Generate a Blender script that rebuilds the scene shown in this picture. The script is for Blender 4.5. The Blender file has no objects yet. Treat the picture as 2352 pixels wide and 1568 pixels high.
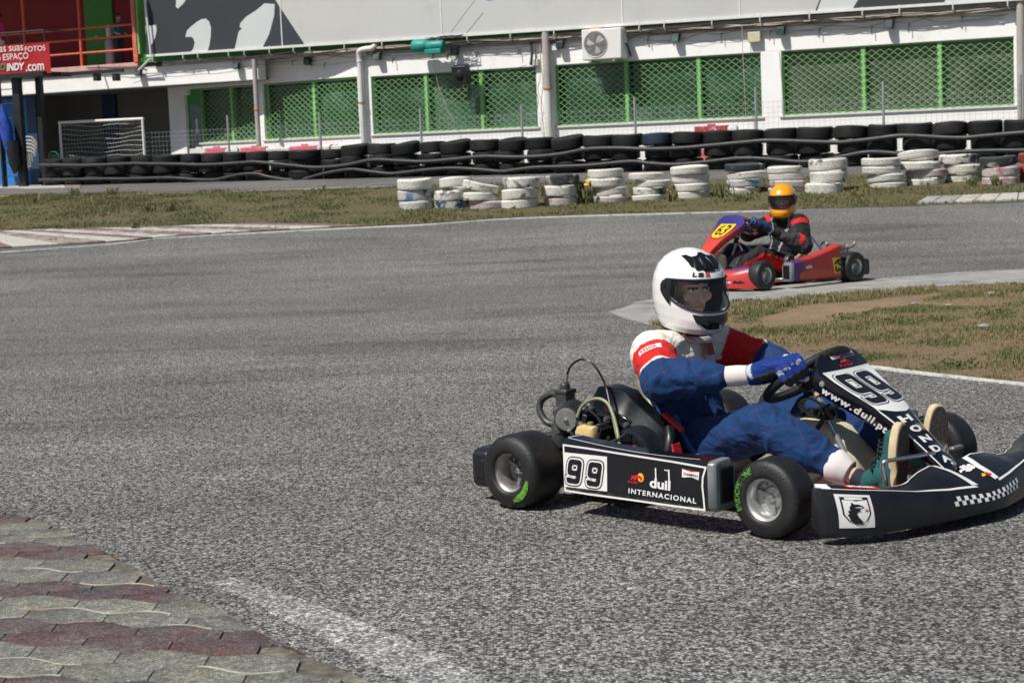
import bpy, bmesh, math, random
import numpy as np
from mathutils import Vector, Matrix, noise
from mathutils.geometry import tessellate_polygon
random.seed(7)
PI = math.pi
rad = math.radians
C = bpy.context.scene.collection

# ------------------------------------------------------------------ camera model (photo measured in a 2352 x 1568 frame)
FPX, CX, CY, EYE = 4100.0, 1176.0, 784.0, 1.28
PITCH = math.atan((784 - 345) / FPX)
ROLL = math.atan(.04)
_fw = Vector((0, math.cos(PITCH), -math.sin(PITCH)))
_u0 = Vector((0, math.sin(PITCH), math.cos(PITCH)))
_r0 = Vector((1, 0, 0))
_R = math.cos(ROLL) * _r0 - math.sin(ROLL) * _u0
_U = math.sin(ROLL) * _r0 + math.cos(ROLL) * _u0
EYEP = Vector((0, 0, EYE))

def ray(x, y):
    return _fw * FPX + _R * (x - CX) - _U * (y - CY)

KN = [(-60, 0), (17, 0), (20, .08), (23, .22), (26, .41), (27, .47), (28.5, .6), (30, .68), (40, .87), (60, .95), (500, 1.0)]
def terr(Y):
    for (a, ha), (b, hb) in zip(KN, KN[1:]):
        if Y <= b:
            return ha + (hb - ha) * (Y - a) / (b - a)
    return KN[-1][1]

def gr(x, y):
    d = ray(x, y)
    Y = 2.0
    while Y < 200:
        if EYE + d.z * Y / d.y <= terr(Y):
            break
        Y += .02
    k = Y / d.y
    return Vector((d.x * k, Y, terr(Y)))

class Frame:
    """a local frame standing in the place: pixel -> point on one of its axis planes"""
    def __init__(s, pos, deg):
        a = rad(deg)
        s.pos = Vector(pos); s.deg = deg
        s.M = Matrix(((math.cos(a), -math.sin(a), 0), (math.sin(a), math.cos(a), 0), (0, 0, 1)))
        s.I = s.M.transposed()
    def un(s, x, y, ax, val):
        d = s.I @ ray(x, y); o = s.I @ (EYEP - s.pos)
        return o + d * ((val - o[ax]) / d[ax])
    def unp(s, x, y, p0, n):
        d = s.I @ ray(x, y); o = s.I @ (EYEP - s.pos); p0 = Vector(p0); n = Vector(n)
        return o + d * ((p0 - o).dot(n) / d.dot(n))
    def w(s, p):
        return s.pos + s.M @ Vector(p)

# ------------------------------------------------------------------ materials
def new_mat(name):
    m = bpy.data.materials.new(name); m.use_nodes = True
    nt = m.node_tree
    return m, nt, nt.nodes, nt.links, nt.nodes['Principled BSDF']

def N(ns, t, **kw):
    n = ns.new(t)
    for k, v in kw.items():
        if k in n.inputs.keys():
            n.inputs[k].default_value = v
        else:
            setattr(n, k, v)
    return n

def ramp(ns, stops, interp='LINEAR'):
    r = ns.new('ShaderNodeValToRGB'); cr = r.color_ramp; cr.interpolation = interp
    while len(cr.elements) < len(stops):
        cr.elements.new(.5)
    for e, (p, c) in zip(cr.elements, stops):
        e.position = p; e.color = (c[0], c[1], c[2], 1) if not isinstance(c, (int, float)) else (c, c, c, 1)
    return r

def mixc(ns, ls, fac, a, b, mode='MIX'):
    m = ns.new('ShaderNodeMix'); m.data_type = 'RGBA'; m.blend_type = mode
    for i, v in ((0, fac), (6, a), (7, b)):
        sock = m.inputs[i]
        if hasattr(v, 'links'): ls.new(v, sock)
        elif isinstance(v, (int, float)): sock.default_value = float(v) if i == 0 else (v, v, v, 1)
        else: sock.default_value = (v[0], v[1], v[2], 1)
    return m.outputs[2]

def mat(name, col, rough=.6, metal=0, var=.12, scale=8, bump=0, bscale=60, dirt=None, dscale=3, dthr=.55, coat=0, spec=.5):
    """plain surface with uneven tone, roughness and (optional) dirt"""
    m, nt, ns, ls, b = new_mat(name)
    tc = ns.new('ShaderNodeTexCoord')
    n1 = N(ns, 'ShaderNodeTexNoise', Scale=scale, Detail=5.0, Roughness=.6); ls.new(tc.outputs['Object'], n1.inputs['Vector'])
    r1 = ramp(ns, [(.3, [c * (1 - var) for c in col]), (.7, [min(1, c * (1 + var)) for c in col])])
    ls.new(n1.outputs['Fac'], r1.inputs['Fac'])
    out = r1.outputs['Color']
    if dirt:
        n2 = N(ns, 'ShaderNodeTexNoise', Scale=dscale, Detail=8.0, Roughness=.7); ls.new(tc.outputs['Object'], n2.inputs['Vector'])
        r2 = ramp(ns, [(dthr, 0), (min(1, dthr + .18), 1)]); ls.new(n2.outputs['Fac'], r2.inputs['Fac'])
        out = mixc(ns, ls, r2.outputs['Color'], out, dirt)
    ls.new(out, b.inputs['Base Color'])
    r3 = ramp(ns, [(.3, max(0, rough - .08)), (.7, min(1, rough + .08))]); ls.new(n1.outputs['Fac'], r3.inputs['Fac'])
    ls.new(r3.outputs['Color'], b.inputs['Roughness'])
    b.inputs['Metallic'].default_value = metal
    b.inputs['Specular IOR Level'].default_value = spec
    if coat:
        b.inputs['Coat Weight'].default_value = coat; b.inputs['Coat Roughness'].default_value = .06
    if bump:
        n3 = N(ns, 'ShaderNodeTexNoise', Scale=bscale, Detail=4.0); ls.new(tc.outputs['Object'], n3.inputs['Vector'])
        bp = N(ns, 'ShaderNodeBump', Strength=bump, Distance=.01); ls.new(n3.outputs['Fac'], bp.inputs['Height'])
        ls.new(bp.outputs['Normal'], b.inputs['Normal'])
    return m

# ------------------------------------------------------------------ mesh collecting
def spline(pts, n=6, closed=False):
    P = [Vector(p) for p in pts]; out = []; m = len(P)
    rng = range(m if closed else m - 1)
    for i in rng:
        if closed: p0, p1, p2, p3 = P[i - 1], P[i], P[(i + 1) % m], P[(i + 2) % m]
        else: p0, p1, p2, p3 = P[max(i - 1, 0)], P[i], P[i + 1], P[min(i + 2, m - 1)]
        for k in range(n):
            t = k / n
            out.append(.5 * ((2 * p1) + (p2 - p0) * t + (2 * p0 - 5 * p1 + 4 * p2 - p3) * t * t + (3 * p1 - p0 - 3 * p2 + p3) * t ** 3))
    if not closed: out.append(P[-1])
    return out

class MB:
    def __init__(s): s.v = []; s.f = []; s.m = []
    def add(s, vs, fs, mi=0):
        o = len(s.v); s.v += [tuple(v) for v in vs]
        s.f += [tuple(i + o for i in f) for f in fs]; s.m += [mi] * len(fs)
        return s
    def box(s, c, d, mi=0, M=None):
        c = Vector(c); vs = []
        for i in range(8):
            p = Vector(((i & 1) - .5, ((i >> 1) & 1) - .5, ((i >> 2) & 1) - .5)); p = Vector((p.x * d[0], p.y * d[1], p.z * d[2]))
            if M: p = M @ p
            vs.append(c + p)
        return s.add(vs, [(0, 2, 3, 1), (4, 5, 7, 6), (0, 1, 5, 4), (2, 6, 7, 3), (0, 4, 6, 2), (1, 3, 7, 5)], mi)
    def loft(s, rings, mi=0, closed=True, caps=True, wrap=False):
        n = len(rings[0]); vs = [p for r in rings for p in r]; fs = []
        R = len(rings)
        for i in range(R if wrap else R - 1):
            for j in range(n if closed else n - 1):
                a = i * n + j; b = i * n + (j + 1) % n; c = ((i + 1) % R) * n + (j + 1) % n; d = ((i + 1) % R) * n + j
                fs.append((a, b, c, d))
        if caps and closed and not wrap:
            fs.append(tuple(range(n - 1, -1, -1))); fs.append(tuple((R - 1) * n + k for k in range(n)))
        return s.add(vs, fs, mi)
    def tube(s, pts, r, seg=10, mi=0, closed=False, flat=1.0):
        P = [Vector(p) for p in pts]; n = len(P); rings = []
        up = None
        for i, p in enumerate(P):
            if closed: d = P[(i + 1) % n] - P[i - 1]
            else: d = P[min(i + 1, n - 1)] - P[max(i - 1, 0)]
            d.normalize()
            if up is None:
                up = Vector((0, 0, 1)) if abs(d.z) < .9 else Vector((1, 0, 0))
            a = d.cross(up).normalized(); b = a.cross(d).normalized(); up = b
            rr = r[i] if isinstance(r, (list, tuple)) else r
            rings.append([p + (a * math.cos(2 * PI * k / seg) + b * math.sin(2 * PI * k / seg) * flat) * rr for k in range(seg)])
        return s.loft(rings, mi, wrap=closed)
    def capsule(s, p0, p1, r0, r1, seg=16, flat=1.0, upv=None):
        p0 = Vector(p0); p1 = Vector(p1); d = (p1 - p0); L = d.length; d = d / L if L > 1e-6 else Vector((0, 0, 1))
        up = Vector(upv) if upv else (Vector((0, 0, 1)) if abs(d.z) < .9 else Vector((1, 0, 0)))
        a = d.cross(up).normalized(); b = a.cross(d).normalized(); rings = []
        for k in range(1, 6):
            t = PI / 2 * k / 5
            rings.append((p0 - d * r0 * math.cos(t), r0 * math.sin(t)))
        for k in range(5, 0, -1):
            t = PI / 2 * k / 5
            rings.append((p1 + d * r1 * math.cos(t), r1 * math.sin(t)))
        return s.loft([[c + (a * math.cos(2 * PI * j / seg) + b * flat * math.sin(2 * PI * j / seg)) * q for j in range(seg)] for c, q in rings])
    def ell(s, c, r, M=None, seg=20):
        c = Vector(c); rings = []
        for i in range(1, seg // 2):
            t = PI * i / (seg // 2); rings.append([])
            for j in range(seg):
                p = Vector((r[0] * math.sin(t) * math.cos(2 * PI * j / seg), r[1] * math.sin(t) * math.sin(2 * PI * j / seg), -r[2] * math.cos(t)))
                rings[-1].append(c + (M @ p if M else p))
        return s.loft(rings)
    def lathe(s, prof, c, axis, seg=32, mi=0, caps=False, a0=0, a1=2 * PI):
        """prof: (radius, offset along axis)"""
        c = Vector(c); d = Vector(axis).normalized(); up = Vector((0, 0, 1)) if abs(d.z) < .9 else Vector((1, 0, 0))
        a = d.cross(up).normalized(); b = a.cross(d).normalized()
        full = abs(a1 - a0 - 2 * PI) < 1e-6; k = seg if full else seg + 1
        rings = [[c + d * h + (a * math.cos(a0 + (a1 - a0) * j / seg) + b * math.sin(a0 + (a1 - a0) * j / seg)) * r for j in range(k)] for r, h in prof]
        return s.loft(rings, mi, closed=full, caps=caps)
    def prism(s, poly, z0, z1, mi=0):
        """poly in xy"""
        n = len(poly)
        return s.loft([[(p[0], p[1], z0) for p in poly], [(p[0], p[1], z1) for p in poly]], mi)
    def quad(s, a, b, c, d, mi=0): return s.add([a, b, c, d], [(0, 1, 2, 3)], mi)
    def mesh(s, name, sharp=40):
        me = bpy.data.meshes.new(name); me.from_pydata(s.v, [], s.f)
        if any(s.m): me.polygons.foreach_set('material_index', s.m)
        me.validate()
        if sharp:
            bm = bmesh.new(); bm.from_mesh(me); bmesh.ops.recalc_face_normals(bm, faces=bm.faces); bm.to_mesh(me); bm.free()
            me.shade_smooth(); me.set_sharp_from_angle(angle=rad(sharp))
        return me
    def obj(s, name, mats, parent=None, sharp=40, bevel=0, bseg=2):
        me = s.mesh(name, sharp); return link(name, me, mats, parent, bevel, bseg)

def link(name, me, mats, parent=None, bevel=0, bseg=2):
    o = bpy.data.objects.new(name, me); C.objects.link(o)
    for m in (mats if isinstance(mats, (list, tuple)) else [mats]): me.materials.append(m)
    if parent: o.parent = parent
    if bevel:
        b = o.modifiers.new('bevel', 'BEVEL'); b.width = bevel; b.segments = bseg; b.limit_method = 'ANGLE'; b.angle_limit = rad(35)
        b.harden_normals = False
    return o

def tag(o, label=None, cat=None, group=None, kind=None):
    if label: o['label'] = label
    if cat: o['category'] = cat
    if group: o['group'] = group
    if kind: o['kind'] = kind
    return o

def thing(name, label, cat, loc=(0, 0, 0), rz=0, group=None):
    o = bpy.data.objects.new(name, None); C.objects.link(o); o.location = loc; o.rotation_euler = (0, 0, rz)
    o.empty_display_size = .1
    return tag(o, label, cat, group)

def ftk(name, label, cat, fr, group=None):
    return thing(name, label, cat, fr.pos, rad(fr.deg), group)

def dup(o, loc=None, rot=None, label=None, parent=None):
    c = o.copy(); C.objects.link(c)
    if loc is not None: c.location = loc
    if rot is not None: c.rotation_euler = rot
    if label: c['label'] = label
    if parent: c.parent = parent
    for ch in list(o.children): dup(ch, parent=c)
    return c

def slice_uv(bm, du, axes=(0, 1)):
    for ax in axes:
        lo = min(v.co[ax] for v in bm.verts); hi = max(v.co[ax] for v in bm.verts)
        k = math.floor(lo / du) + 1
        no = [0, 0, 0]; no[ax] = 1
        while k * du < hi:
            co = [0, 0, 0]; co[ax] = k * du
            bmesh.ops.bisect_plane(bm, geom=bm.verts[:] + bm.edges[:] + bm.faces[:], plane_co=co, plane_no=no, dist=1e-7)
            k += 1

def patch(name, poly, mapf, m, parent=None, du=None, knots=None, smooth=True):
    """a flat 2D outline (list of (u,v), or list of outlines joined) laid on a surface"""
    polys = poly if isinstance(poly[0][0], (list, tuple, Vector)) else [poly]
    bm = bmesh.new()
    for pl in polys:
        P3 = [Vector((p[0], p[1], 0)) for p in pl]; vs = [bm.verts.new(p) for p in P3]
        for t in tessellate_polygon([P3]):
            if len(set(t)) == 3 and abs((P3[t[1]] - P3[t[0]]).cross(P3[t[2]] - P3[t[0]]).z) > 1e-9:
                if (P3[t[1]] - P3[t[0]]).cross(P3[t[2]] - P3[t[0]]).z < 0: t = t[::-1]
                try: bm.faces.new([vs[i] for i in t])
                except ValueError: pass
    if du: slice_uv(bm, du)
    if knots:
        for k in knots:
            bmesh.ops.bisect_plane(bm, geom=bm.verts[:] + bm.edges[:] + bm.faces[:], plane_co=(0, k, 0), plane_no=(0, 1, 0), dist=1e-7)
    for v in bm.verts: v.co = mapf(v.co.x, v.co.y)
    me = bpy.data.meshes.new(name); bm.to_mesh(me); bm.free()
    if smooth: me.shade_smooth()
    return link(name, me, m, parent)

def ribbon(pts, w, closed=False):
    """2D polyline -> list of quads (u,v) of width w"""
    n = len(pts); L = []; R = []
    P = [Vector((p[0], p[1])) for p in pts]
    for i in range(n):
        if closed: a, b, c = P[i - 1], P[i], P[(i + 1) % n]
        else: a, b, c = P[max(i - 1, 0)], P[i], P[min(i + 1, n - 1)]
        d1 = (b - a); d2 = (c - b)
        if d1.length < 1e-9: d1 = d2
        if d2.length < 1e-9: d2 = d1
        d1.normalize(); d2.normalize(); t = (d1 + d2).normalized(); nn = Vector((-t.y, t.x))
        k = 1 / max(.5, nn.dot(Vector((-d1.y, d1.x))))
        L.append(b + nn * w / 2 * k); R.append(b - nn * w / 2 * k)
    q = []
    for i in range(n if closed else n - 1):
        j = (i + 1) % n; q.append([tuple(R[i]), tuple(R[j]), tuple(L[j]), tuple(L[i])])
    return q

_tc = {}
def text_mesh(s, bold=0, shear=0, space=1.0):
    key = (s, bold, shear, space)
    if key in _tc: return _tc[key]
    cu = bpy.data.curves.new('t', 'FONT'); cu.body = s; cu.offset = bold; cu.shear = shear; cu.space_character = space; cu.resolution_u = 4
    o = bpy.data.objects.new('t', cu); C.objects.link(o)
    dg = bpy.context.evaluated_depsgraph_get()
    me = bpy.data.meshes.new_from_object(o.evaluated_get(dg))
    vs = [v.co.copy() for v in me.vertices]; fs = [tuple(p.vertices) for p in me.polygons]
    bpy.data.objects.remove(o); bpy.data.curves.remove(cu); bpy.data.meshes.remove(me)
    _tc[key] = (vs, fs); return _tc[key]

def text_on(name, s, mapf, m, parent=None, bold=0, shear=0, space=1.0, du=None, ref=None):
    """text scaled so that its box is u,v in 0..1 of mapf; ref = box of another boldness"""
    vs, fs = text_mesh(s, bold, shear, space)
    rv = text_mesh(s, ref, shear, space)[0] if ref is not None else vs
    x0 = min(v.x for v in rv); x1 = max(v.x for v in rv); y0 = min(v.y for v in rv); y1 = max(v.y for v in rv)
    bm = bmesh.new(); V = [bm.verts.new(((v.x - x0) / (x1 - x0), (v.y - y0) / (y1 - y0), 0)) for v in vs]
    for f in fs:
        try: bm.faces.new([V[i] for i in f])
        except ValueError: pass
    bmesh.ops.remove_doubles(bm, verts=bm.verts[:], dist=1e-5)
    if du: slice_uv(bm, du)
    for v in bm.verts: v.co = mapf(v.co.x, v.co.y)
    me = bpy.data.meshes.new(name); bm.to_mesh(me); bm.free()
    return link(name, me, m, parent)

def quadmap(p0, p1, p2, off=0, face=None):
    """u along p0->p1, v along p0->p2, lifted along the normal (towards point face)"""
    p0, p1, p2 = Vector(p0), Vector(p1), Vector(p2); n = (p1 - p0).cross(p2 - p0).normalized()
    if face is not None and (Vector(face) - p0).dot(n) < 0: n = -n
    return lambda u, v: p0 + (p1 - p0) * u + (p2 - p0) * v + n * off

def quad4(p00, p10, p11, p01, off=0, face=None):
    P = [Vector(p) for p in (p00, p10, p11, p01)]; n = (P[1] - P[0]).cross(P[3] - P[0]).normalized()
    if face is not None and (Vector(face) - P[0]).dot(n) < 0: n = -n
    return lambda u, v: P[0] * (1 - u) * (1 - v) + P[1] * u * (1 - v) + P[2] * u * v + P[3] * (1 - u) * v + n * off

def fuse(mb, voxel, smooth=2, fac=.5):
    me = mb.mesh('f', sharp=0)
    o = bpy.data.objects.new('f', me); C.objects.link(o)
    r = o.modifiers.new('r', 'REMESH'); r.mode = 'VOXEL'; r.voxel_size = voxel; r.adaptivity = 0
    if smooth:
        q = o.modifiers.new('s', 'SMOOTH'); q.iterations = smooth; q.factor = fac
    dg = bpy.context.evaluated_depsgraph_get()
    out = bpy.data.meshes.new_from_object(o.evaluated_get(dg))
    bpy.data.objects.remove(o); bpy.data.meshes.remove(me)
    return out

def paint(me, fn, disp=None):
    """colour attribute Col from fn(co, normal); optional displacement along normal"""
    n = len(me.vertices)
    co = [v.co.copy() for v in me.vertices]; no = [v.normal.copy() for v in me.vertices]
    at = me.color_attributes.new('Col', 'FLOAT_COLOR', 'POINT')
    buf = []
    for p, q in zip(co, no):
        c = fn(p, q); buf += [c[0], c[1], c[2], 1]
    at.data.foreach_set('color', buf)
    if disp:
        buf = []
        for p, q in zip(co, no):
            r = p + q * disp(p); buf += [r.x, r.y, r.z]
        me.vertices.foreach_set('co', buf)
    me.shade_smooth()
# ------------------------------------------------------------------ world, sun, camera
sc = bpy.context.scene
W = bpy.data.worlds.new('World'); sc.world = W; W.use_nodes = True
SUN_H = Vector((-.80, -.60)).normalized(); SUN_E = rad(54)
sky = W.node_tree.nodes.new('ShaderNodeTexSky'); sky.sky_type = 'NISHITA'; sky.sun_disc = False
sky.sun_elevation = SUN_E; sky.sun_rotation = math.atan2(SUN_H.x, SUN_H.y); sky.dust_density = 1.5
bg = W.node_tree.nodes['Background']; W.node_tree.links.new(sky.outputs[0], bg.inputs[0]); bg.inputs[1].default_value = .058
sl = bpy.data.lights.new('sun', 'SUN'); sl.energy = 5.0; sl.angle = rad(.53); sl.color = (1, .955, .89)
so = bpy.data.objects.new('sun', sl); C.objects.link(so)
sd = Vector((SUN_H.x * math.cos(SUN_E), SUN_H.y * math.cos(SUN_E), math.sin(SUN_E)))
so.rotation_euler = sd.to_track_quat('Z', 'Y').to_euler(); so.location = (-20, -15, 30)
cam = bpy.data.cameras.new('camera'); co_ = bpy.data.objects.new('camera', cam); C.objects.link(co_)
cam.sensor_width = 36; cam.lens = FPX / 2352 * 36; cam.clip_end = 2000; cam.clip_start = .05
m3 = Matrix((_R, _U, -_fw)).transposed()
co_.matrix_world = Matrix.Translation(EYEP) @ m3.to_4x4()
sc.camera = co_
cam.dof.use_dof = True; cam.dof.focus_distance = 7.0; cam.dof.aperture_fstop = 9.0
sc.view_settings.view_transform = 'Standard'; sc.view_settings.look = 'None'; sc.view_settings.exposure = 0
sc.render.resolution_x = 1024; sc.render.resolution_y = 682

# ------------------------------------------------------------------ material library
def asphalt(name, lo, hi, tint=(1, 1, 1)):
    m, nt, ns, ls, b = new_mat(name)
    tc = ns.new('ShaderNodeTexCoord')
    vo = N(ns, 'ShaderNodeTexVoronoi', Scale=122.0, Randomness=1.0); ls.new(tc.outputs['Object'], vo.inputs['Vector'])
    sep = ns.new('ShaderNodeSeparateColor'); ls.new(vo.outputs['Color'], sep.inputs[0])
    r1 = ramp(ns, [(0.0, [c * lo for c in tint]), (.34, [c * lo * 1.5 for c in tint]), (.5, [c * (lo + hi) * .5 for c in tint]), (.85, [c * hi for c in tint]), (1, [c * hi * 1.35 for c in tint])])
    ls.new(sep.outputs[0], r1.inputs['Fac'])
    # gaps between stones are darker
    vd = ramp(ns, [(.25, 1.0), (.7, .5)]); ls.new(vo.outputs['Distance'], vd.inputs['Fac'])
    mulmap = N(ns, 'ShaderNodeMath', operation='MULTIPLY'); mulmap.inputs[1].default_value = 1.0; ls.new(vo.outputs['Distance'], mulmap.inputs[0])
    c1 = mixc(ns, ls, 1.0, r1.outputs['Color'], vd.outputs['Color'], 'MULTIPLY')
    # binder patches of a few cm
    n1 = N(ns, 'ShaderNodeTexNoise', Scale=38.0, Detail=3.0, Roughness=.6); ls.new(tc.outputs['Object'], n1.inputs['Vector'])
    r2 = ramp(ns, [(.36, .62), (.62, 1.18)]); ls.new(n1.outputs['Fac'], r2.inputs['Fac'])
    c2 = mixc(ns, ls, 1.0, c1, r2.outputs['Color'], 'MULTIPLY')
    # wear and rubber, metre scale, drawn out along the racing line
    mp = ns.new('ShaderNodeMapping'); ls.new(tc.outputs['Object'], mp.inputs['Vector']); mp.inputs['Rotation'].default_value = (0, 0, rad(-38)); mp.inputs['Scale'].default_value = (.35, 1.6, 1)
    n2 = N(ns, 'ShaderNodeTexNoise', Scale=.9, Detail=6.0, Roughness=.55, Distortion=.6); ls.new(mp.outputs['Vector'], n2.inputs['Vector'])
    r3 = ramp(ns, [(.32, .70), (.47, .98), (.68, 1.15)]); ls.new(n2.outputs['Fac'], r3.inputs['Fac'])
    c3 = mixc(ns, ls, 1.0, c2, r3.outputs['Color'], 'MULTIPLY')
    n5 = N(ns, 'ShaderNodeTexNoise', Scale=.35, Detail=7.0, Roughness=.6); ls.new(tc.outputs['Object'], n5.inputs['Vector'])
    r5 = ramp(ns, [(.35, .84), (.6, 1.1)]); ls.new(n5.outputs['Fac'], r5.inputs['Fac']); c3 = mixc(ns, ls, 1.0, c3, r5.outputs['Color'], 'MULTIPLY')
    ls.new(c3, b.inputs['Base Color']); b.inputs['Roughness'].default_value = .85; b.inputs['Specular IOR Level'].default_value = .25
    inv = ramp(ns, [(0, 1.0), (.9, 0.0)]); ls.new(vo.outputs['Distance'], inv.inputs['Fac'])
    bp = N(ns, 'ShaderNodeBump', Strength=.55, Distance=.004); ls.new(inv.outputs['Color'], bp.inputs['Height'])
    ls.new(bp.outputs['Normal'], b.inputs['Normal'])
    return m

def ground_mat(name, stops, scale, fine=60, speck=None, bare=None):
    """earth / dry grass: large patches broken by fine grain"""
    m, nt, ns, ls, b = new_mat(name)
    tc = ns.new('ShaderNodeTexCoord')
    n1 = N(ns, 'ShaderNodeTexNoise', Scale=scale, Detail=9.0, Roughness=.68, Distortion=.4); ls.new(tc.outputs['Object'], n1.inputs['Vector'])
    r1 = ramp(ns, stops); ls.new(n1.outputs['Fac'], r1.inputs['Fac'])
    n2 = N(ns, 'ShaderNodeTexNoise', Scale=fine, Detail=5.0, Roughness=.75); ls.new(tc.outputs['Object'], n2.inputs['Vector'])
    r2 = ramp(ns, [(.3, .55), (.55, 1.0), (.75, 1.35)]); ls.new(n2.outputs['Fac'], r2.inputs['Fac'])
    c = mixc(ns, ls, 1.0, r1.outputs['Color'], r2.outputs['Color'], 'MULTIPLY')
    if bare:
        (bx, by), (rx, ry), ang, bc = bare
        mp = ns.new('ShaderNodeMapping'); mp.vector_type = 'TEXTURE'; mp.inputs['Location'].default_value = (bx, by, 0); mp.inputs['Rotation'].default_value = (0, 0, ang); mp.inputs['Scale'].default_value = (rx, ry, 50)
        ls.new(tc.outputs['Object'], mp.inputs['Vector'])
        ln = ns.new('ShaderNodeVectorMath'); ln.operation = 'LENGTH'; ls.new(mp.outputs['Vector'], ln.inputs[0])
        n4 = N(ns, 'ShaderNodeTexNoise', Scale=4.0, Detail=8.0, Roughness=.75); ls.new(tc.outputs['Object'], n4.inputs['Vector'])
        ad = N(ns, 'ShaderNodeMath', operation='MULTIPLY_ADD'); ad.inputs[1].default_value = 3.0; ls.new(n4.outputs['Fac'], ad.inputs[0]); ls.new(ln.outputs['Value'], ad.inputs[2])
        rb = ramp(ns, [(0, 1.0), (.40, 1.0), (.68, 0.0), (1, 0.0)]); sc_ = N(ns, 'ShaderNodeMath', operation='MULTIPLY'); sc_.inputs[1].default_value = .28; ls.new(ad.outputs[0], sc_.inputs[0]); ls.new(sc_.outputs[0], rb.inputs['Fac'])
        bcol = mixc(ns, ls, 1.0, bc, r2.outputs['Color'], 'MULTIPLY')
        c = mixc(ns, ls, rb.outputs['Color'], c, bcol)
    if speck:
        v = N(ns, 'ShaderNodeTexVoronoi', Scale=28.0); ls.new(tc.outputs['Object'], v.inputs['Vector'])
        rs = ramp(ns, [(.06, 1.0), (.12, 0.0)]); ls.new(v.outputs['Distance'], rs.inputs['Fac'])
        sp = ns.new('ShaderNodeSeparateColor'); ls.new(v.outputs['Color'], sp.inputs[0])
        g = ramp(ns, [(.80, 0.0), (.83, 1.0)]); ls.new(sp.outputs[1], g.inputs['Fac'])
        k = mixc(ns, ls, 1.0, rs.outputs['Color'], g.outputs['Color'], 'MULTIPLY')
        c = mixc(ns, ls, k, c, speck)
    ls.new(c, b.inputs['Base Color']); b.inputs['Roughness'].default_value = .95; b.inputs['Specular IOR Level'].default_value = .1
    bp = N(ns, 'ShaderNodeBump', Strength=.8, Distance=.02); ls.new(n2.outputs['Fac'], bp.inputs['Height']); ls.new(bp.outputs['Normal'], b.inputs['Normal'])
    return m

def blade_mat(name, cols):
    m, nt, ns, ls, b = new_mat(name)
    g = ns.new('ShaderNodeNewGeometry')
    r = ramp(ns, [(i / (len(cols) - 1), c) for i, c in enumerate(cols)]); ls.new(g.outputs['Random Per Island'], r.inputs['Fac'])
    ls.new(r.outputs['Color'], b.inputs['Base Color']); b.inputs['Roughness'].default_value = .7; b.inputs['Specular IOR Level'].default_value = .2
    return m

def worn_paint(name, base, under, scale=2.2, thr=.5, soft=.12, rough=.7, seed_obj=True, third=None, bump=.3, k=1.0):
    """chipped paint over rubber / concrete; every object gets its own pattern"""
    m, nt, ns, ls, b = new_mat(name)
    tc = ns.new('ShaderNodeTexCoord'); oi = ns.new('ShaderNodeObjectInfo')
    mu = N(ns, 'ShaderNodeMath', operation='MULTIPLY'); mu.inputs[1].default_value = 60.0; ls.new(oi.outputs['Random'], mu.inputs[0])
    n1 = N(ns, 'ShaderNodeTexNoise', noise_dimensions='4D', Scale=scale, Detail=9.0, Roughness=.72, Distortion=.5)
    ls.new(tc.outputs['Object'], n1.inputs['Vector']); ls.new(mu.outputs[0], n1.inputs['W'])
    # some objects are more worn than others
    sh = N(ns, 'ShaderNodeMath', operation='MULTIPLY_ADD'); sh.inputs[1].default_value = .13 * k; sh.inputs[2].default_value = -.065 * k; ls.new(oi.outputs['Random'], sh.inputs[0])
    ad = N(ns, 'ShaderNodeMath', operation='ADD'); ls.new(n1.outputs['Fac'], ad.inputs[0]); ls.new(sh.outputs[0], ad.inputs[1])
    r1 = ramp(ns, [(thr, 0.0), (thr + soft, 1.0)]); ls.new(ad.outputs[0], r1.inputs['Fac'])
    n2 = N(ns, 'ShaderNodeTexNoise', Scale=30.0, Detail=6.0, Roughness=.7); ls.new(tc.outputs['Object'], n2.inputs['Vector'])
    r2 = ramp(ns, [(.3, .66), (.6, 1.05)]); ls.new(n2.outputs['Fac'], r2.inputs['Fac'])
    cb = mixc(ns, ls, 1.0, base, r2.outputs['Color'], 'MULTIPLY')
    if third:
        n3 = N(ns, 'ShaderNodeTexNoise', noise_dimensions='4D', Scale=scale * .7, Detail=4.0); ls.new(tc.outputs['Object'], n3.inputs['Vector'])
        m2 = N(ns, 'ShaderNodeMath', operation='MULTIPLY'); m2.inputs[1].default_value = 37.0; ls.new(oi.outputs['Random'], m2.inputs[0]); ls.new(m2.outputs[0], n3.inputs['W'])
        r3 = ramp(ns, [(.63, 0.0), (.7, 1.0)]); ls.new(n3.outputs['Fac'], r3.inputs['Fac'])
        cb = mixc(ns, ls, r3.outputs['Color'], cb, third)
    c = mixc(ns, ls, r1.outputs['Color'], cb, under)
    ls.new(c, b.inputs['Base Color']); b.inputs['Roughness'].default_value = rough; b.inputs['Specular IOR Level'].default_value = .3
    bp = N(ns, 'ShaderNodeBump', Strength=bump, Distance=.01); ls.new(n2.outputs['Fac'], bp.inputs['Height']); ls.new(bp.outputs['Normal'], b.inputs['Normal'])
    return m

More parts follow.
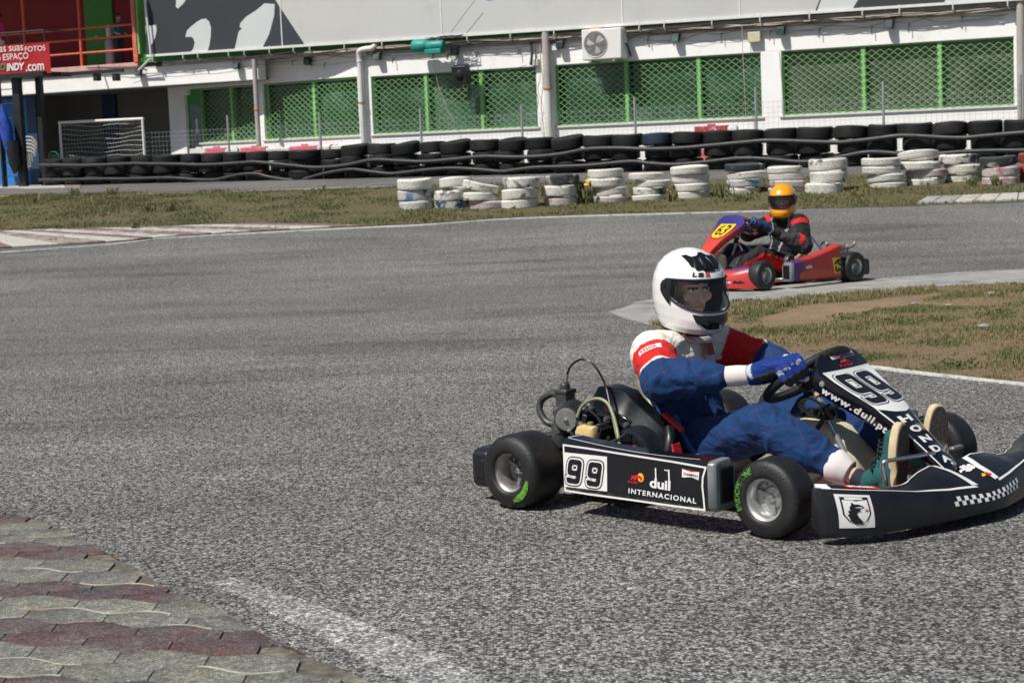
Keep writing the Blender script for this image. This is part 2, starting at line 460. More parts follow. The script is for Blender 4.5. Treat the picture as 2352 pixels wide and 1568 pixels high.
def attr_mat(name, rough=.75, stitch=None, cloth=True, spec=.2, coat=0):
    """colour comes from the mesh's own Col attribute (painted per region)"""
    m, nt, ns, ls, b = new_mat(name)
    a = ns.new('ShaderNodeAttribute'); a.attribute_name = 'Col'; tc = ns.new('ShaderNodeTexCoord')
    n1 = N(ns, 'ShaderNodeTexNoise', Scale=26.0, Detail=5.0); ls.new(tc.outputs['Object'], n1.inputs['Vector'])
    r1 = ramp(ns, [(.3, .92), (.7, 1.06)]); ls.new(n1.outputs['Fac'], r1.inputs['Fac'])
    c = mixc(ns, ls, 1.0, a.outputs['Color'], r1.outputs['Color'], 'MULTIPLY')
    if stitch:
        sx = ns.new('ShaderNodeSeparateXYZ'); ls.new(tc.outputs['Object'], sx.inputs[0])
        fac = None
        for comb in ((1.0, .25, .8), (.8, -.3, -1.0)):
            s = None
            for ax, kf in zip('XYZ', comb):
                q = N(ns, 'ShaderNodeMath', operation='MULTIPLY'); q.inputs[1].default_value = kf; ls.new(sx.outputs[ax], q.inputs[0])
                if s is None: s = q
                else:
                    t = N(ns, 'ShaderNodeMath', operation='ADD'); ls.new(s.outputs[0], t.inputs[0]); ls.new(q.outputs[0], t.inputs[1]); s = t
            nz = N(ns, 'ShaderNodeMath', operation='MULTIPLY'); nz.inputs[1].default_value = .02; ls.new(n1.outputs['Fac'], nz.inputs[0])
            t = N(ns, 'ShaderNodeMath', operation='ADD'); ls.new(s.outputs[0], t.inputs[0]); ls.new(nz.outputs[0], t.inputs[1])
            md = N(ns, 'ShaderNodeMath', operation='PINGPONG'); md.inputs[1].default_value = .055; ls.new(t.outputs[0], md.inputs[0])
            lt = N(ns, 'ShaderNodeMath', operation='LESS_THAN'); lt.inputs[1].default_value = .0008; ls.new(md.outputs[0], lt.inputs[0])
            if fac is None: fac = lt
            else:
                mx = N(ns, 'ShaderNodeMath', operation='MAXIMUM'); ls.new(fac.outputs[0], mx.inputs[0]); ls.new(lt.outputs[0], mx.inputs[1]); fac = mx
        sp = ns.new('ShaderNodeSeparateColor'); ls.new(a.outputs['Color'], sp.inputs[0])
        lt = N(ns, 'ShaderNodeMath', operation='LESS_THAN'); lt.inputs[1].default_value = .1; ls.new(sp.outputs[0], lt.inputs[0])
        mm = N(ns, 'ShaderNodeMath', operation='MULTIPLY'); ls.new(fac.outputs[0], mm.inputs[0]); ls.new(lt.outputs[0], mm.inputs[1])
        m3_ = N(ns, 'ShaderNodeMath', operation='MULTIPLY'); m3_.inputs[1].default_value = .2; ls.new(mm.outputs[0], m3_.inputs[0])
        c = mixc(ns, ls, m3_.outputs[0], c, stitch)
    ls.new(c, b.inputs['Base Color']); b.inputs['Roughness'].default_value = rough; b.inputs['Specular IOR Level'].default_value = spec
    if coat: b.inputs['Coat Weight'].default_value = coat
    if cloth:
        b.inputs['Sheen Weight'].default_value = .04
        mp = ns.new('ShaderNodeMapping'); mp.inputs['Scale'].default_value = (1.0, 1.0, 1.7); ls.new(tc.outputs['Object'], mp.inputs['Vector'])
        n2 = N(ns, 'ShaderNodeTexNoise', Scale=9.0, Detail=2.5, Roughness=.5, Distortion=1.0); ls.new(mp.outputs['Vector'], n2.inputs['Vector'])
        bp = N(ns, 'ShaderNodeBump', Strength=.6, Distance=.03); ls.new(n2.outputs['Fac'], bp.inputs['Height']); ls.new(bp.outputs['Normal'], b.inputs['Normal'])
    return m

def grad_mat(name, stops, axis='X', lo=0., hi=1., noisy=.15, rough=.35, dirt=.3):
    m, nt, ns, ls, b = new_mat(name)
    tc = ns.new('ShaderNodeTexCoord'); sx = ns.new('ShaderNodeSeparateXYZ'); ls.new(tc.outputs['Object'], sx.inputs[0])
    n1 = N(ns, 'ShaderNodeTexNoise', Scale=9.0, Detail=6.0, Roughness=.7); ls.new(tc.outputs['Object'], n1.inputs['Vector'])
    mr = ns.new('ShaderNodeMapRange'); mr.inputs[1].default_value = lo; mr.inputs[2].default_value = hi; ls.new(sx.outputs[axis], mr.inputs[0])
    ma = N(ns, 'ShaderNodeMath', operation='MULTIPLY_ADD'); ma.inputs[1].default_value = noisy; ls.new(n1.outputs['Fac'], ma.inputs[0]); ls.new(mr.outputs[0], ma.inputs[2])
    r = ramp(ns, stops); ls.new(ma.outputs[0], r.inputs['Fac'])
    r2 = ramp(ns, [(.45, 0.0), (.75, dirt)]); ls.new(n1.outputs['Fac'], r2.inputs['Fac'])
    c = mixc(ns, ls, r2.outputs['Color'], r.outputs['Color'], (.05, .045, .04))
    ls.new(c, b.inputs['Base Color']); b.inputs['Roughness'].default_value = rough
    return m

M = {}
M['asphalt'] = asphalt('asphalt', .056, .40, (1.0, .985, .94))
M['asphalt_far'] = asphalt('asphalt_far', .10, .30, (1.0, .97, .94))
M['grass_ground'] = ground_mat('grass_ground', [(.28, (.085, .10, .04)), (.42, (.115, .12, .052)), (.52, (.16, .13, .08)), (.62, (.10, .11, .045)), (.75, (.20, .165, .11))], 1.3, 45, (.45, .43, .36))
M['infield_ground'] = ground_mat('infield_ground', [(.28, (.17, .145, .075)), (.42, (.235, .18, .11)), (.55, (.255, .18, .12)), (.66, (.18, .155, .08)), (.8, (.32, .245, .165))], 1.6, 55, (.5, .46, .38), bare=(gr(1950, 712).xy[:], (1.9, .75), rad(38), (.345, .25, .155)))
M['sand'] = ground_mat('sand', [(.3, (.36, .25, .13)), (.55, (.44, .31, .17)), (.75, (.34, .25, .14))], 2.5, 70, (.6, .54, .42))
M['concrete'] = mat('concrete', (.30, .30, .285), .9, var=.22, scale=4, bump=.5, bscale=90, dirt=(.13, .13, .125), dscale=2.2, dthr=.50)
M['soil'] = mat('soil', (.11, .10, .08), .95, var=.5, scale=30, bump=.6, dirt=(.30, .27, .18), dscale=5, dthr=.50)
M['joint_paint'] = worn_paint('joint_paint', (.52, .50, .44), (.36, .28, .12), scale=7, thr=.52, soft=.1, k=0)
M['line_paint'] = worn_paint('line_paint', (.62, .62, .60), (.20, .20, .20), scale=9, thr=.52, soft=.1, k=0)
M['faded_line'] = asphalt('faded_line', .15, .58, (1, 1, .97))
M['kerb_white'] = worn_paint('kerb_white', (.50, .49, .455), (.24, .21, .17), scale=5, thr=.53, soft=.12)
M['kerb_red'] = worn_paint('kerb_red', (.20, .14, .13), (.33, .30, .27), scale=6, thr=.48, soft=.12)
def stone_mat(name, base, alt, dark):
    m, nt, ns, ls, b = new_mat(name)
    tc = ns.new('ShaderNodeTexCoord'); ge = ns.new('ShaderNodeNewGeometry')
    n1 = N(ns, 'ShaderNodeTexNoise', Scale=9.0, Detail=7.0, Roughness=.7, Distortion=.5); ls.new(tc.outputs['Object'], n1.inputs['Vector'])
    r1 = ramp(ns, [(.36, dark), (.48, base), (.56, base), (.68, alt)]); ls.new(n1.outputs['Fac'], r1.inputs['Fac'])
    n0 = N(ns, 'ShaderNodeTexNoise', Scale=3.2, Detail=6.0, Roughness=.65); ls.new(tc.outputs['Object'], n0.inputs['Vector'])
    r0 = ramp(ns, [(.46, 0.0), (.60, .75)]); ls.new(n0.outputs['Fac'], r0.inputs['Fac']); big = mixc(ns, ls, r0.outputs['Color'], r1.outputs['Color'], (.15, .145, .14)); 
    isl = ramp(ns, [(0, .93), (1, 1.06)]); ls.new(ge.outputs['Random Per Island'], isl.inputs['Fac'])
    c = mixc(ns, ls, 1.0, big, isl.outputs['Color'], 'MULTIPLY')
    n2 = N(ns, 'ShaderNodeTexNoise', Scale=150.0, Detail=3.0, Roughness=.7); ls.new(tc.outputs['Object'], n2.inputs['Vector'])
    n3 = N(ns, 'ShaderNodeTexNoise', Scale=34.0, Detail=6.0, Roughness=.8); ls.new(tc.outputs['Object'], n3.inputs['Vector'])
    r4 = ramp(ns, [(.34, .55), (.5, 1.0), (.66, 1.3)]); ls.new(n3.outputs['Fac'], r4.inputs['Fac']); c = mixc(ns, ls, 1.0, c, r4.outputs['Color'], 'MULTIPLY')
    r2 = ramp(ns, [(.32, .5), (.5, .95), (.60, 1.3), (.68, 2.8)]); ls.new(n2.outputs['Fac'], r2.inputs['Fac'])
    c = mixc(ns, ls, 1.0, c, r2.outputs['Color'], 'MULTIPLY')
    ls.new(c, b.inputs['Base Color']); b.inputs['Roughness'].default_value = .9; b.inputs['Specular IOR Level'].default_value = .2
    bp = N(ns, 'ShaderNodeBump', Strength=.9, Distance=.006); ls.new(n2.outputs['Fac'], bp.inputs['Height']); ls.new(bp.outputs['Normal'], b.inputs['Normal'])
    return m
M['paver_red'] = stone_mat('paver_red', (.125, .083, .085), (.15, .055, .06), (.095, .09, .095))
M['paver_grey'] = stone_mat('paver_grey', (.215, .215, .185), (.23, .215, .14), (.165, .17, .16))
M['white_wall'] = mat('white_wall', (.89, .89, .875), .85, var=.04, scale=2, bump=.15, bscale=40, dirt=(.62, .60, .56), dscale=1.1, dthr=.58)
M['grey_wall'] = mat('grey_wall', (.20, .19, .175), .9, var=.1, scale=1.5, bump=.2)
M['dark_blue'] = mat('dark_blue', (.02, .05, .11), .6)
M['bright_blue'] = mat('bright_blue', (.02, .17, .50), .6)
M['red_wall'] = mat('red_wall', (.22, .022, .024), .8, var=.08, scale=1)
M['door_green'] = mat('door_green', (.05, .27, .05), .6, dirt=(.45, .5, .55), dscale=1.2, dthr=.66)
M['green'] = mat('green', (.25, .52, .19), .55, var=.15, scale=5)
M['rail_red'] = mat('rail_red', (.72, .13, .06), .5)
M['pink_slab'] = mat('pink_slab', (.62, .38, .36), .8, dirt=(.4, .25, .22), dscale=3)
M['sign_grey'] = mat('sign_grey', (.52, .53, .52), .6, var=.05, scale=.6, dirt=(.46, .47, .46), dscale=.8)
M['sign_pale'] = mat('sign_pale', (.58, .61, .61), .6, var=.03, scale=.8)
M['fascia_green'] = mat('fascia_green', (.05, .24, .05), .6)
M['sign_dark'] = mat('sign_dark', (.030, .038, .043), .6, var=.1, scale=.6)
M['sign_blue'] = mat('sign_blue', (.02, .30, .75), .6)
M['white_metal'] = mat('white_metal', (.75, .75, .74), .45, var=.06, dirt=(.5, .46, .42), dscale=5, dthr=.62)
M['grey_metal'] = mat('grey_metal', (.36, .38, .40), .5, .5, var=.1)
M['tray'] = mat('tray', (.36, .345, .325), .8, var=.25, scale=6, dirt=(.2, .18, .16), dscale=3)
M['cable_pale'] = mat('cable_pale', (.46, .40, .33), .7)
M['cable_dark'] = mat('cable_dark', (.05, .045, .045), .7)
M['black_metal'] = mat('black_metal', (.016, .018, .02), .5)
M['pipe_grey'] = mat('pipe_grey', (.40, .38, .36), .7, var=.1, scale=3, dirt=(.30, .22, .16), dscale=2, dthr=.58)
M['pipe_white'] = mat('pipe_white', (.66, .65, .63), .6, var=.08, scale=3, dirt=(.48, .25, .08), dscale=2.4, dthr=.6)
M['rust'] = mat('rust', (.55, .24, .06), .85, var=.3, scale=20)
M['ac_white'] = mat('ac_white', (.74, .74, .72), .45, var=.03)
M['ac_dark'] = mat('ac_dark', (.22, .22, .22), .5)
M['beige_box'] = mat('beige_box', (.58, .53, .38), .6)
M['teal'] = mat('teal', (.01, .27, .22), .5)
M['glass_dark'] = mat('glass_dark', (.028, .065, .055), .15, var=.6, scale=.7, dirt=(.14, .20, .18), dscale=.7, dthr=.5)  # pale blotches are greyish reflections painted into the pane colour
M['glass_grey'] = mat('glass_grey', (.12, .13, .11), .25, var=.4, scale=.8, dirt=(.04, .06, .05), dscale=.9, dthr=.5)  # grey reflection tone and dark patches painted into the pane colour
M['pane_grey'] = mat('pane_grey', (.16, .20, .21), .3)
M['fence_wire'] = mat('fence_wire', (.42, .45, .46), .5, .6)
M['net'] = mat('net', (.62, .62, .60), .8)
M['plastic_white'] = mat('plastic_white', (.55, .55, .53), .55)
M['plastic_green'] = mat('plastic_green', (.02, .07, .05), .5)
M['pink_plastic'] = mat('pink_plastic', (.62, .13, .17), .55, var=.12, scale=4, dirt=(.66, .35, .36), dscale=4, dthr=.56)
M['barrier_white'] = mat('barrier_white', (.72, .70, .68), .6, var=.06, scale=3)
M['banner_red'] = mat('banner_red', (.38, .012, .018), .5, var=.1, scale=2)
M['letter_white'] = mat('letter_white', (.78, .78, .76), .5, var=.03)
M['letter_green'] = mat('letter_green', (.03, .22, .14), .5)
M['tyre_black'] = worn_paint('tyre_black', (.013, .014, .015), (.030, .029, .028), scale=3.5, thr=.5, soft=.2, rough=.62, bump=.5)
M['tyre_blue'] = worn_paint('tyre_blue', (.02, .035, .06), (.035, .038, .045), scale=3.5, thr=.5, soft=.2, rough=.6, bump=.5)
M['rail_rubber'] = mat('rail_rubber', (.026, .028, .030), .5, var=.2, scale=6, bump=.2)
M['tyre_white'] = worn_paint('tyre_white', (.74, .73, .68), (.07, .078, .085), scale=3.2, thr=.59, soft=.05, rough=.75, third=(.50, .49, .47), bump=.5)
M['tyre_dark'] = worn_paint('tyre_dark', (.055, .062, .068), (.55, .54, .52), scale=3.0, thr=.55, soft=.09, rough=.7, bump=.5, k=.3)
M['tyre_bluewhite'] = worn_paint('tyre_bluewhite', (.62, .62, .60), (.03, .07, .12), scale=3.2, thr=.50, soft=.05, rough=.7, third=(.05, .2, .42), bump=.5, k=.3)
M['tyre_redwhite'] = worn_paint('tyre_redwhite', (.62, .58, .56), (.40, .12, .12), scale=2.2, thr=.52, soft=.1, rough=.7, third=(.2, .18, .19), bump=.5, k=.3)
M['tyre_red'] = worn_paint('tyre_red', (.45, .09, .06), (.2, .06, .06), scale=3.0, thr=.52, soft=.1, rough=.7)
M['blade_green'] = blade_mat('blade_green', [(.09, .12, .045), (.15, .165, .07), (.20, .19, .10), (.12, .14, .06)])
M['blade_dry'] = blade_mat('blade_dry', [(.16, .16, .07), (.30, .24, .13), (.22, .19, .09), (.13, .145, .06), (.38, .31, .19)])
M['blade_verge'] = blade_mat('blade_verge', [(.11, .125, .05), (.19, .16, .08), (.14, .14, .06), (.09, .11, .045), (.24, .20, .12)])
M['flower'] = mat('flower', (.8, .45, .02), .6)
# karts
M['slick'] = mat('slick', (.012, .012, .013), .5, var=.25, scale=14, bump=.25, bscale=160, dirt=(.028, .027, .026), dscale=9, dthr=.52)
M['alu'] = mat('alu', (.50, .50, .50), .38, .75, var=.18, scale=14, dirt=(.12, .11, .10), dscale=10, dthr=.6)
M['alu_dirty'] = mat('alu_dirty', (.34, .33, .32), .5, .6, var=.3, scale=14, dirt=(.05, .05, .05), dscale=8, dthr=.5)
M['chrome'] = mat('chrome', (.78, .80, .82), .24, 1.0, var=.05)
M['satin'] = mat('satin', (.26, .27, .28), .4, .7)
M['plastic_black'] = mat('plastic_black', (.012, .013, .016), .33, var=.2, scale=10, spec=.5, bump=.04, bscale=200, dirt=(.026, .025, .024), dscale=11, dthr=.60)
M['gloss_black'] = mat('gloss_black', (.007, .008, .011), .16, var=.2, scale=10, coat=.4, dirt=(.016, .016, .016), dscale=13, dthr=.62)
M['cap_grey'] = mat('cap_grey', (.19, .205, .22), .38, .2, var=.25, scale=12)
M['decal_white'] = mat('decal_white', (.80, .80, .79), .35, var=.03, scale=10, dirt=(.55, .54, .52), dscale=9, dthr=.66)
M['decal_black'] = mat('decal_black', (.012, .012, .016), .3, var=.1)
M['decal_red'] = mat('decal_red', (.62, .02, .03), .35, var=.05)
M['decal_yellow'] = mat('decal_yellow', (.82, .52, .02), .35, var=.05)
M['decal_blue'] = mat('decal_blue', (.04, .05, .30), .35, var=.05)
M['tank'] = mat('tank', (.66, .61, .42), .45, var=.1, scale=5, dirt=(.42, .36, .20), dscale=6, dthr=.56)
M['bottle'] = mat('bottle', (.62, .47, .21), .4, var=.1, scale=8)
M['seat_grp'] = mat('seat_grp', (.20, .19, .15), .4, var=.2, scale=9, dirt=(.10, .09, .07), dscale=7, dthr=.5)
M['seat_beige'] = mat('seat_beige', (.50, .42, .24), .45, var=.12, scale=6)
M['frame_red'] = mat('frame_red', (.62, .025, .02), .35, var=.1)
M['frame_orange'] = mat('frame_orange', (.82, .17, .02), .35, var=.1)
M['engine_black'] = mat('engine_black', (.010, .012, .015), .36, var=.3, scale=16, dirt=(.035, .033, .03), dscale=12, dthr=.56)
M['engine_cover'] = mat('engine_cover', (.007, .010, .014), .24, var=.5, scale=11, spec=.10)
M['column'] = mat('column', (.50, .54, .58), .30, .6, var=.05)
M['engine_grey'] = mat('engine_grey', (.085, .09, .09), .45, .5, var=.3, scale=20, dirt=(.02, .02, .02), dscale=14, dthr=.5)
M['hose_clear'] = mat('hose_clear', (.22, .23, .14), .35, var=.2, scale=10)
M['exhaust'] = mat('exhaust', (.30, .26, .20), .5, .5, var=.25, scale=12)
M['grip'] = mat('grip', (.012, .012, .013), .6, bump=.4, bscale=180)
M['grip_red'] = mat('grip_red', (.22, .03, .03), .6, bump=.3, bscale=150)
M['tyre_print'] = worn_paint('tyre_print', (.12, .34, .04), (.03, .05, .02), scale=30, thr=.50, soft=.08, k=0)
M['kart_fade'] = grad_mat('kart_fade', [(.0, (.02, .02, .22)), (.20, (.025, .025, .22)), (.34, (.16, .03, .10)), (.46, (.46, .035, .035)), (1, (.50, .04, .028))], 'X', .85, .1, .2)
M['kart_fade_low'] = grad_mat('kart_fade_low', [(0, (.50, .10, .04)), (1, (.55, .06, .03))], 'X', .85, .1, .2, dirt=.6)
M['kart_panel'] = grad_mat('kart_panel', [(0, (.56, .06, .03)), (.5, (.60, .06, .035)), (.74, (.50, .05, .05)), (.86, (.16, .03, .12)), (.95, (.03, .03, .22)), (1, (.03, .03, .22))], 'Z', .20, .60, .10)
M['kart_nose'] = grad_mat('kart_nose', [(0, (.50, .04, .03)), (.72, (.50, .04, .035)), (.9, (.18, .03, .08)), (1, (.03, .03, .20))], 'Z', .05, .22, .2)
# people
M['suit'] = attr_mat('suit', .8, stitch=(.42, .02, .06))
M['suit_dark'] = attr_mat('suit_dark', .75)
M['glove'] = attr_mat('glove', .7)
M['skin'] = attr_mat('skin', .5, cloth=False, spec=.4)
M['helmet_white'] = mat('helmet_white', (.80, .80, .80), .16, var=.02, coat=.6)
M['helmet_yellow'] = mat('helmet_yellow', (.88, .34, .005), .18, var=.03, coat=.6)
M['lining'] = mat('lining', (.012, .012, .014), .9)
M['cuff'] = mat('cuff', (.66, .62, .62), .9, var=.08, scale=30, bump=.12, bscale=200)
M['teal_suede'] = mat('teal_suede', (.008, .092, .09), .9, var=.2, scale=18, bump=.3, dirt=(.02, .07, .07), dscale=14, dthr=.52)
M['sole_side'] = mat('sole_side', (.58, .46, .29), .8, var=.15, scale=20)
M['sole'] = mat('sole', (.085, .078, .066), .9, var=.5, scale=90, bump=1.0, bscale=160)
M['laces'] = mat('laces', (.01, .01, .01), .8)
M['sock'] = mat('sock', (.015, .02, .035), .9)
M['hair'] = mat('hair', (.035, .022, .014), .6, bump=.5)
M['belt_blue'] = mat('belt_blue', (.03, .09, .36), .8)
M['shirt_teal'] = mat('shirt_teal', (.06, .22, .26), .85)
def visor_mat(name, tint, op):
    m, nt, ns, ls, b = new_mat(name)
    tr = ns.new('ShaderNodeBsdfTransparent'); tr.inputs[0].default_value = (*tint, 1)
    gl = ns.new('ShaderNodeBsdfGlossy'); gl.inputs['Roughness'].default_value = .03; gl.inputs[0].default_value = (.9, .95, 1, 1)
    df = ns.new('ShaderNodeBsdfDiffuse'); df.inputs[0].default_value = (.03, .045, .06, 1)
    lw = ns.new('ShaderNodeLayerWeight'); lw.inputs[0].default_value = .25
    r = ramp(ns, [(0, .035), (.9, .35)]); ls.new(lw.outputs['Fresnel'], r.inputs['Fac'])
    a = ns.new('ShaderNodeMixShader'); a.inputs[0].default_value = op; ls.new(tr.outputs[0], a.inputs[1]); ls.new(df.outputs[0], a.inputs[2])
    c = ns.new('ShaderNodeMixShader'); ls.new(r.outputs['Color'], c.inputs[0]); ls.new(a.outputs[0], c.inputs[1]); ls.new(gl.outputs[0], c.inputs[2])
    ls.new(c.outputs[0], ns['Material Output'].inputs[0])
    return m
M['visor'] = visor_mat('visor', (.92, .95, .97), .03)
M['visor_far'] = visor_mat('visor_far', (.60, .60, .62), .08)
# ------------------------------------------------------------------ ground
KNY = [k[0] for k in KN]
def jit(pts, step=.5, amp=.03, seed=0):
    """world outline with an uneven edge"""
    out = []; n = len(pts)
    for i in range(n):
        a, b = Vector(pts[i]), Vector(pts[(i + 1) % n]); L = (b - a).length; k = max(1, int(L / step))
        if L > 40: k = 1
        for j in range(k):
            p = a.lerp(b, j / k); d = (b - a).normalized(); nn = Vector((-d.y, d.x))
            q = noise.noise(Vector((p.x * 1.7, p.y * 1.7, seed))) * amp * 2 + (random.random() - .5) * amp * .6
            out.append(p + nn * (q if L <= 40 else 0))
    return out

def sheet(name, pts, off, m, kind='structure', step=.5, amp=.03, seed=0):
    p2 = jit([(p[0], p[1]) for p in pts], step, amp, seed) if amp else [Vector((p[0], p[1])) for p in pts]
    o = patch(name, [tuple(p) for p in p2], lambda x, y: Vector((x, y, terr(y) + off)), m, knots=KNY[1:-1], smooth=False)
    bm = bmesh.new(); bm.from_mesh(o.data)          # a small skirt so that the raised sheet has a real edge
    r = bmesh.ops.extrude_edge_only(bm, edges=[e for e in bm.edges if e.is_boundary])
    for v in [g_ for g_ in r['geom'] if isinstance(g_, bmesh.types.BMVert)]: v.co.z -= off + .002
    bm.to_mesh(o.data); bm.free()
    tag(o, kind=kind); return o

def G(*px): return [gr(x, y).xy for x, y in px]

mb = MB(); rows = []
for y, hh in KN: rows.append([(x, y, hh) for x in (-300, -20, -8, 0, 8, 20, 300)])
for i in range(len(rows) - 1):
    for j in range(6): mb.quad(rows[i][j], rows[i][j + 1], rows[i + 1][j + 1], rows[i + 1][j])
g = mb.obj('track_surface', M['asphalt'], sharp=0); tag(g, kind='structure')

# back service road in front of the tyre barrier
up_g = [(0, 447), (340, 443), (640, 437), (910, 431), (1200, 424), (1500, 417), (1800, 408), (2100, 398), (2352, 388)]
lo_g = [(2352, 463), (2100, 474), (1900, 480), (1600, 488), (1190, 500), (1000, 512), (838, 520), (618, 530), (396, 541), (266, 553), (0, 571)]
U_ = G(*up_g); L_ = G(*lo_g)
ext_l = [Vector((-14, 25.2)), Vector((-14, 35.2))]
ext_r = [Vector((14, 30.2)), Vector((14, 26.2))]
road = [Vector((-20, 36))] + U_ + [Vector((20, 31)), Vector((20, 44)), Vector((-20, 48))]
sheet('service_road', road, .004, M['asphalt_far'], amp=0)
grass_poly = [Vector((-14, 25.0)), Vector((-14, 35.3))] + U_ + ext_r + L_
sheet('grass_ground', grass_poly, .008, M['grass_ground'], step=.35, amp=.07)

# infield on the right: concrete strip, earth and dry grass
conc = G((1403, 716), (1461, 694), (1560, 678), (1668, 665), (1800, 655), (2000, 642), (2207, 626), (2352, 619)) + [Vector((7.5, 17.2)), Vector((7.5, 15.6))] + \
       G((2352, 655), (2200, 660), (2091, 666), (2024, 678), (1834, 692), (1677, 714), (1560, 745), (1500, 752), (1440, 733))
sheet('concrete_strip', conc, .003, M['concrete'], step=.25, amp=.025, seed=3)
inf = G((2352, 652), (2200, 657), (2091, 663), (2024, 675), (1834, 689), (1677, 711), (1560, 740), (1490, 748), (1560, 765), (1700, 786), (1836, 808), (2012, 845), (2180, 866), (2352, 884)) + [Vector((7.5, 7.4)), Vector((7.5, 15.5))]
sheet('infield_ground', inf, .006, M['infield_ground'], step=.2, amp=.025, seed=5)
sand = G((1740, 735), (1850, 706), (2010, 690), (2150, 676), (2230, 672), (2050, 700), (1990, 722), (1880, 748), (1760, 758))

def line_px(name, pts, w, m, off=.010, ww=None):
    P = [gr(x, y).xy for x, y in pts]; P = [Vector((p.x, p.y, 0)) for p in P]; P = [p.xy for p in spline(P, 6)]
    n = len(P); L = []; R = []
    for i in range(n):
        d = (P[min(i + 1, n - 1)] - P[max(i - 1, 0)]).normalized(); nn = Vector((-d.y, d.x)); k = w if ww is None else w + (ww - w) * i / (n - 1)
        L.append(P[i] + nn * k / 2); R.append(P[i] - nn * k / 2)
    return sheet(name, L + R[::-1], off, m, step=.06 if ww else .15, amp=.02 if ww else .008)
line_px('white_line', [(1996, 844), (2100, 857), (2200, 868), (2352, 885), (2420, 893)], .05, M['line_paint'])
line_px('white_line', [(-60, 585), (60, 577), (270, 561), (400, 547), (620, 535), (838, 524), (976, 518), (1190, 503), (1500, 493), (1800, 485)], .07, M['line_paint'], off=.0125)
line_px('white_line', [(0, 451), (150, 449), (340, 446), (520, 441), (900, 428)], .07, M['line_paint'])
line_px('white_line', [(700, 437), (1000, 414), (1300, 405)], .06, M['line_paint'])
line_px('faded_line', [(505, 1335), (640, 1385), (800, 1455), (920, 1515), (1060, 1590)], .10, M['faded_line'], off=.004, ww=.16)

# striped kerb far left: long raised slabs, alternately white and red
st = [(-60, 560), (0, 555), (120, 549), (266, 544), (400, 537), (560, 529), (700, 521), (822, 517)]
def kerb_far():
    top = G((-80, 545), (0, 540), (91, 536), (315, 531), (560, 522), (822, 515)); bot = G((-80, 577), (0, 571), (266, 556), (398, 545), (618, 531), (838, 520))
    T = spline([Vector((p.x, p.y, 0)) for p in top], 12); B = spline([Vector((p.x, p.y, 0)) for p in bot], 12)
    n = 13
    def at(L, t):
        t = t * (len(L) - 1); i = min(int(t), len(L) - 2); return L[i].lerp(L[i + 1], t - i)
    for k in range(n):
        a, b = k / n, (k + .93) / n
        sh = -.17   # bands run at a slant
        q = [at(B, a), at(B, b), at(T, max(0, b + sh)), at(T, max(0, a + sh))]
        if k < 2: q[2] = at(T, .06 * (k + 1)); q[3] = at(T, .06 * k)
        m2 = MB(); lo = [(p.x, p.y, terr(p.y)) for p in q]; hi = [(p.x, p.y, terr(p.y) + .03 + (.03 if i > 1 else 0)) for i, p in enumerate(q)]
        m2.loft([lo, hi]); o = m2.obj('kerb', M['kerb_white' if k % 2 else 'kerb_red'], bevel=.01); tag(o, kind='structure')
kerb_far()
def kerb_right():
    a = G((2108, 470), (2180, 469), (2260, 466), (2352, 462), (2440, 457)); b = G((2130, 462), (2200, 460), (2280, 456), (2352, 453), (2440, 448))
    A = spline([Vector((p.x, p.y, 0)) for p in a], 8); B = spline([Vector((p.x, p.y, 0)) for p in b], 8); n = 7
    def at(L, t):
        t = t * (len(L) - 1); i = min(int(t), len(L) - 2); return L[i].lerp(L[i + 1], t - i)
    for k in range(n):
        s0, s1 = k / n, (k + .96) / n; q = [at(A, s0), at(A, s1), at(B, s1), at(B, s0)]
        m2 = MB(); m2.loft([[(p.x, p.y, terr(p.y)) for p in q], [(p.x, p.y, terr(p.y) + (.04 if i < 2 else .07)) for i, p in enumerate(q)]])
        tag(m2.obj('kerb', M['concrete'] if k < 2 else M['kerb_white'], bevel=.01), kind='structure')
kerb_right()

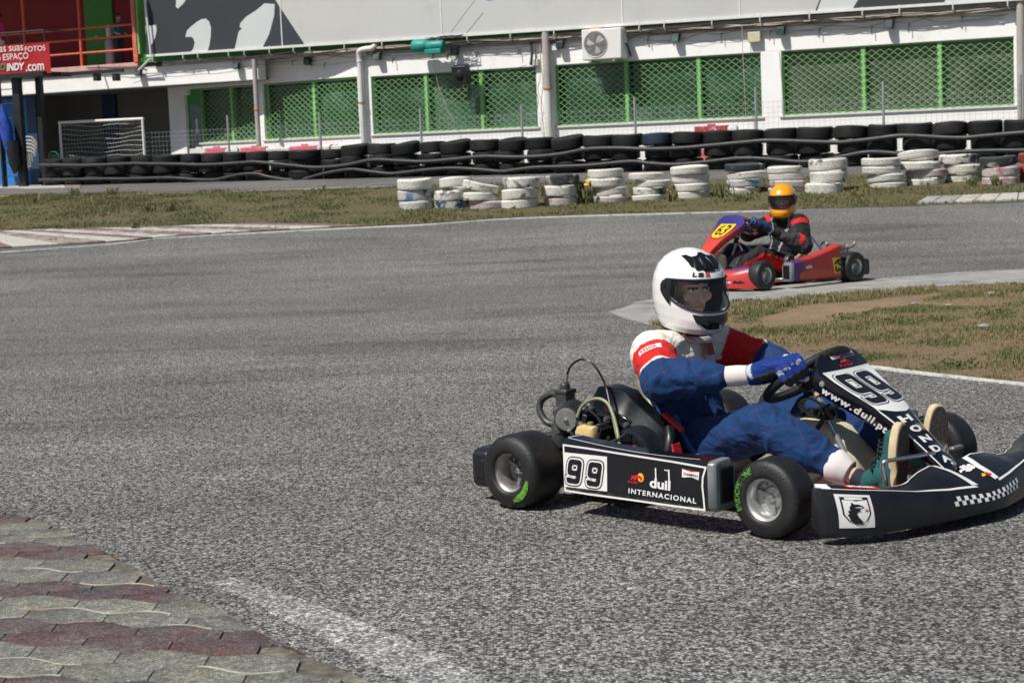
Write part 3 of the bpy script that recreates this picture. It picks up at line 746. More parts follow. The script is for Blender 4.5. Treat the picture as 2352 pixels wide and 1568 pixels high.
# paved kerb in the foreground, laid stone by stone in painted bands
EDGE = G((-200, 1120), (0, 1178), (100, 1200), (240, 1272), (350, 1338), (500, 1408), (650, 1488), (800, 1552), (900, 1600), (1100, 1690))
def edge_y(x):
    for a, b in zip(EDGE, EDGE[1:]):
        if x <= b.x: return a.y + (b.y - a.y) * (x - a.x) / (b.x - a.x)
    return EDGE[-1].y
def pavers():
    a, b = gr(0, 1458), gr(600, 1487); d = (b - a).xy.normalized(); n = Vector((-d.y, d.x)); o = a.xy
    rowh = .1; Lp = .245
    soil = [tuple(p) for p in EDGE] + [(EDGE[-1].x, 3.2), (-4.2, 3.2), (-4.2, EDGE[0].y)]
    sheet('kerb_bed', soil, .004, M['soil'], step=.08, amp=.02)
    # red bands measured down the left edge of the picture
    reds = [(gr(0, q[1]).y, gr(0, q[0]).y) for q in ((1193, 1223), (1266, 1299), (1350, 1383), (1432, 1482), (1550, 1605))]
    mbs = {'r': MB(), 'g': MB()}
    yy = 3.3
    # row limits: each band split into rows of equal height
    bounds = []; lim = []
    rs = sorted(reds); cur = rs[0][0] - .9
    for lo, hi in rs:
        k = max(1, round((lo - cur) / .12)); bounds += [(cur + (lo - cur) * i / k, cur + (lo - cur) * (i + 1) / k, 'g') for i in range(k)]
        k = max(1, round((hi - lo) / .12)); bounds += [(lo + (hi - lo) * i / k, lo + (hi - lo) * (i + 1) / k, 'r') for i in range(k)]
        cur = hi
    bounds += [(cur, cur + .14, 'g'), (cur + .14, cur + .28, 'g')]
    x00 = gr(0, 1458).x; slope = d.y / d.x
    for ri, (y0, y1, col) in enumerate(bounds):
        x = -4.0 + (ri % 2) * Lp / 2
        while x < 1.2:
            jj = (random.random() - .5) * .008
            x0, x1 = x + .0014, x + Lp - .0014
            def wob(t, s): return .011 * math.sin(t * 2 * PI * 2) * s
            def P(xx, yyy): return (xx, yyy + slope * (xx - x00))
            K = 12; xc = x + Lp / 2; A_ = .020
            wv = lambda xx: A_ * math.cos(2 * PI * (xx - xc) / Lp)
            top = [P(x0 + (x1 - x0) * i / K, y1 - .0018 + wv(x0 + (x1 - x0) * i / K)) for i in range(K + 1)]
            bot = [P(x0 + (x1 - x0) * i / K, y0 + .0018 - wv(x0 + (x1 - x0) * i / K)) for i in range(K + 1)]
            mid = P((x0 + x1) / 2, (y0 + y1) / 2)
            lim_y = edge_y(mid[0]) + (random.random() - .5) * .03
            if mid[1] < lim_y:
                bm_ = []
                zt = .0095 + random.random() * .0015; tx = (random.random() - .5) * .008; ty = (random.random() - .5) * .012
                out = bot + top[::-1]
                ed = [(px, min(py, edge_y(px))) for px, py in out]
                if max(p[1] for p in ed) - min(p[1] for p in ed) > .03:
                    cx = sum(p[0] for p in ed) / len(ed); cy = sum(p[1] for p in ed) / len(ed)
                    r0 = [(px, py, 0) for px, py in ed]; r1 = [(px, py, zt - .003 + tx * (px - cx) + ty * (py - cy)) for px, py in ed]
                    r2 = [(cx + (px - cx) * .992, cy + (py - cy) * .965, zt + tx * (px - cx) + ty * (py - cy)) for px, py in ed]
                    mbs[col].loft([r0, r1, r2])
            x += Lp
    jp = MB(); rj = random.Random(8)
    for ri, (y0, y1, col) in enumerate(bounds):
        if col != 'g': continue
        x = -3.6 + rj.random() * .5
        while x < .8:
            L_ = rj.uniform(.12, .5); wd = rj.uniform(.0035, .007); pts = []
            yy = y0 if rj.random() < .6 else y0 + rj.uniform(-.012, .012); K = int(L_ / .02)
            for i in range(K + 1):
                xx = x + L_ * i / K; pts.append((xx, yy + slope * (xx - x00) + (-.020 * math.cos(2 * PI * (xx + 4.0 - (ri % 2) * Lp / 2 - Lp / 2) / Lp)) + rj.uniform(-.0012, .0012)))
            if all(p[1] < edge_y(p[0]) - .03 for p in pts):
                for q in ribbon(pts, wd): jp.add([(a[0], a[1], .0125) for a in q] + [(a[0], a[1], .006) for a in q], [(0, 1, 2, 3), (0, 4, 5, 1), (2, 6, 7, 3)])
            x += L_ + rj.uniform(.05, .5)
    o = jp.obj('paved_kerb', M['joint_paint'], sharp=0); tag(o, kind='structure')
    for k, nm in (('r', 'paver_red'), ('g', 'paver_grey')):
        o = mbs[k].obj('paved_kerb', M[nm], sharp=60); tag(o, kind='structure')
pavers()

# ------------------------------------------------------------------ grass blades
def inside(p, poly):
    c = False; n = len(poly)
    for i in range(n):
        a, b = poly[i], poly[i - 1]
        if (a[1] > p[1]) != (b[1] > p[1]) and p[0] < (b[0] - a[0]) * (p[1] - a[1]) / (b[1] - a[1]) + a[0]: c = not c
    return c
def blades(name, polys, count, hmin, hmax, w, m, dens, label, seed=1, avoid=(), reg=None):
    rnd = random.Random(seed); V = []; F = []
    poly = polys; xs = [p[0] for p in poly]; ys = [p[1] for p in poly]
    x0, x1, y0, y1 = reg or (min(xs), max(xs), min(ys), max(ys)); k = 0; tries = 0
    while k < count and tries < count * 12:
        tries += 1; x = rnd.uniform(x0, x1); y = rnd.uniform(y0, y1)
        if not inside((x, y), poly) or any(inside((x, y), a) for a in avoid): continue
        d = dens(x, y)
        if rnd.random() > d: continue
        hh = rnd.uniform(hmin, hmax) * (.5 + d); z = terr(y) + .008
        for q in range(3):
            a = rnd.uniform(0, 2 * PI); bx = x + rnd.uniform(-.012, .012); by = y + rnd.uniform(-.012, .012)
            lx, ly = rnd.uniform(-.6, .6) * hh, rnd.uniform(-.6, .6) * hh; c, s = math.cos(a) * w / 2, math.sin(a) * w / 2; o = len(V)
            V += [(bx - c, by - s, z), (bx + c, by + s, z), (bx + lx * .4 + c * .7, by + ly * .4 + s * .7, z + hh * .6), (bx + lx * .4 - c * .7, by + ly * .4 - s * .7, z + hh * .6), (bx + lx, by + ly, z + hh)]
            F += [(o, o + 1, o + 2, o + 3), (o + 3, o + 2, o + 4)]
        k += 1
    me = bpy.data.meshes.new(name); me.from_pydata(V, [], F); o = link(name, me, m); tag(o, label, 'grass', kind='stuff'); return o
def dn(sc_, lo, hi, base, off=0):
    def f(x, y):
        v = noise.fractal(Vector((x * sc_, y * sc_, off)), 1.0, 2.0, 4) + .5
        return max(base, min(1, (v - lo) / (hi - lo)))
    return f
infp = [tuple(p) for p in inf]; sandp = [tuple(p) for p in sand]; gp = [tuple(p) for p in grass_poly]
blades('grass', infp, 22000, .008, .024, .005, M['blade_green'], dn(1.9, .36, 1.25, .04), 'short green grass in the dry infield on the right', 1, (sandp,), (.8, 5.6, 8.7, 15.6))
blades('grass', infp, 12000, .008, .022, .005, M['blade_dry'], dn(1.1, .2, .9, .05, 7), 'dry straw coloured grass across the infield on the right', 2, (sandp,), (.8, 5.6, 8.7, 15.6))
edge_i = G((1490, 748), (1560, 738), (1677, 709), (1834, 687), (2024, 673), (2150, 662), (2150, 672), (2024, 688), (1834, 704), (1677, 728), (1580, 757))
blades('grass', [tuple(p) for p in edge_i], 2600, .015, .04, .006, M['blade_dry'], lambda x, y: .8, 'taller brown grass along the edge of the concrete strip', 3)
blades('grass', gp, 17000, .015, .038, .010, M['blade_green'], dn(1.2, .32, 1.2, .06), 'green grass on the verge behind the track', 4, (), (-9.5, 10, 24, 36))
blades('grass', gp, 12000, .015, .04, .010, M['blade_verge'], dn(.7, .25, .9, .05, 4), 'brown grass on the verge behind the track', 5, (), (-9.5, 10, 24, 36))

def weed(px, py, h, w, label, n=46, fl=0, m='blade_green', seed=0):
    g_ = gr(px, py); rnd = random.Random(seed + px); root = thing('weed_plant', label, 'weed', g_)
    mbm = MB()
    for i in range(n):
        a = rnd.uniform(0, 2 * PI); r = rnd.uniform(0, w / 2); hh = h * rnd.uniform(.45, 1); dx, dy = math.cos(a) * r, math.sin(a) * r
        bx, by = dx * .3, dy * .3; ww = rnd.uniform(.008, .018); t = rnd.uniform(0, PI); c, s = math.cos(t) * ww, math.sin(t) * ww
        for q in range(3):
            f = (q + 1) / 3; zx, zy = bx + (dx - bx) * f + rnd.uniform(-.02, .02), by + (dy - by) * f + rnd.uniform(-.02, .02)
            mbm.add([(zx - c, zy - s, hh * (f - .28)), (zx + c * .3, zy + s * .3, hh * (f - .34)), (zx + c, zy + s, hh * f), (zx - c * .3, zy - s * .3, hh * (f + .02))], [(0, 1, 2, 3)])
    mbm.obj('leaves', M[m], root, sharp=0)
    if fl:
        for i in range(fl):
            f = MB(); f.lathe([(.001, .0), (.03, .008), (.035, .016), (.012, .022), (.001, .02)], (rnd.uniform(-w / 3, w / 3), rnd.uniform(-w / 3, w / 3), h * rnd.uniform(.8, 1.05)), (rnd.uniform(-.3, .3), -.6, 1), 8); f.obj('flower', M['flower'], root)
    return root
weed(77, 466, .17, .28, 'reddish green weed at the far left of the verge', m='blade_dry')
weed(171, 452, .18, .26, 'leafy green weed left of centre by the service road line')
weed(258, 449, .14, .24, 'low green weed right of the taller one at the road line')
weed(222, 472, .16, .2, 'thin dry weed standing below the two green ones', n=24, m='blade_dry')
weed(340, 487, .12, .4, 'wide dark tuft on the left verge')
weed(395, 486, .14, .5, 'widest dark green tuft on the left verge', n=70)
weed(757, 482, .10, .6, 'spreading tuft left of the first white tyre stack', n=60)
weed(312, 533, .15, .14, 'small green weed growing at the striped kerb')
weed(745, 438, .12, .08, 'tiny weed at the line in front of the black tyres', n=14)
weed(1342, 468, .34, .5, 'yellow flowering bush between two white tyre stacks', n=110, fl=5)
weed(1662, 455, .22, .4, 'green bush at the left foot of the dark topped tyre stack', n=80)
weed(1543, 464, .2, .25, 'thin dry bush between two white tyre stacks near the middle', n=50, m='blade_dry')
weed(2232, 430, .16, .2, 'green weed in front of the rightmost white tyres')
weed(2285, 428, .18, .2, 'darker green weed in front of the red stained tyres')
weed(1700, 462, .14, .7, 'low green growth under the dark topped tyre stack', n=80)
weed(1965, 452, .14, .4, 'rough brown growth beside the tall white stack', n=50, m='blade_dry')
weed(145, 424, .16, .12, 'green weed in front of the black barrier at its left end', n=20)
for i, (px, py) in enumerate([(2185, 846), (2150, 740), (2070, 745), (2290, 725), (1950, 735), (1720, 700)]):
    weed(px, py, .05, .35, ['green tuft low in the infield near the white line', 'green tuft in the middle of the infield', 'flat grass tuft beside the sandy earth', 'small tuft at the right of the infield', 'tuft inside the sandy earth', 'pale tuft by the white helmet'][i], n=90)
# stones
for i, (px, py, s, lb) in enumerate([(2262, 757, .034, 'pale flat stone lying in the dry infield'), (2180, 706, .022, 'small brown stone in the infield'), (2275, 680, .03, 'light stone near the far edge of the infield'), (1870, 468 + 230, .02, 'small stone on the sandy earth'), (2100, 702, .02, 'little round stone in the middle of the infield')]):
    rnd = random.Random(i); m2 = MB(); m2.ell((0, 0, s * .3), (s * 1.3, s, s * .5), seg=12)
    m2.v = [tuple(Vector(v) * (1 + .25 * noise.noise(Vector(v) * 40 + Vector((i, 0, 0))))) for v in m2.v]
    o = m2.obj('stone', M['concrete'], sharp=60); o.location = gr(px, py) + Vector((0, 0, .012)); tag(o, lb, 'stone')
# ------------------------------------------------------------------ building (local x along the front, -y towards the track)
BF = Frame((-5.6, 40.2, 0), -26.3)
BR = -26.3
GZ = .84
SA = -9.5
SF = Frame(BF.w((2.95, 0, 0)), BR + SA)                   # the left part of the front turns away at the bent drainpipe
def bp_(x, y, off=0):
    if 600 < x < 828 and off <= .06:
        return BF.I @ (SF.w(SF.un(x, y, 1, -off)) - BF.pos)
    return BF.un(x, y, 1, -off)
def turned(o): o.location = (2.95, 0, 0); o.rotation_euler = (0, 0, rad(SA)); return o
def bobj(name, mats, mbx, parent, **k): return mbx.obj(name, mats, parent, **k)
bld = ftk('building', 'long low white building with green mesh windows behind the black tyre barrier', 'building', BF)
XR = 21.0
wall = MB()
def wbox(x0, x1, y0, y1, z0, z1, mb_, mi=0): mb_.box(((x0 + x1) / 2, (y0 + y1) / 2, (z0 + z1) / 2), (x1 - x0, y1 - y0, z1 - z0), mi)
ZS, ZT = 1.735, 2.965
sx = lambda px: SF.un(px, 260, 1, 0).x
BAYS = [(sx(459), sx(590), [sx(529)], 1), (sx(606), sx(824), [sx(719)], 1), (3.11, 7.04, [4.42, 5.74], 0), (7.46, 11.86, [9.02, 10.56], 0), (12.27, 16.66, [13.86, 15.30], 0), (17.05, XR - .5, [18.6], 0)]
wbox(2.95, XR, 0, .5, GZ - .3, ZS - .02, wall)                                 # wall below the windows
wbox(2.95, XR, 0, .5, ZT, 3.50, wall)                                          # band above
B0 = BAYS[2:]; xs = [2.95] + [b[1] for b in B0]; xe = [b[0] for b in B0] + [XR]
for a, b in zip(xs, xe): wbox(a, b, 0, .5, ZS - .02, ZT, wall)
bobj('wall', M['white_wall'], wall, bld, bevel=.008)
wall = MB(); PX0, PX1 = sx(388), sx(425)
wbox(PX0, PX1, 0, .5, GZ - .2, 2.85, wall); wbox(PX0, sx(433), -.002, .5, 2.85, 3.50, wall); wbox(sx(433), -.02, 0, .5, ZT + .02, 3.50, wall)
wbox(BAYS[0][0], -.02, 0, .5, GZ - .3, ZS - .02, wall)
for a, b in ((BAYS[0][1], BAYS[1][0]), (BAYS[1][1], -.02)): wbox(a, b, 0, .5, ZS - .02, ZT + .02, wall)
turned(bobj('wall', M['white_wall'], wall, bld, bevel=.008))
w = MB(); wbox(-13, .26, 0, .25, 3.06, 3.50, w); bobj('slab_band', M['white_wall'], w, bld, bevel=.008)
w = MB(); wbox(-13, -2.0, 2.6, 2.8, GZ - .3, 3.06, w); pw = BF.I @ (SF.w((PX0, .3, 0)) - BF.pos); wbox(pw.x + .0, pw.x + .2, pw.y + .05, 2.6, GZ - .3, 3.06, w); bobj('recess_wall', M['grey_wall'], w, bld)
w = MB(); wbox(-13, .2, .25, 2.6, 3.06, 3.10, w); wbox(-2, 2.95, .25, 1.6, 3.505, 3.55, w); bobj('ceiling', M['grey_wall'], w, bld)
w = MB(); wbox(-13.5, XR, -.3, 6, GZ - .5, GZ - .02, w); bobj('floor_slab', M['concrete'], w, bld)
p = BF.un(232, 215, 1, 2.5); q = BF.un(262, 215, 1, 2.5); w = MB(); wbox(p.x, q.x, 2.5, 2.6, GZ, 3.06, w); bobj('pillar', M['dark_blue'], w, bld)
p = bp_(22, 260, 0).x; w = MB(); wbox(p, p + .28, .6, .75, GZ, 3.04, w); bobj('pillar', M['dark_blue'], w, bld)  # navy strip: the shaded part of the blue, put into the colour
w = MB(); wbox(-9.5, p - .02, .7, .76, GZ, 3.02, w); bobj('curtain', M['bright_blue'], w, bld)
# sills
for i, (a, b, mu, _) in enumerate(BAYS):
    fr = MB(); d = .022
    wbox(a, b, .05, .13, ZS, ZS + d, fr); wbox(a, b, .05, .13, ZT - d, ZT, fr); wbox(a, a + d, .05, .13, ZS + d, ZT - d, fr); wbox(b - d, b, .05, .13, ZS + d, ZT - d, fr)
    wn = bobj('window', M['green'], fr, bld)
    if i < 2: turned(wn)
    tag(wn, ['green mesh window half in shade beside the green door', 'green mesh window between the thin grey pipe and the bent drainpipe', 'green mesh window behind the hanging loudspeaker', 'green mesh window below the air conditioner', 'green mesh window under the two small black floodlights at the right', 'green mesh window at the right edge'][i])
    s = MB(); wbox(a - .05, b + .05, -.035, .05, ZS - .045, ZS - .004, s); bobj('sill', M['pipe_white'], s, wn, bevel=.006)
    gl = MB(); gl.quad((a, .20, ZS), (b, .20, ZS), (b, .20, ZT), (a, .20, ZT)); bobj('pane', M['glass_grey' if i in (4, 5) else 'glass_dark'], gl, wn)
    xs_ = [a] + mu + [b]
    for mx in mu:
        s = MB(); wbox(mx - .042, mx + .042, .045, .12, ZS + d, ZT - d, s); bobj('mullion', M['green'], s, wn, bevel=.008)
    # expanded metal: waves, alternate rows mirrored
    gm = MB(); period = .168; rowh = .063; amp = .0235; t = .0042; dep = .012
    for x0, x1 in zip(xs_, xs_[1:]):
        x0 += .02; x1 -= .02; r = 0; z = ZS + .05
        while z < ZT - .05:
            K = max(8, int((x1 - x0) / period * 8)); ring = []
            for k in range(K + 1):
                x = x0 + (x1 - x0) * k / K; zz = z + amp * math.cos(2 * PI * x / period + (PI if r % 2 else 0)); ring.append((x, zz))
            vs = []; fs = []
            for k, (x, zz) in enumerate(ring):
                vs += [(x, .03, zz - t), (x, .03, zz + t), (x, .03 + dep, zz + t), (x, .03 + dep, zz - t)]
                if k:
                    o = (k - 1) * 4
                    for j in range(4): fs.append((o + j, o + 4 + j, o + 4 + (j + 1) % 4, o + (j + 1) % 4))
            gm.add(vs, fs); r += 1; z += rowh
    bobj('grille', M['green'], gm, wn, sharp=0)
# door beside the pier
w = MB(); a, b = sx(425), sx(459) - .005; wbox(a, b, .10, .16, GZ, ZT + .02, w); dr = turned(bobj('door', M['door_green'], w, bld))
w = MB(); wbox(sx(431), sx(456), .085, .10, 1.55, 2.62, w); bobj('pane', M['pane_grey'], w, dr)
w = MB(); wbox(sx(444), sx(447), .06, .085, 1.95, 2.3, w); bobj('handle', M['white_metal'], w, dr)
# edge above the band: cable tray, green strip, fascia lip
w = MB(); wbox(-2.3, XR, -.10, .3, 3.50, 3.60, w); wbox(3.0, XR, -.06, .3, 3.42, 3.50, w); bobj('cable_tray', M['tray'], w, bld, bevel=.01)
w = MB(); wbox(-3.0, XR, -.04, .3, 3.60, 3.80, w); bobj('fascia', M['fascia_green'], w, bld)
w = MB(); wbox(-13, -3.0, -.10, 1.7, 3.50, 3.62, w); bobj('balcony_slab', M['pink_slab'], w, bld, bevel=.01)
w = MB(); wbox(-13, -2.9, 1.5, 1.7, 3.62, 6.6, w); bobj('red_wall', M['red_wall'], w, bld)
w = MB(); wbox(-13, XR, 1.7, 6, 3.5, 6.8, w); bobj('upper_storey', M['white_wall'], w, bld)
w = MB(); wbox(-2.9, XR, .3, 1.7, 3.62, 6.6, w); bobj('upper_wall', M['green'], w, bld)
w = MB(); a = BF.un(199, 80, 1, 1.48).x; b = BF.un(263, 80, 1, 1.48).x; wbox(a, b, 1.44, 1.5, 3.62, 5.75, w); dg_ = bobj('balcony_door', M['door_green'], w, bld)
w = MB(); h_ = BF.un(221, 85, 1, 1.44); w.tube([(h_.x, 1.44, h_.z), (h_.x, 1.38, h_.z), (h_.x + .1, 1.38, h_.z)], .012, 8); bobj('handle', M['white_metal'], w, dg_)
w = MB(); wbox(-13, -2.9, -1.2, 1.7, 5.95, 6.2, w); bobj('added_shade_roof', M['white_wall'], w, bld)  # out-of-view roof slab, added to keep the red balcony wall in shade
w = MB(); wbox(-13, XR, -.1, 6, 6.8, 7.0, w); bobj('roof', M['tray'], w, bld)
# balcony railing
rl = ftk('balcony_railing', 'orange red railing of thin bars along the balcony', 'railing', BF)
zr = [bp_(186, y).z for y in (67, 92, 123)]
w = MB()
for z in zr: w.tube([(-13, -.05, z), (bp_(309, 60).x, -.05, z)], .022, 8)
bobj('rail', M['rail_red'], w, rl)
for px in (-60, 60, 188, 311):
    w = MB(); x = bp_(px, 90).x; w.tube([(x, -.05, 3.6), (x, -.05, 6.3)], .035 if px < 300 else .04, 10); bobj('post', M['rail_red'], w, rl)
# roof sheet in front of the upper wall is the big printed sign
SG = Frame(BF.pos, BR)
sign = ftk('advertising_board', 'huge grey printed board with dark and pale swoosh shapes above the windows', 'sign', BF)
OFF = .20
def sp(x, y): return BF.un(x, y, 1, -OFF)
x0, x1 = sp(338, 128).x, XR; zb = lambda x: 3.745 - .008 * (x - x0) / 1.0 * .8
bd = MB(); z0_, z1_ = zb(x0), zb(x1)
bd.loft([[(x0, -OFF, z0_), (x0 , -OFF, 6.4), (x0, -OFF + .05, 6.4), (x0, -OFF + .05, z0_)], [(x1, -OFF, z1_), (x1, -OFF, 6.4), (x1, -OFF + .05, 6.4), (x1, -OFF + .05, z1_)]])
bobj('panel', M['sign_grey'], bd, sign)
bd = MB(); bd.loft([[(x, -OFF - .03, zb(x) - .03), (x, -OFF - .03, zb(x) + .02), (x, -OFF + .06, zb(x) + .02), (x, -OFF + .06, zb(x) - .03)] for x in (x0, x1)]); bobj('trim', M['white_metal'], bd, sign)
def decal(pts, m, off, name='print'):
    uv = []
    for x, y in pts:
        q = sp(x, y); z = q.z
        uv.append((q.x, max(z, zb(q.x) + .021)))
    return patch(name, uv, lambda u, v: Vector((u, -OFF - off, v)), m, sign)
decal([(339, 200), (339, -60), (590, -60), (632, 0), (700, 108), (700, 200)], M['sign_dark'], .003)
# pale shapes on the dark field (V pixels)
def zc(L): return [(x / 3.556, y / 3.556) for x, y in L]
decal(zc([(1205, 215), (1275, 205), (1280, 250), (1268, 310), (1248, 350), (1228, 382)]), M['sign_pale'], .006)
decal(zc([(1515, 305), (1530, 250), (1560, 220), (1610, 180), (1650, 158), (1685, 155), (1710, 180), (1725, 230), (1722, 300), (1712, 370), (1700, 443), (1560, 445), (1580, 400), (1592, 350), (1580, 315), (1560, 302)]), M['sign_pale'], .006)
decal(zc([(1440, -20), (1520, 0), (1500, 30), (1455, 73), (1438, 60)]), M['sign_pale'], .006)
decal(zc([(1920, 425), (1935, 330), (1950, 260), (1978, 235), (1958, 222), (1965, 190), (2010, 140), (2091, 88), (2160, 30), (2245, 35), (2240, 130), (2200, 280), (2150, 440)]), M['sign_pale'], .006)
def z4(L): return [(1764 + x / 3.556, y / 3.556) for x, y in L]
decal(z4([(425, -10), (435, -10), (402, 120), (388, 118)]), M['sign_dark'], .003)
decal(z4([(436, -8), (770, -60), (690, 95), (404, 118)]), M['sign_pale'], .003)
decal(z4([(775, -60), (1500, -160), (1440, 30), (1150, 60), (695, 96)]), M['sign_dark'], .003)
decal([(1110, -5), (1118, 1.5), (1126, 2), (1135, 0), (1140, -5)], M['sign_blue'], .003)
for px in (646, 1014, 1430, 1700):
    w = MB(); x = sp(px, 50).x; wbox(x - .012, x + .012, -OFF - .012, -OFF, zb(x), 6.4, w); bobj('seam', M['white_metal'], w, sign)
# brackets that hold the board
BRK = [(602, 120), (653, 116), (702, 113), (735, 110), (806, 104), (889, 98), (1015, 92), (1084, 88), (1183, 82), (1283, 78), (1478, 70), (1535, 62), (1644, 55), (1754, 47), (1867, 38), (1988, 30), (2073, 24), (2195, 12), (2320, 3), (364, 130), (434, 132), (468, 132), (538, 125)]
for px, py in BRK:
    x = bp_(px, py).x; w = MB(); zz = zb(x)
    w.tube([(x, -OFF - .02, zz + .03), (x, -OFF - .02, zz - .12), (x + .01, -OFF + .02, zz - .155), (x + .02, -.11, zz - .155)], .015, 6); bobj('bracket', M['white_metal'], w, sign)
# hooks on the white band with their slanting shadow
for k, (px, py) in enumerate([(677, 145), (720, 146), (750, 150), (907, 140), (999, 130), (1034, 130), (1099, 126), (1195, 120), (1492, 92), (1660, 83), (1772, 78), (1885, 72), (2005, 68), (2090, 62), (2212, 45)]):
    q = bp_(px, py); w = MB(); w.tube([(q.x, q.y, q.z + .04), (q.x, q.y - .09, q.z + .05), (q.x, q.y - .10, q.z - .06)], .009, 6); tag(bobj('wall_hook', M['cable_dark'], w, None), 'small metal hook on the white band, number from the left: %s' % ('first second third fourth fifth sixth seventh eighth ninth tenth eleventh twelfth thirteenth fourteenth fifteenth'.split()[k]), 'hook', 'cable hooks on the white band')
    o = bpy.context.scene.objects; 
HK = [o for o in C.objects if o.name.startswith('wall_hook')]
for o, lb in zip(HK, 'first second third fourth fifth sixth seventh eighth ninth tenth eleventh twelfth thirteenth fourteenth fifteenth'.split()):
    o.location = BF.pos; o.rotation_euler = (0, 0, rad(BR)); o['label'] = lb + ' small cable hook from the left on the white wall band'
def at_b(o): o.location = BF.pos; o.rotation_euler = (0, 0, rad(BR)); return o

# floodlights
for i, (px, py, lb) in enumerate([(550, 152, 'small black floodlight above the shaded green window'), (713, 141, 'small black floodlight left of the bent drainpipe'), (873, 130, 'small black floodlight right of the bent drainpipe'), (1050, 119, 'small black floodlight above the hanging loudspeaker'), (1292, 103, 'small black floodlight between grey pipe and air conditioner'), (1557, 88, 'small black floodlight right of the air conditioner'), (1798, 72, 'small black floodlight right of the beige box'), (2046, 57, 'rightmost small black floodlight on the white band'), (326, 168, 'small black floodlight at the end of the balcony')]):
    q = bp_(px, py); t = ftk('floodlight', lb, 'floodlight', BF, 'floodlights on the white band')
    w = MB(); w.box((q.x, q.y - .12, q.z), (.16, .10, .15), M=Matrix.Rotation(rad(-15), 3, 'X')); w.obj('lamp_housing', M['black_metal'], t, bevel=.012)
    w = MB(); w.tube([(q.x - .09, q.y - .12, q.z), (q.x - .09, q.y - .05, q.z + .12), (q.x, q.y, q.z + .13), (q.x + .09, q.y - .05, q.z + .12), (q.x + .09, q.y - .12, q.z)], .009, 6); w.obj('mount', M['black_metal'], t)
    w = MB(); w.box((q.x, q.y - .175, q.z - .015), (.13, .006, .11), M=Matrix.Rotation(rad(-15), 3, 'X')); w.obj('lamp_glass', M['glass_dark'], t)

# air conditioner
t = ftk('air_conditioner', 'white outdoor air conditioner unit with one round fan above a window', 'air conditioner', BF)
a = BF.un(1335, 68, 1, -.42); b = BF.un(1428, 137, 1, -.42); z1 = BF.un(1380, 66, 1, -.42).z; z0 = BF.un(1380, 137, 1, -.42).z; xc = (a.x + b.x) / 2; zc_ = (z0 + z1) / 2; ww = b.x - a.x; hh = z1 - z0
w = MB(); w.box((xc, -.25, zc_), (ww, .34, hh)); body = w.obj('casing', M['ac_white'], t, bevel=.02)
fx = BF.un(1368, 100, 1, -.42).x; fz = BF.un(1368, 102, 1, -.42).z; fr_ = .245
w = MB(); w.lathe([(fr_, 0), (fr_ + .012, -.012), (fr_ + .012, .0)], (fx, -.423, fz), (0, 1, 0), 40); w.obj('fan_ring', M['ac_white'], t)
w = MB(); w.lathe([(.0001, -.0015), (fr_ - .003, -.0015)], (fx, -.421, fz), (0, 1, 0), 40); w.obj('fan_well', M['ac_dark'], t)
w = MB()
for k in range(3):
    an = k * 2 * PI / 3 + .4
    w.add([(fx, -.428, fz), (fx + .20 * math.cos(an), -.426, fz + .20 * math.sin(an)), (fx + .2 * math.cos(an + .7), -.432, fz + .2 * math.sin(an + .7)), (fx + .12 * math.cos(an + .9), -.43, fz + .12 * math.sin(an + .9))], [(0, 1, 2, 3)])
w.obj('fan_blades', M['ac_white'], t)
w = MB()
for k in range(1, 9): w.tube([(fx + .028 * k * math.cos(a_ * PI / 12), -.438, fz + .028 * k * math.sin(a_ * PI / 12)) for a_ in range(24)], .003, 4, closed=True)
for k in range(8): w.tube([(fx, -.441, fz), (fx + .245 * math.cos(k * PI / 4), -.436, fz + .245 * math.sin(k * PI / 4))], .003, 4)
w.obj('fan_guard', M['ac_dark'], t)
for s in (-1, 1):
    w = MB(); w.box((xc + s * ww * .3, -.22, z0 - .03), (.05, .42, .04)); w.obj('support_arm', M['grey_metal'], t)
w = MB(); w.tube(spline([(b.x + .01, -.2, zc_), (b.x + .05, -.18, zc_ - .1), (b.x + .03, -.02, zc_ - .25)], 5), .02, 8); w.obj('hose', M['cable_dark'], t)
w = MB(); w.box((fx - .05, -.30, z1 + .01), (.2, .12, .03)); w.obj('nest_stain', M['rust'], t, bevel=.008)

# loudspeaker hanging on the window, green siren, boxes
t = ftk('loudspeaker', 'square black loudspeaker box hanging in front of the green mesh', 'loudspeaker', BF)
q = BF.un(1060, 172, 1, -.30); w = MB(); w.box((q.x, -.30, q.z), (.34, .22, .40), M=Matrix.Rotation(rad(12), 3, 'X')); w.obj('cabinet', M['black_metal'], t, bevel=.02)
w = MB(); w.lathe([(.11, -.012), (.09, .0), (.02, .03), (.001, .03)], (q.x, -.425, q.z - .02), (0, -.98, -.2), 20); w.obj('speaker_cone', M['plastic_black'], t)
w = MB(); w.tube([(q.x - .17, -.25, q.z + .15), (q.x - .17, -.02, q.z + .5), (q.x + .17, -.02, q.z + .5), (q.x + .17, -.25, q.z + .15)], .008, 6); w.obj('hanger', M['grey_metal'], t)
t = ftk('siren', 'teal green horn siren under the edge of the grey board', 'siren', BF)
q = BF.un(985, 105, 1, -.35)
w = MB(); w.lathe([(.001, -.36), (.13, -.36), (.14, -.33), (.14, -.10), (.11, -.03), (.09, .0)], (q.x, -.35, q.z), (1, 0, 0), 20); w.obj('horn', M['teal'], t)
w = MB(); w.lathe([(.001, -.05), (.1, -.04), (.11, .0), (.11, .32), (.09, .36), (.001, .37)], (q.x, -.35, q.z - .01), (1, 0, 0), 16); w.obj('motor', M['teal'], t)
w = MB(); w.box((q.x + .13, -.35, q.z - .13), (.38, .2, .1)); w.obj('base', M['teal'], t, bevel=.015)
w = MB()
rnd = random.Random(4)
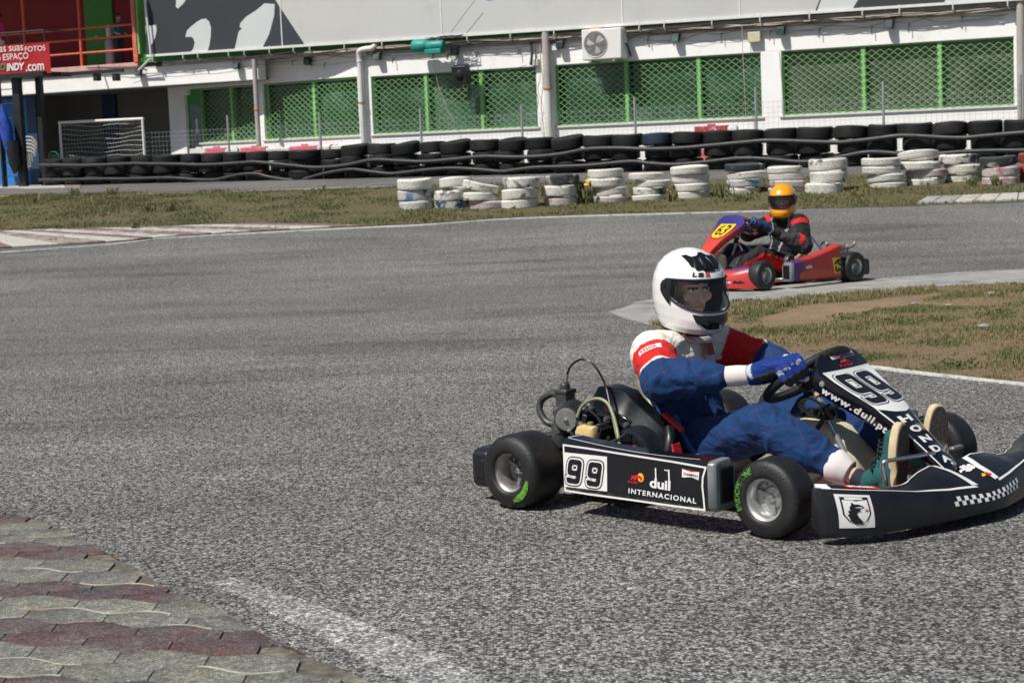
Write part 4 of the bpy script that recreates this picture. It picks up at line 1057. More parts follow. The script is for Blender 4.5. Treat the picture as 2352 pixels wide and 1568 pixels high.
for k in range(16):
    p_ = [(q.x - .05 + rnd.uniform(0, .9), -.36 + rnd.uniform(-.06, .06), q.z + .13 + rnd.uniform(-.02, .05)) for _ in range(4)]; p_.sort(); w.tube(spline(p_, 4), .006, 5)
w.obj('bundled_wires', M['cable_dark'], t)
w = MB(); q = bp_(1736, 86); w.box((q.x, -.06, q.z), (.25, .12, .2)); tag(at_b(w.obj('junction_box', M['beige_box'], None, bevel=.01)), 'beige junction box on the white band', 'junction box')
w = MB(); q = bp_(1273, 110); w.box((q.x, -.05, q.z), (.2, .1, .13)); tag(at_b(w.obj('junction_box', M['ac_white'], None, bevel=.01)), 'flat white junction box beside the thick grey pipe', 'junction box')
w = MB(); q = bp_(1232, 144); w.box((q.x, -.05, q.z), (.15, .1, .14)); tag(at_b(w.obj('junction_box', M['plastic_white'], None, bevel=.01)), 'pale grey junction box left of the thick pipe', 'junction box')
w = MB(); q = bp_(838, 122); w.box((q.x + .04, -.05, q.z), (.1, .1, .11)); tag(at_b(w.obj('junction_box', M['plastic_white'], None, bevel=.01)), 'tiny white junction box right of the bent drainpipe', 'junction box')

# pipes down the front
def pipe(pts, r, m, label, name='drainpipe', rings=()):
    t = ftk(name, label, 'drainpipe', BF); w = MB(); w.tube(pts, r, 14); w.obj('pipe', M[m], t)
    for z, x, y in rings:
        w = MB(); w.lathe([(r + .004, -.02), (r + .012, -.015), (r + .012, .015), (r + .004, .02)], (x, y, z), (0, 0, 1), 14); w.obj('collar', M['rust'] if z < 2.7 else M[m], t)
    return t
a, b = bp_(584, 140, .12), bp_(600, 335, .12); pipe([(a.x, -.12, 3.5), (a.x, -.12, GZ)], .055, 'pipe_grey', 'brown grey straight pipe between the two left windows', rings=[(2.4, a.x, -.12)])
a = bp_(829, 200, .12); e = bp_(858, 104, .2)
pipe(spline([(e.x, -.05, 3.62), (e.x, -.16, 3.60), (e.x - .06, -.17, 3.56), (a.x + .12, -.16, 3.545), (a.x + .02, -.15, 3.50), (a.x, -.13, 3.42), (a.x, -.12, 3.2), (a.x, -.12, 2.0), (a.x, -.12, GZ)], 6), .060, 'pipe_white', 'white drainpipe with a bent top and rust at its foot', rings=[(2.42, a.x, -.12), (3.3, a.x, -.12)])
w = MB(); w.lathe([(.0615, 0), (.063, .02), (.063, .30), (.0615, .32)], (a.x, -.12, 1.0 + .02), (0, 0, 1), 14); o = w.obj('rust_band', M['rust'], [o for o in C.objects if o.get('label', '').startswith('white drainpipe with')][0])
a = bp_(1258, 200, .14)
tt = pipe([(a.x, -.14, 3.66), (a.x, -.14, 2.5)], .085, 'pipe_grey', 'thick grey and white pipe left of the air conditioner', rings=[(2.50, a.x, -.14)])
w = MB(); w.tube([(a.x, -.14, 2.49), (a.x, -.14, GZ)], .08, 14); w.obj('lower_pipe', M['pipe_white'], tt)
w = MB(); w.lathe([(.081, 0), (.083, .02), (.083, .36), (.081, .38)], (a.x, -.14, 1.08), (0, 0, 1), 14); w.obj('rust_band', M['rust'], tt)
a = bp_(2345, 120, .12); pipe([(a.x, -.12, 4.2), (a.x, -.12, GZ)], .075, 'pipe_grey', 'grey pipe at the right edge beside the last window')

# cables strung along the tray and the band
rnd = random.Random(11)
CN = 0
def cable(pts, r, m, label):
    w = MB(); P = [bp_(x, y, o_) for x, y, o_ in pts]; w.tube(spline(P, 8), r, 6); return tag(at_b(w.obj('cable', M[m], None, sharp=0)), label, 'cable', 'cables along the front of the building')
def run(n, y_of, x_s, label, amp, m, r, off=.14):
    """n long cables following the tray with loose sag"""
    for k in range(n):
        pts = []; x = x_s[0]; ph = rnd.random() * 6
        while x < x_s[1]:
            pts.append((x, y_of(x) + amp * math.sin(x / 70 + ph) + rnd.uniform(-1, 1) * amp * .7, off + rnd.uniform(-.02, .03))); x += rnd.uniform(35, 70)
        cable(pts, r * rnd.uniform(.7, 1.2), m, label)
tray = lambda x: 118 - (x - 700) * .0625
run(4, lambda x: tray(x) + 2, (700, 2340), 'pale cable in the bundle along the top of the windows wall', 3.0, 'cable_pale', .012)
run(4, lambda x: tray(x) + 4, (560, 2340), 'dark cable in the bundle along the top of the windows wall', 4.0, 'cable_dark', .008)
run(2, lambda x: tray(x) + 17, (590, 2340), 'thin dark cable sagging across the white band', 7.0, 'cable_dark', .0035, .05)
run(1, lambda x: tray(x) + 28, (590, 2340), 'thin dark cable lowest on the white band', 4.0, 'cable_dark', .003, .04)
run(2, lambda x: 150 - (x - 330) * .05, (200, 610), 'dark cable under the balcony edge', 4.0, 'cable_dark', .008, .12)
run(1, lambda x: 172 - (x - 330) * .06, (300, 600), 'thin cable with knots left of the first pipe', 6.0, 'cable_dark', .004, .05)
cable([(1240, 102, .1), (1243, 150, .1), (1247, 190, .12), (1243, 240, .1), (1247, 280, .1), (1252, 330, .05)], .010, 'cable_pale', 'pale cable running down beside the thick grey pipe')
cable([(1218, 95, .1), (1222, 120, .1), (1219, 150, .1)], .028, 'cable_dark', 'thick black cable dropping from the tray left of the thick pipe')
cable([(1230, 110, .1), (1228, 160, .12), (1225, 190, .1), (1236, 230, .12), (1232, 270, .1), (1240, 300, .08)], .006, 'cable_dark', 'thin loose wire tangled on the white pillar')
cable([(1704, 60, .2), (1706, 120, .2), (1710, 200, .22), (1713, 270, .2)], .006, 'cable_pale', 'pale wire hanging down over the third mesh window')
cable([(1790, 120, .05), (1796, 200, .06), (1799, 265, .06)], .01, 'plastic_white', 'white cable down the edge of the right window')
cable([(996, 125, .1), (1005, 190, .1), (1018, 225, .15), (1030, 260, .15), (1043, 275, .15), (1044, 300, .12)], .005, 'cable_pale', 'pale wire crossing the mesh below the loudspeaker')
cable([(1085, 160, .15), (1110, 170, .15), (1150, 165, .15), (1180, 158, .12), (1210, 150, .1)], .005, 'cable_dark', 'thin wire from loudspeaker to the right')
cable([(1036, 75, .35), (1060, 42, .36), (1092, 0, .37)], .005, 'cable_dark', 'thin wire rising across the grey board')
cable([(1290, 150, .1), (1310, 220, .12), (1320, 260, .1), (1330, 290, .06)], .005, 'cable_dark', 'thin wire at the left side of the window under the air conditioner')
cable([(303, 0, .2), (306, 60, .2), (312, 100, .2), (308, 125, .2), (316, 130, .2)], .012, 'cable_pale', 'pale cable along the end of the balcony')
# leaning strut at end of board
w = MB(); w.tube([bp_(333, 0, .3), bp_(347, 128, .3)], .025, 8); w.tube([bp_(345, 135, .3), bp_(312, 168, .1)], .022, 8)
tag(at_b(w.obj('board_strut', M['white_metal'], None)), 'thin pale strut at the left end of the grey board', 'strut')
w = MB(); wbox(bp_(310, 60).x, bp_(319, 60).x, -.12, .3, 3.62, 6.4, w); tag(at_b(w.obj('frame_post', M['rail_red'], None)), 'red post between balcony and grey board', 'post')
w = MB(); wbox(bp_(320, 60).x, bp_(324, 60).x, -.10, .3, 3.80, 6.4, w); tag(at_b(w.obj('frame_post', M['green'], None)), 'bright green strip post beside the grey board', 'post')
# gas bottle on the balcony
t = ftk('cylinder_heater', 'grey white metal cylinder standing on the balcony by the child', 'gas bottle', BF)
q = BF.un(255, 140, 1, .5); w = MB(); w.lathe([(.001, 0), (.11, 0), (.12, .03), (.12, .55), (.10, .60), (.04, .64), (.001, .65)], (q.x, .5, 3.62), (0, 0, 1), 18); w.obj('body', M['grey_metal'], t)
w = MB(); w.lathe([(.03, 0), (.06, .02), (.06, .25), (.03, .3), (.001, .3)], (q.x - .02, .5, 4.27), (0, 0, 1), 12); w.obj('valve_cap', M['pipe_white'], t)

# fence of thin wire between tyres and wall
fn = ftk('wire_fence', 'thin wire mesh fence on grey posts in front of the wall', 'fence', BF)
FZ0, FY = GZ, -.62
ppx = [(130, 275), (330, 270), (522, 265), (733, 258), (965, 250), (1197, 240), (1457, 222), (1735, 200), (2028, 188), (2343, 172)]
for px, py in ppx[2:]:
    q = BF.un(px, py, 1, FY); w = MB(); w.tube([(q.x, FY, FZ0), (q.x, FY, q.z)], .026, 10); w.obj('post', M['fence_wire'], fn)
ftop = 2.02
w = MB(); xa, xb = BF.un(330, 270, 1, FY).x, XR; x = xa; t_ = .0022
while x < xb: w.add([(x - t_, FY, FZ0), (x + t_, FY, FZ0), (x + t_, FY, ftop), (x - t_, FY, ftop)], [(0, 1, 2, 3)]); x += .10
z = FZ0 + .05
while z <= ftop: w.add([(xa, FY, z - t_), (xb, FY, z - t_), (xb, FY, z + t_), (xa, FY, z + t_)], [(0, 1, 2, 3)]); z += .10
w.obj('wire_mesh', M['fence_wire'], fn, sharp=0)

# plastic barriers against the wall
def plastic_barrier(px0, px1, py, m, label, off=.35, h=.42, name='plastic_barrier'):
    a = BF.un(px0, py, 1, -off); b = BF.un(px1, py, 1, -off); t = ftk(name, label, 'barrier', BF, 'plastic barriers along the wall')
    z1 = a.z; z0 = GZ; w = MB(); xs = (a.x, b.x)
    w.loft([[(x, -off - .20, z0), (x, -off - .20, z0 + .1), (x, -off - .09, z0 + .25), (x, -off - .07, z1), (x, -off + .07, z1), (x, -off + .09, z0 + .25), (x, -off + .2, z0 + .1), (x, -off + .2, z0)] for x in xs])
    w.obj('body', M[m], t, bevel=.02); w = MB(); xm = (a.x + b.x) / 2; w.box((xm, -off, z1 + .015), (.16, .06, .035)); w.obj('filler_cap', M[m], t, bevel=.01); return t
for x0, x1, y, m, lb in [(439, 475, 342, 'barrier_white', 'white plastic barrier at the left foot of the green door'), (476, 519, 341, 'pink_plastic', 'pink plastic barrier leftmost by the mesh windows'), (520, 556, 342, 'barrier_white', 'white plastic barrier between the two left pink ones'), (557, 613, 339, 'pink_plastic', 'pink plastic barrier right of the thin grey pipe foot'), (614, 668, 340, 'barrier_white', 'white plastic barrier left of the widest pink one'), (669, 730, 336, 'pink_plastic', 'widest pink plastic barrier in front of the second window'), (731, 804, 336, 'barrier_white', 'white plastic barrier left of the rusty drainpipe foot')]:
    plastic_barrier(x0, x1, y, m, lb)
t = plastic_barrier(1597, 1672, 291, 'banner_red', 'red barrier with worn white paint under the right windows'); bpy.data.objects[t.children[0].name].data.materials[0] = worn_paint('red_white_barrier', (.46, .05, .06), (.6, .55, .53), scale=4, thr=.5, soft=.05)
t = plastic_barrier(1673, 1694, 291, 'barrier_white', 'short grey white barrier end beside the red one')

# ------------------------------------------------------------------ things under the balcony
def goal():
    f_ = Frame(BF.w((0, -.75, 0)), BR); t = thing('goal_frame', 'small white football goal with net under the balcony', 'goal', f_.pos, rad(BR))
    a = f_.un(137, 282, 1, 0); b = f_.un(327, 273, 1, 0); c = f_.un(141, 362, 1, 0); zt = (a.z + b.z) / 2
    w = MB(); w.tube([(a.x, 0, GZ), (a.x, 0, a.z)], .03, 10); w.obj('post', M['white_metal'], t)
    w = MB(); w.tube([(b.x, 0, GZ), (b.x, 0, b.z)], .03, 10); w.obj('post', M['white_metal'], t)
    w = MB(); w.tube([(a.x - .03, 0, a.z), (b.x + .03, 0, b.z)], .032, 10); w.obj('crossbar', M['white_metal'], t)
    w = MB(); rr = random.Random(3)
    for k in range(9):
        z = a.z - .08 - k * .10; P = [(a.x + (b.x - a.x) * i / 14, .05 + .22 * math.sin(PI * i / 14) * (.4 + k * .07), z + .02 * math.sin(i * .9 + k) - .03 * math.sin(PI * i / 14)) for i in range(15)]; w.tube(P, .0045, 4)
    for i in range(1, 30):
        x = a.x + (b.x - a.x) * i / 30; P = [(x + .01 * math.sin(k), .05 + .22 * math.sin(PI * i / 30) * (.4 + k * .07), a.z - .02 - k * .10 ) for k in range(11)]; w.tube(P, .0025, 4)
    w.obj('net', M['net'], t, sharp=0)
goal()
def chair_stack(px, py, n, label, m='plastic_white', rot=0, h0=.44):
    p_ = BF.un(px, py, 1, .75); t = thing('stacked_plastic_chairs', label, 'chairs', BF.w((p_.x, .75, GZ)), rad(BR + rot), None)
    return t
def plastic_chair(parent_loc, rot, label, m, z, grp):
    t = thing('plastic_chair', label, 'chair', parent_loc + Vector((0, 0, z)), rad(BR + rot), grp)
    w = MB(); w.box((0, 0, .42), (.42, .42, .025)); w.obj('seat', M[m], t, bevel=.015)
    w = MB(); pr = [(-.22, .42), (-.23, .62), (-.19, .78), (-.10, .87), (0, .89), (.10, .87), (.19, .78), (.23, .62), (.22, .42)]
    w.tube([(x, .20 + (z_ - .42) * .2, z_) for x, z_ in pr], .018, 6)
    for k in range(6): x = -.15 + k * .06; w.box((x, .24, .63), (.022, .012, .40), M=Matrix.Rotation(rad(-11), 3, 'X'))
    w.obj('backrest', M[m], t)
    for sx in (-1, 1):
        for sy in (-1, 1): w = MB(); w.tube([(sx * .18, sy * .18, .42), (sx * .23, sy * .23, 0)], .018, 6); w.obj('leg', M[m], t)
        w = MB(); w.tube([(sx * .23, .22, .62), (sx * .25, -.05, .62), (sx * .24, -.18, .58), (sx * .21, -.19, .42)], .016, 6); w.obj('armrest', M[m], t)
    return t
q = BF.un(72, 330, 1, .8)
c0 = plastic_chair(BF.w((q.x, .8, 0)), 200, 'white plastic chair at the bottom of the stack between the black posts', 'plastic_white', GZ, 'stacked white chairs')
for k in range(1, 5): dup(c0, loc=c0.location + Vector((.01 * k, -.01 * k, .085 * k)), label=['', 'white plastic chair second from the bottom of the stack', 'white plastic chair in the middle of the stack', 'white plastic chair second from the top of the stack', 'white plastic chair on top of the stack between the black posts'][k])
q = BF.un(118, 345, 1, .9); dup(c0, loc=BF.w((q.x, .9, GZ - .1)), rot=(0, 0, rad(BR + 160)), label='single pale plastic chair left of the goal post')['group'] = 'stacked white chairs'
def table(px, label, m, w_, h=.72, rot=0):
    q = BF.un(px, 340, 1, .9); t = thing('garden_table', label, 'table', BF.w((q.x, .9, GZ)), rad(BR + rot))
    w = MB(); w.box((0, 0, h), (w_, .7, .04)); w.obj('tabletop', M[m], t, bevel=.01)
    w = MB(); w.box((0, -.35, h - .09), (w_ - .04, .01, .12)); w.obj('skirt', M[m], t)
    for sx in (-1, 1):
        for sy in (-1, 1): w = MB(); w.box((sx * (w_ / 2 - .08), sy * .27, h / 2 - .01), (.06, .06, h - .02)); w.obj('leg', M['plastic_white'], t, bevel=.01)
table(178, 'dark green garden table with white legs behind the net', 'plastic_green', 1.0, .66)
table(305, 'low dark table at the right behind the goal post', 'plastic_green', .95, .42)
plastic_chair(BF.w((BF.un(160, 345, 1, 1.0).x, .75, 0)), 170, 'dark green plastic chair by the garden table', 'plastic_green', GZ - .05, 'dark chairs behind the net')
plastic_chair(BF.w((BF.un(205, 345, 1, 1.0).x, .6, 0)), 190, 'dark green plastic chair at the right side of the garden table', 'plastic_green', GZ - .05, 'dark chairs behind the net')

# ------------------------------------------------------------------ black gantry with the red banner
gf = Frame(BF.w((0, -1.5, 0)), BR)
gt = thing('gantry_tower', 'black steel gantry tower on square posts at the left edge', 'gantry', gf.pos, rad(BR))
def gp_(x, y, d=0): return gf.un(x, y, 1, d)
zb_ = gp_(60, 177).z
for k, (px, wd, yy) in enumerate([(46, .20, 0), (97, .13, .35), (3, .05, 0)]):
    q0 = gf.un(px, 300, 1, yy); w = MB(); w.box((q0.x, yy, (GZ + zb_) / 2), (wd, .14, zb_ - GZ)); w.obj('post', M['black_metal'], gt, bevel=.006)
w = MB(); xr = gp_(118, 170).x; w.box(((xr - 4) / 2 + xr / 2 + 0, .2, zb_ + .03), (4 + .0, 1.0, .10)); w.obj('platform', M['black_metal'], gt)
w = MB(); q0 = gp_(260, 172); w.box(((xr + q0.x) / 2, .35, zb_ + .02), (q0.x - xr, .08, .07)); w.obj('beam', M['black_metal'], gt)
for px in (222, 266): 
    q0 = gp_(px, 180, .4); w = MB(); w.box((q0.x, .42, q0.z + .02), (.12, .16, .16)); w.obj('beam_lamp', M['black_metal'], gt, bevel=.01)
w = MB(); zt_ = gp_(60, 74).z
w.tube([(xr - 4, -.1, zt_), (xr - .04, -.1, zt_)], .022, 8); w.tube([(xr - .04, -.1, zb_), (xr - .04, -.1, zt_)], .022, 8); w.tube([(xr - .04, -.1, zt_), (xr - .04, .9, zt_)], .02, 8)
for dx in (.6, .72, 1.1, 1.9): w.tube([(xr - dx, -.1, zb_), (xr - dx, -.1, zt_)], .014, 6)
w.obj('guard_rail', M['black_metal'], gt)
w = MB()
for k in range(7): z = GZ + .3 + k * .33; w.tube([(gp_(3, 300).x, 0, z), (gp_(46, 300).x, 0, z)], .012, 6)
w.obj('ladder_rungs', M['black_metal'], gt)
bn = thing('banner', 'red banner with white lettering hung on the black gantry', 'banner', gf.pos, rad(BR))
BO = .16
b0, b1 = gf.un(-170, 172, 1, -BO), gf.un(117, 170, 1, -BO); zt2 = gf.un(110, 98, 1, -BO).z; zb2 = gf.un(110, 169, 1, -BO).z
bm_ = MB(); K = 30; ring = []
for i in range(K + 1):
    x = b0.x + (b1.x - b0.x) * i / K; ring.append([(x, -BO + .008 * math.sin(i * 1.3), zb2), (x, -BO + .012 * math.sin(i * 1.1), (zb2 + zt2) / 2), (x, -BO, zt2)])
bm_.loft(ring, closed=False, caps=False); bm_.obj('cloth', M['banner_red'], bn)
def btxt(s, x0, x1, y0, y1, m='letter_white', bold=.0, sh=0):
    z0 = gf.un((x0 + x1) / 2, y1, 1, -BO - .02).z; z1 = gf.un((x0 + x1) / 2, y0, 1, -BO - .02).z; xa = gf.un(x0, y1, 1, -BO).x; xb = gf.un(x1, y1, 1, -BO).x
    text_on('lettering', s, quadmap((xa, -BO - .02, z0), (xb, -BO - .02, z0), (xa, -BO - .02, z1)), M[m], bn, bold=bold, shear=sh)
btxt('as suas', 0, 55, 106, 118); btxt('FOTOS', 59, 106, 106, 118)
btxt('o ESPAÇO', -5, 67, 123, 141)
btxt('INDY', 17, 58, 145, 162, bold=.03, sh=.15); btxt('.com', 61, 103, 147, 163, bold=.01); btxt('RO', -8, 15, 145, 162, 'letter_green', .03, .15)
# umbrella cloth & blue flag near the post
t = thing('folded_parasol', 'folded blue parasol leaning beside the black post', 'parasol', gf.pos, rad(BR))
a = gp_(3, 240, -.25); b = gp_(22, 345, -.25)
w = MB(); w.tube([a, a.lerp(b, .5), b], [.02, .16, .10], 10); w.obj('cloth', M['dark_blue'] if False else mat('blue_cloth', (.01, .06, .35), .8, var=.5, scale=9), t); w = MB(); w.tube([gp_(20, 300, -.2), gp_(30, 340, -.2)], .018, 8); w.obj('pole', M['sole_side'], t); w = MB(); w.tube([gp_(26, 325, -.2), gp_(34, 375, -.2), gp_(34, 400, -.2)], [.16, .14, .03], 10); w.obj('bag', M['black_metal'], t)
# red barrier at the extreme left
q = gr(-4, 425); t = thing('plastic_barrier', 'pink red plastic barrier block at the far left edge', 'barrier', (q.x, q.y - .3, terr(q.y)), rad(BR)); w = MB(); w.box((-.3, 0, .13), (.86, .36, .28)); w.obj('body', M['pink_plastic'], t, bevel=.04, bseg=3); w = MB(); w.lathe([(.12, .27), (.05, .55), (.04, .6)], (-.1, 0, 0), (0, 0, 1), 14); w.obj('cone_top', M['banner_red'], t)
q0 = G((-60, 433), (-60, 427), (60, 426), (148, 427), (150, 432), (60, 434)); sheet('kerb', q0, .02, M['kerb_white'], amp=.0)
q0 = G((150, 427), (186, 427), (184, 433), (152, 433)); sheet('kerb', q0, .02, M['kerb_red'], amp=.0)
t = thing('concrete_block', 'two pale concrete blocks at the start of the tyre barrier', 'block', gr(134, 424)); w = MB(); w.box((0, .5, .1), (.42, .2, .16)); w.obj('block', M['concrete'], t, bevel=.01)
# ------------------------------------------------------------------ tyres
def tyre_mesh(name, m, kind='road', seg=44, R=.30, wd=.20, seed=0):
    """unit tyre lying flat, base at z=0"""
    h = wd / 2; prof = []
    if kind == 'slick':
        tread = [(R * .985, -h * .80), (R, -h * .62), (R, h * .62), (R * .985, h * .80)]
    else:
        tread = [(R * .975, -h * .86), (R * .99, -h * .72)]
        gs = [-.48, -.16, .16, .48]; x = -h * .66
        for g_ in gs:
            tread += [(R, g_ * h - .006), (R - .009, g_ * h - .004), (R - .009, g_ * h + .004), (R, g_ * h + .006)]
        tread += [(R * .99, h * .72), (R * .975, h * .86)]
    prof = [(R * .62, -h * .62), (R * .66, -h * .86), (R * .76, -h * 1.0), (R * .88, -h * .99)] + tread + [(R * .88, h * .99), (R * .76, h * 1.0), (R * .66, h * .86), (R * .62, h * .62), (R * .66, h * .5), (R * .86, h * .6), (R * .93, 0), (R * .86, -h * .6), (R * .66, -h * .5)]
    w = MB(); n = len(prof); rnd = random.Random(seed); rings = []
    for j in range(seg):
        a = 2 * PI * j / seg; k = 1 + .012 * math.sin(2 * a + seed) + .006 * math.sin(5 * a + seed * 2)
        zz = .006 * math.sin(a * 2 + seed)
        rings.append([(math.cos(a) * r * k, math.sin(a) * r * k, z + h + zz) for r, z in prof])
    w.loft(rings, wrap=True)
    me = w.mesh(name, 38); me.materials.append(m); return me
TM = {}
for i in range(3): TM['b%d' % i] = tyre_mesh('tyre', M['tyre_black'], 'slick' if i < 2 else 'road', seed=i, wd=.215)
TM['bb'] = tyre_mesh('tyre', M['tyre_blue'], 'slick', wd=.215)
for i in range(4): TM['w%d' % i] = tyre_mesh('tyre', M['tyre_white'], 'road', seed=i + 4, wd=.17)
for k, mn in (('dk', 'tyre_dark'), ('bw', 'tyre_bluewhite'), ('rw', 'tyre_redwhite'), ('rd', 'tyre_red')): TM[k] = tyre_mesh('tyre', M[mn], 'road', seed=9, wd=.17)
ORD = 'first second third fourth fifth sixth seventh eighth ninth tenth eleventh twelfth thirteenth fourteenth fifteenth sixteenth seventeenth eighteenth nineteenth twentieth'.split()
ORD += ['twenty ' + o for o in ORD[:9]] + ['thirtieth'] + ['thirty ' + o for o in ORD[:9]]
def put_tyre(me, loc, sc3, rot, label, group):
    o = bpy.data.objects.new('tyre', me); C.objects.link(o); o.location = loc; o.scale = sc3; o.rotation_euler = rot; tag(o, label, 'tyre', group); return o
rnd = random.Random(21)
edges = [91, 135, 184, 240, 292, 347, 405, 453, 506, 554, 608, 658, 729, 781, 838, 897, 956, 1010, 1074, 1136, 1198, 1262, 1331, 1401, 1468, 1536, 1608, 1679, 1751, 1828, 1909, 1987, 2058, 2138, 2217, 2298, 2382]
YT = -1.25
tops = {729: 356, 781: 345, 838: 350, 897: 346, 1010: 334, 1136: 337, 1198: 331}
def tb(x): # ground height of the barrier line at this place
    return terr(BF.w((BF.un(x, 400, 1, YT).x, YT, 0)).y)
black_spots = []
for i, (a, b) in enumerate(zip(edges, edges[1:])):
    pa = BF.un(a, 400, 1, YT - .25).x; pb = BF.un(b, 400, 1, YT - .25).x; x = (pa + pb) / 2; R = (pb - pa) / 2 * 1.0; z0 = tb((a + b) / 2)
    hs = .70 / 3 if i > 12 else .62 / 3
    hs *= 1.0 + (.0035 * (i - 12) if i > 12 else 0)
    for lay in range(3):
        kind = rnd.choice(['b0', 'b1', 'b0', 'b2'])
        if lay == 2 and i == 24: kind = 'bb'
        dx, dy = rnd.uniform(-.03, .03), rnd.uniform(-.05, .05)
        if lay == 1: dx += .5 * R * (-1 if i % 2 else 1) * .25; dy -= .02
        tilt = (rnd.uniform(-.03, .03), rnd.uniform(-.03, .03), rnd.uniform(0, 6))
        if lay == 2 and i in (13, 15, 17, 19, 21): tilt = (rnd.uniform(.06, .12), rnd.uniform(-.14, -.06), rnd.uniform(-.3, .3))
        lab = '%s tyre, %s row of the black barrier, %s from its left end' % ('dark blue' if kind == 'bb' else 'black', ['bottom', 'middle', 'top'][lay], ORD[i])
        if i == len(edges) - 2: lab = 'black tyre in the %s row of the black barrier at the right edge' % ['bottom', 'middle', 'top'][lay]
        put_tyre(TM[kind], BF.w((x + dx, YT + dy, z0 + lay * hs)), (R / .30 * (.97 + .05 * (lay == 2)), R / .30, hs / .215 * .985), tilt, lab, 'black tyres of the long barrier')
def rail(pts, r0, r1, label):
    P = []
    for x, y in pts: P.append(BF.un(x, y, 1, YT - .36))
    S = spline(P, 6); n = len(S); w = MB(); w.tube(S, [r0 + (r1 - r0) * i / n for i in range(n)], 12)
    t = ftk('barrier_rail', label, 'rail', BF, 'dark rails bolted along the black tyres'); w.obj('pipe', M['rail_rubber'], t)
    step = 3; k = 4
    while k < n - 2:
        p_ = S[k]; w = MB(); w.lathe([(.001, -.052), (.016, -.052), (.018, -.03), (.001, -.03)], p_, (0, 1, 0), 8); w.obj('bolt', M['black_metal'], t); k += 7
    return t
Z = lambda o, L: [(o + x / 3.556, y / 3.556) for x, y in L]
up = Z(0, [(320, 1350), (490, 1350), (680, 1352), (870, 1347), (1060, 1338), (1250, 1340), (1440, 1342), (1620, 1348), (1800, 1342), (1990, 1330)]) + Z(588, [(0, 1325), (280, 1352), (500, 1370), (735, 1350), (950, 1308), (1160, 1315), (1370, 1322), (1590, 1305), (1850, 1280)]) + Z(1176, [(0, 1285), (200, 1280), (400, 1260), (620, 1220), (870, 1212), (1100, 1220), (1370, 1212), (1620, 1190), (1890, 1165)]) + Z(1764, [(0, 1150), (310, 1158), (560, 1165), (700, 1155), (880, 1135), (1100, 1110), (1430, 1125), (1600, 1128), (1800, 1110), (2091, 1085), (2300, 1075)])
lo = Z(0, [(320, 1470), (480, 1468), (670, 1465), (860, 1462), (1050, 1462), (1250, 1455), (1430, 1455), (1600, 1468), (1750, 1470), (1830, 1455), (1950, 1428)]) + Z(588, [(0, 1420), (100, 1445), (250, 1468), (380, 1466), (530, 1425), (680, 1395), (800, 1385), (950, 1405), (1100, 1420), (1230, 1408), (1400, 1388), (1600, 1375), (1810, 1385), (2000, 1402)]) + Z(1176, [(0, 1392), (180, 1370), (400, 1362), (630, 1352), (850, 1330), (1000, 1320), (1120, 1335), (1350, 1345), (1620, 1320), (1850, 1295)]) + Z(1764, [(0, 1300), (200, 1320), (380, 1320), (560, 1290), (800, 1245), (1000, 1250), (1200, 1270), (1350, 1260), (1700, 1235), (2091, 1230), (2300, 1228)])
rail(up, .040, .046, 'upper wavy dark rail along the black tyre barrier')
rail(lo, .036, .042, 'lower wavy dark rail along the black tyre barrier')

# white painted stacks: (left px, right px, base y, top y, layers, kinds bottom->top, lean)
ST = [(911, 996, 487, 412, 3, 'bw bw w0', [0, 0, 0]), (997, 1081, 485, 414, 3, 'bw w1 w2', [0, -.03, .05]), (1057, 1146, 484, 424, 3, 'rw w1 w3', [.08, 0, .0]), (1148, 1242, 484, 409, 3, 'w0 w2 w3', [.0, 0, .02]),
      (1245, 1331, 478, 403, 3, 'rw w2 dk', [.02, -.02, .03]), (1354, 1444, 471, 390, 4, 'rw w1 w3 w0', [.03, .06, -.03, -.02]), (1451, 1540, 466, 398, 4, 'w0 w1 w2 w3', [-.04, .0, .06, -.05]), (1547, 1641, 461, 382, 4, 'w0 w3 w1 w2', [0, 0, -.01, -.03]),
      (1670, 1764, 450, 377, 4, 'w2 bw w0 dk', [-.06, 0, .03, .0]), (1767, 1855, 448, 383, 4, 'rw rw w1 w2', [0, .02, 0, 0]), (1861, 1956, 449, 366, 3, 'w3 w2 w0', [-.05, .03, .03]), (1994, 2087, 438, 364, 4, 'w0 w1 w2 w3', [.04, .03, -.04, -.04]),
      (2081, 2180, 431, 352, 4, 'w1 rw w3 w0', [.04, .06, -.06, -.06]), (2174, 2264, 423, 355, 3, 'w2 w0 w3', [.04, .03, -.04]), (2260, 2352, 430, 360, 3, 'rw rw dk', [.03, .03, -.02]), (2349, 2440, 424, 352, 3, 'rd rd rd', [0, 0, 0])]
rnd = random.Random(5)
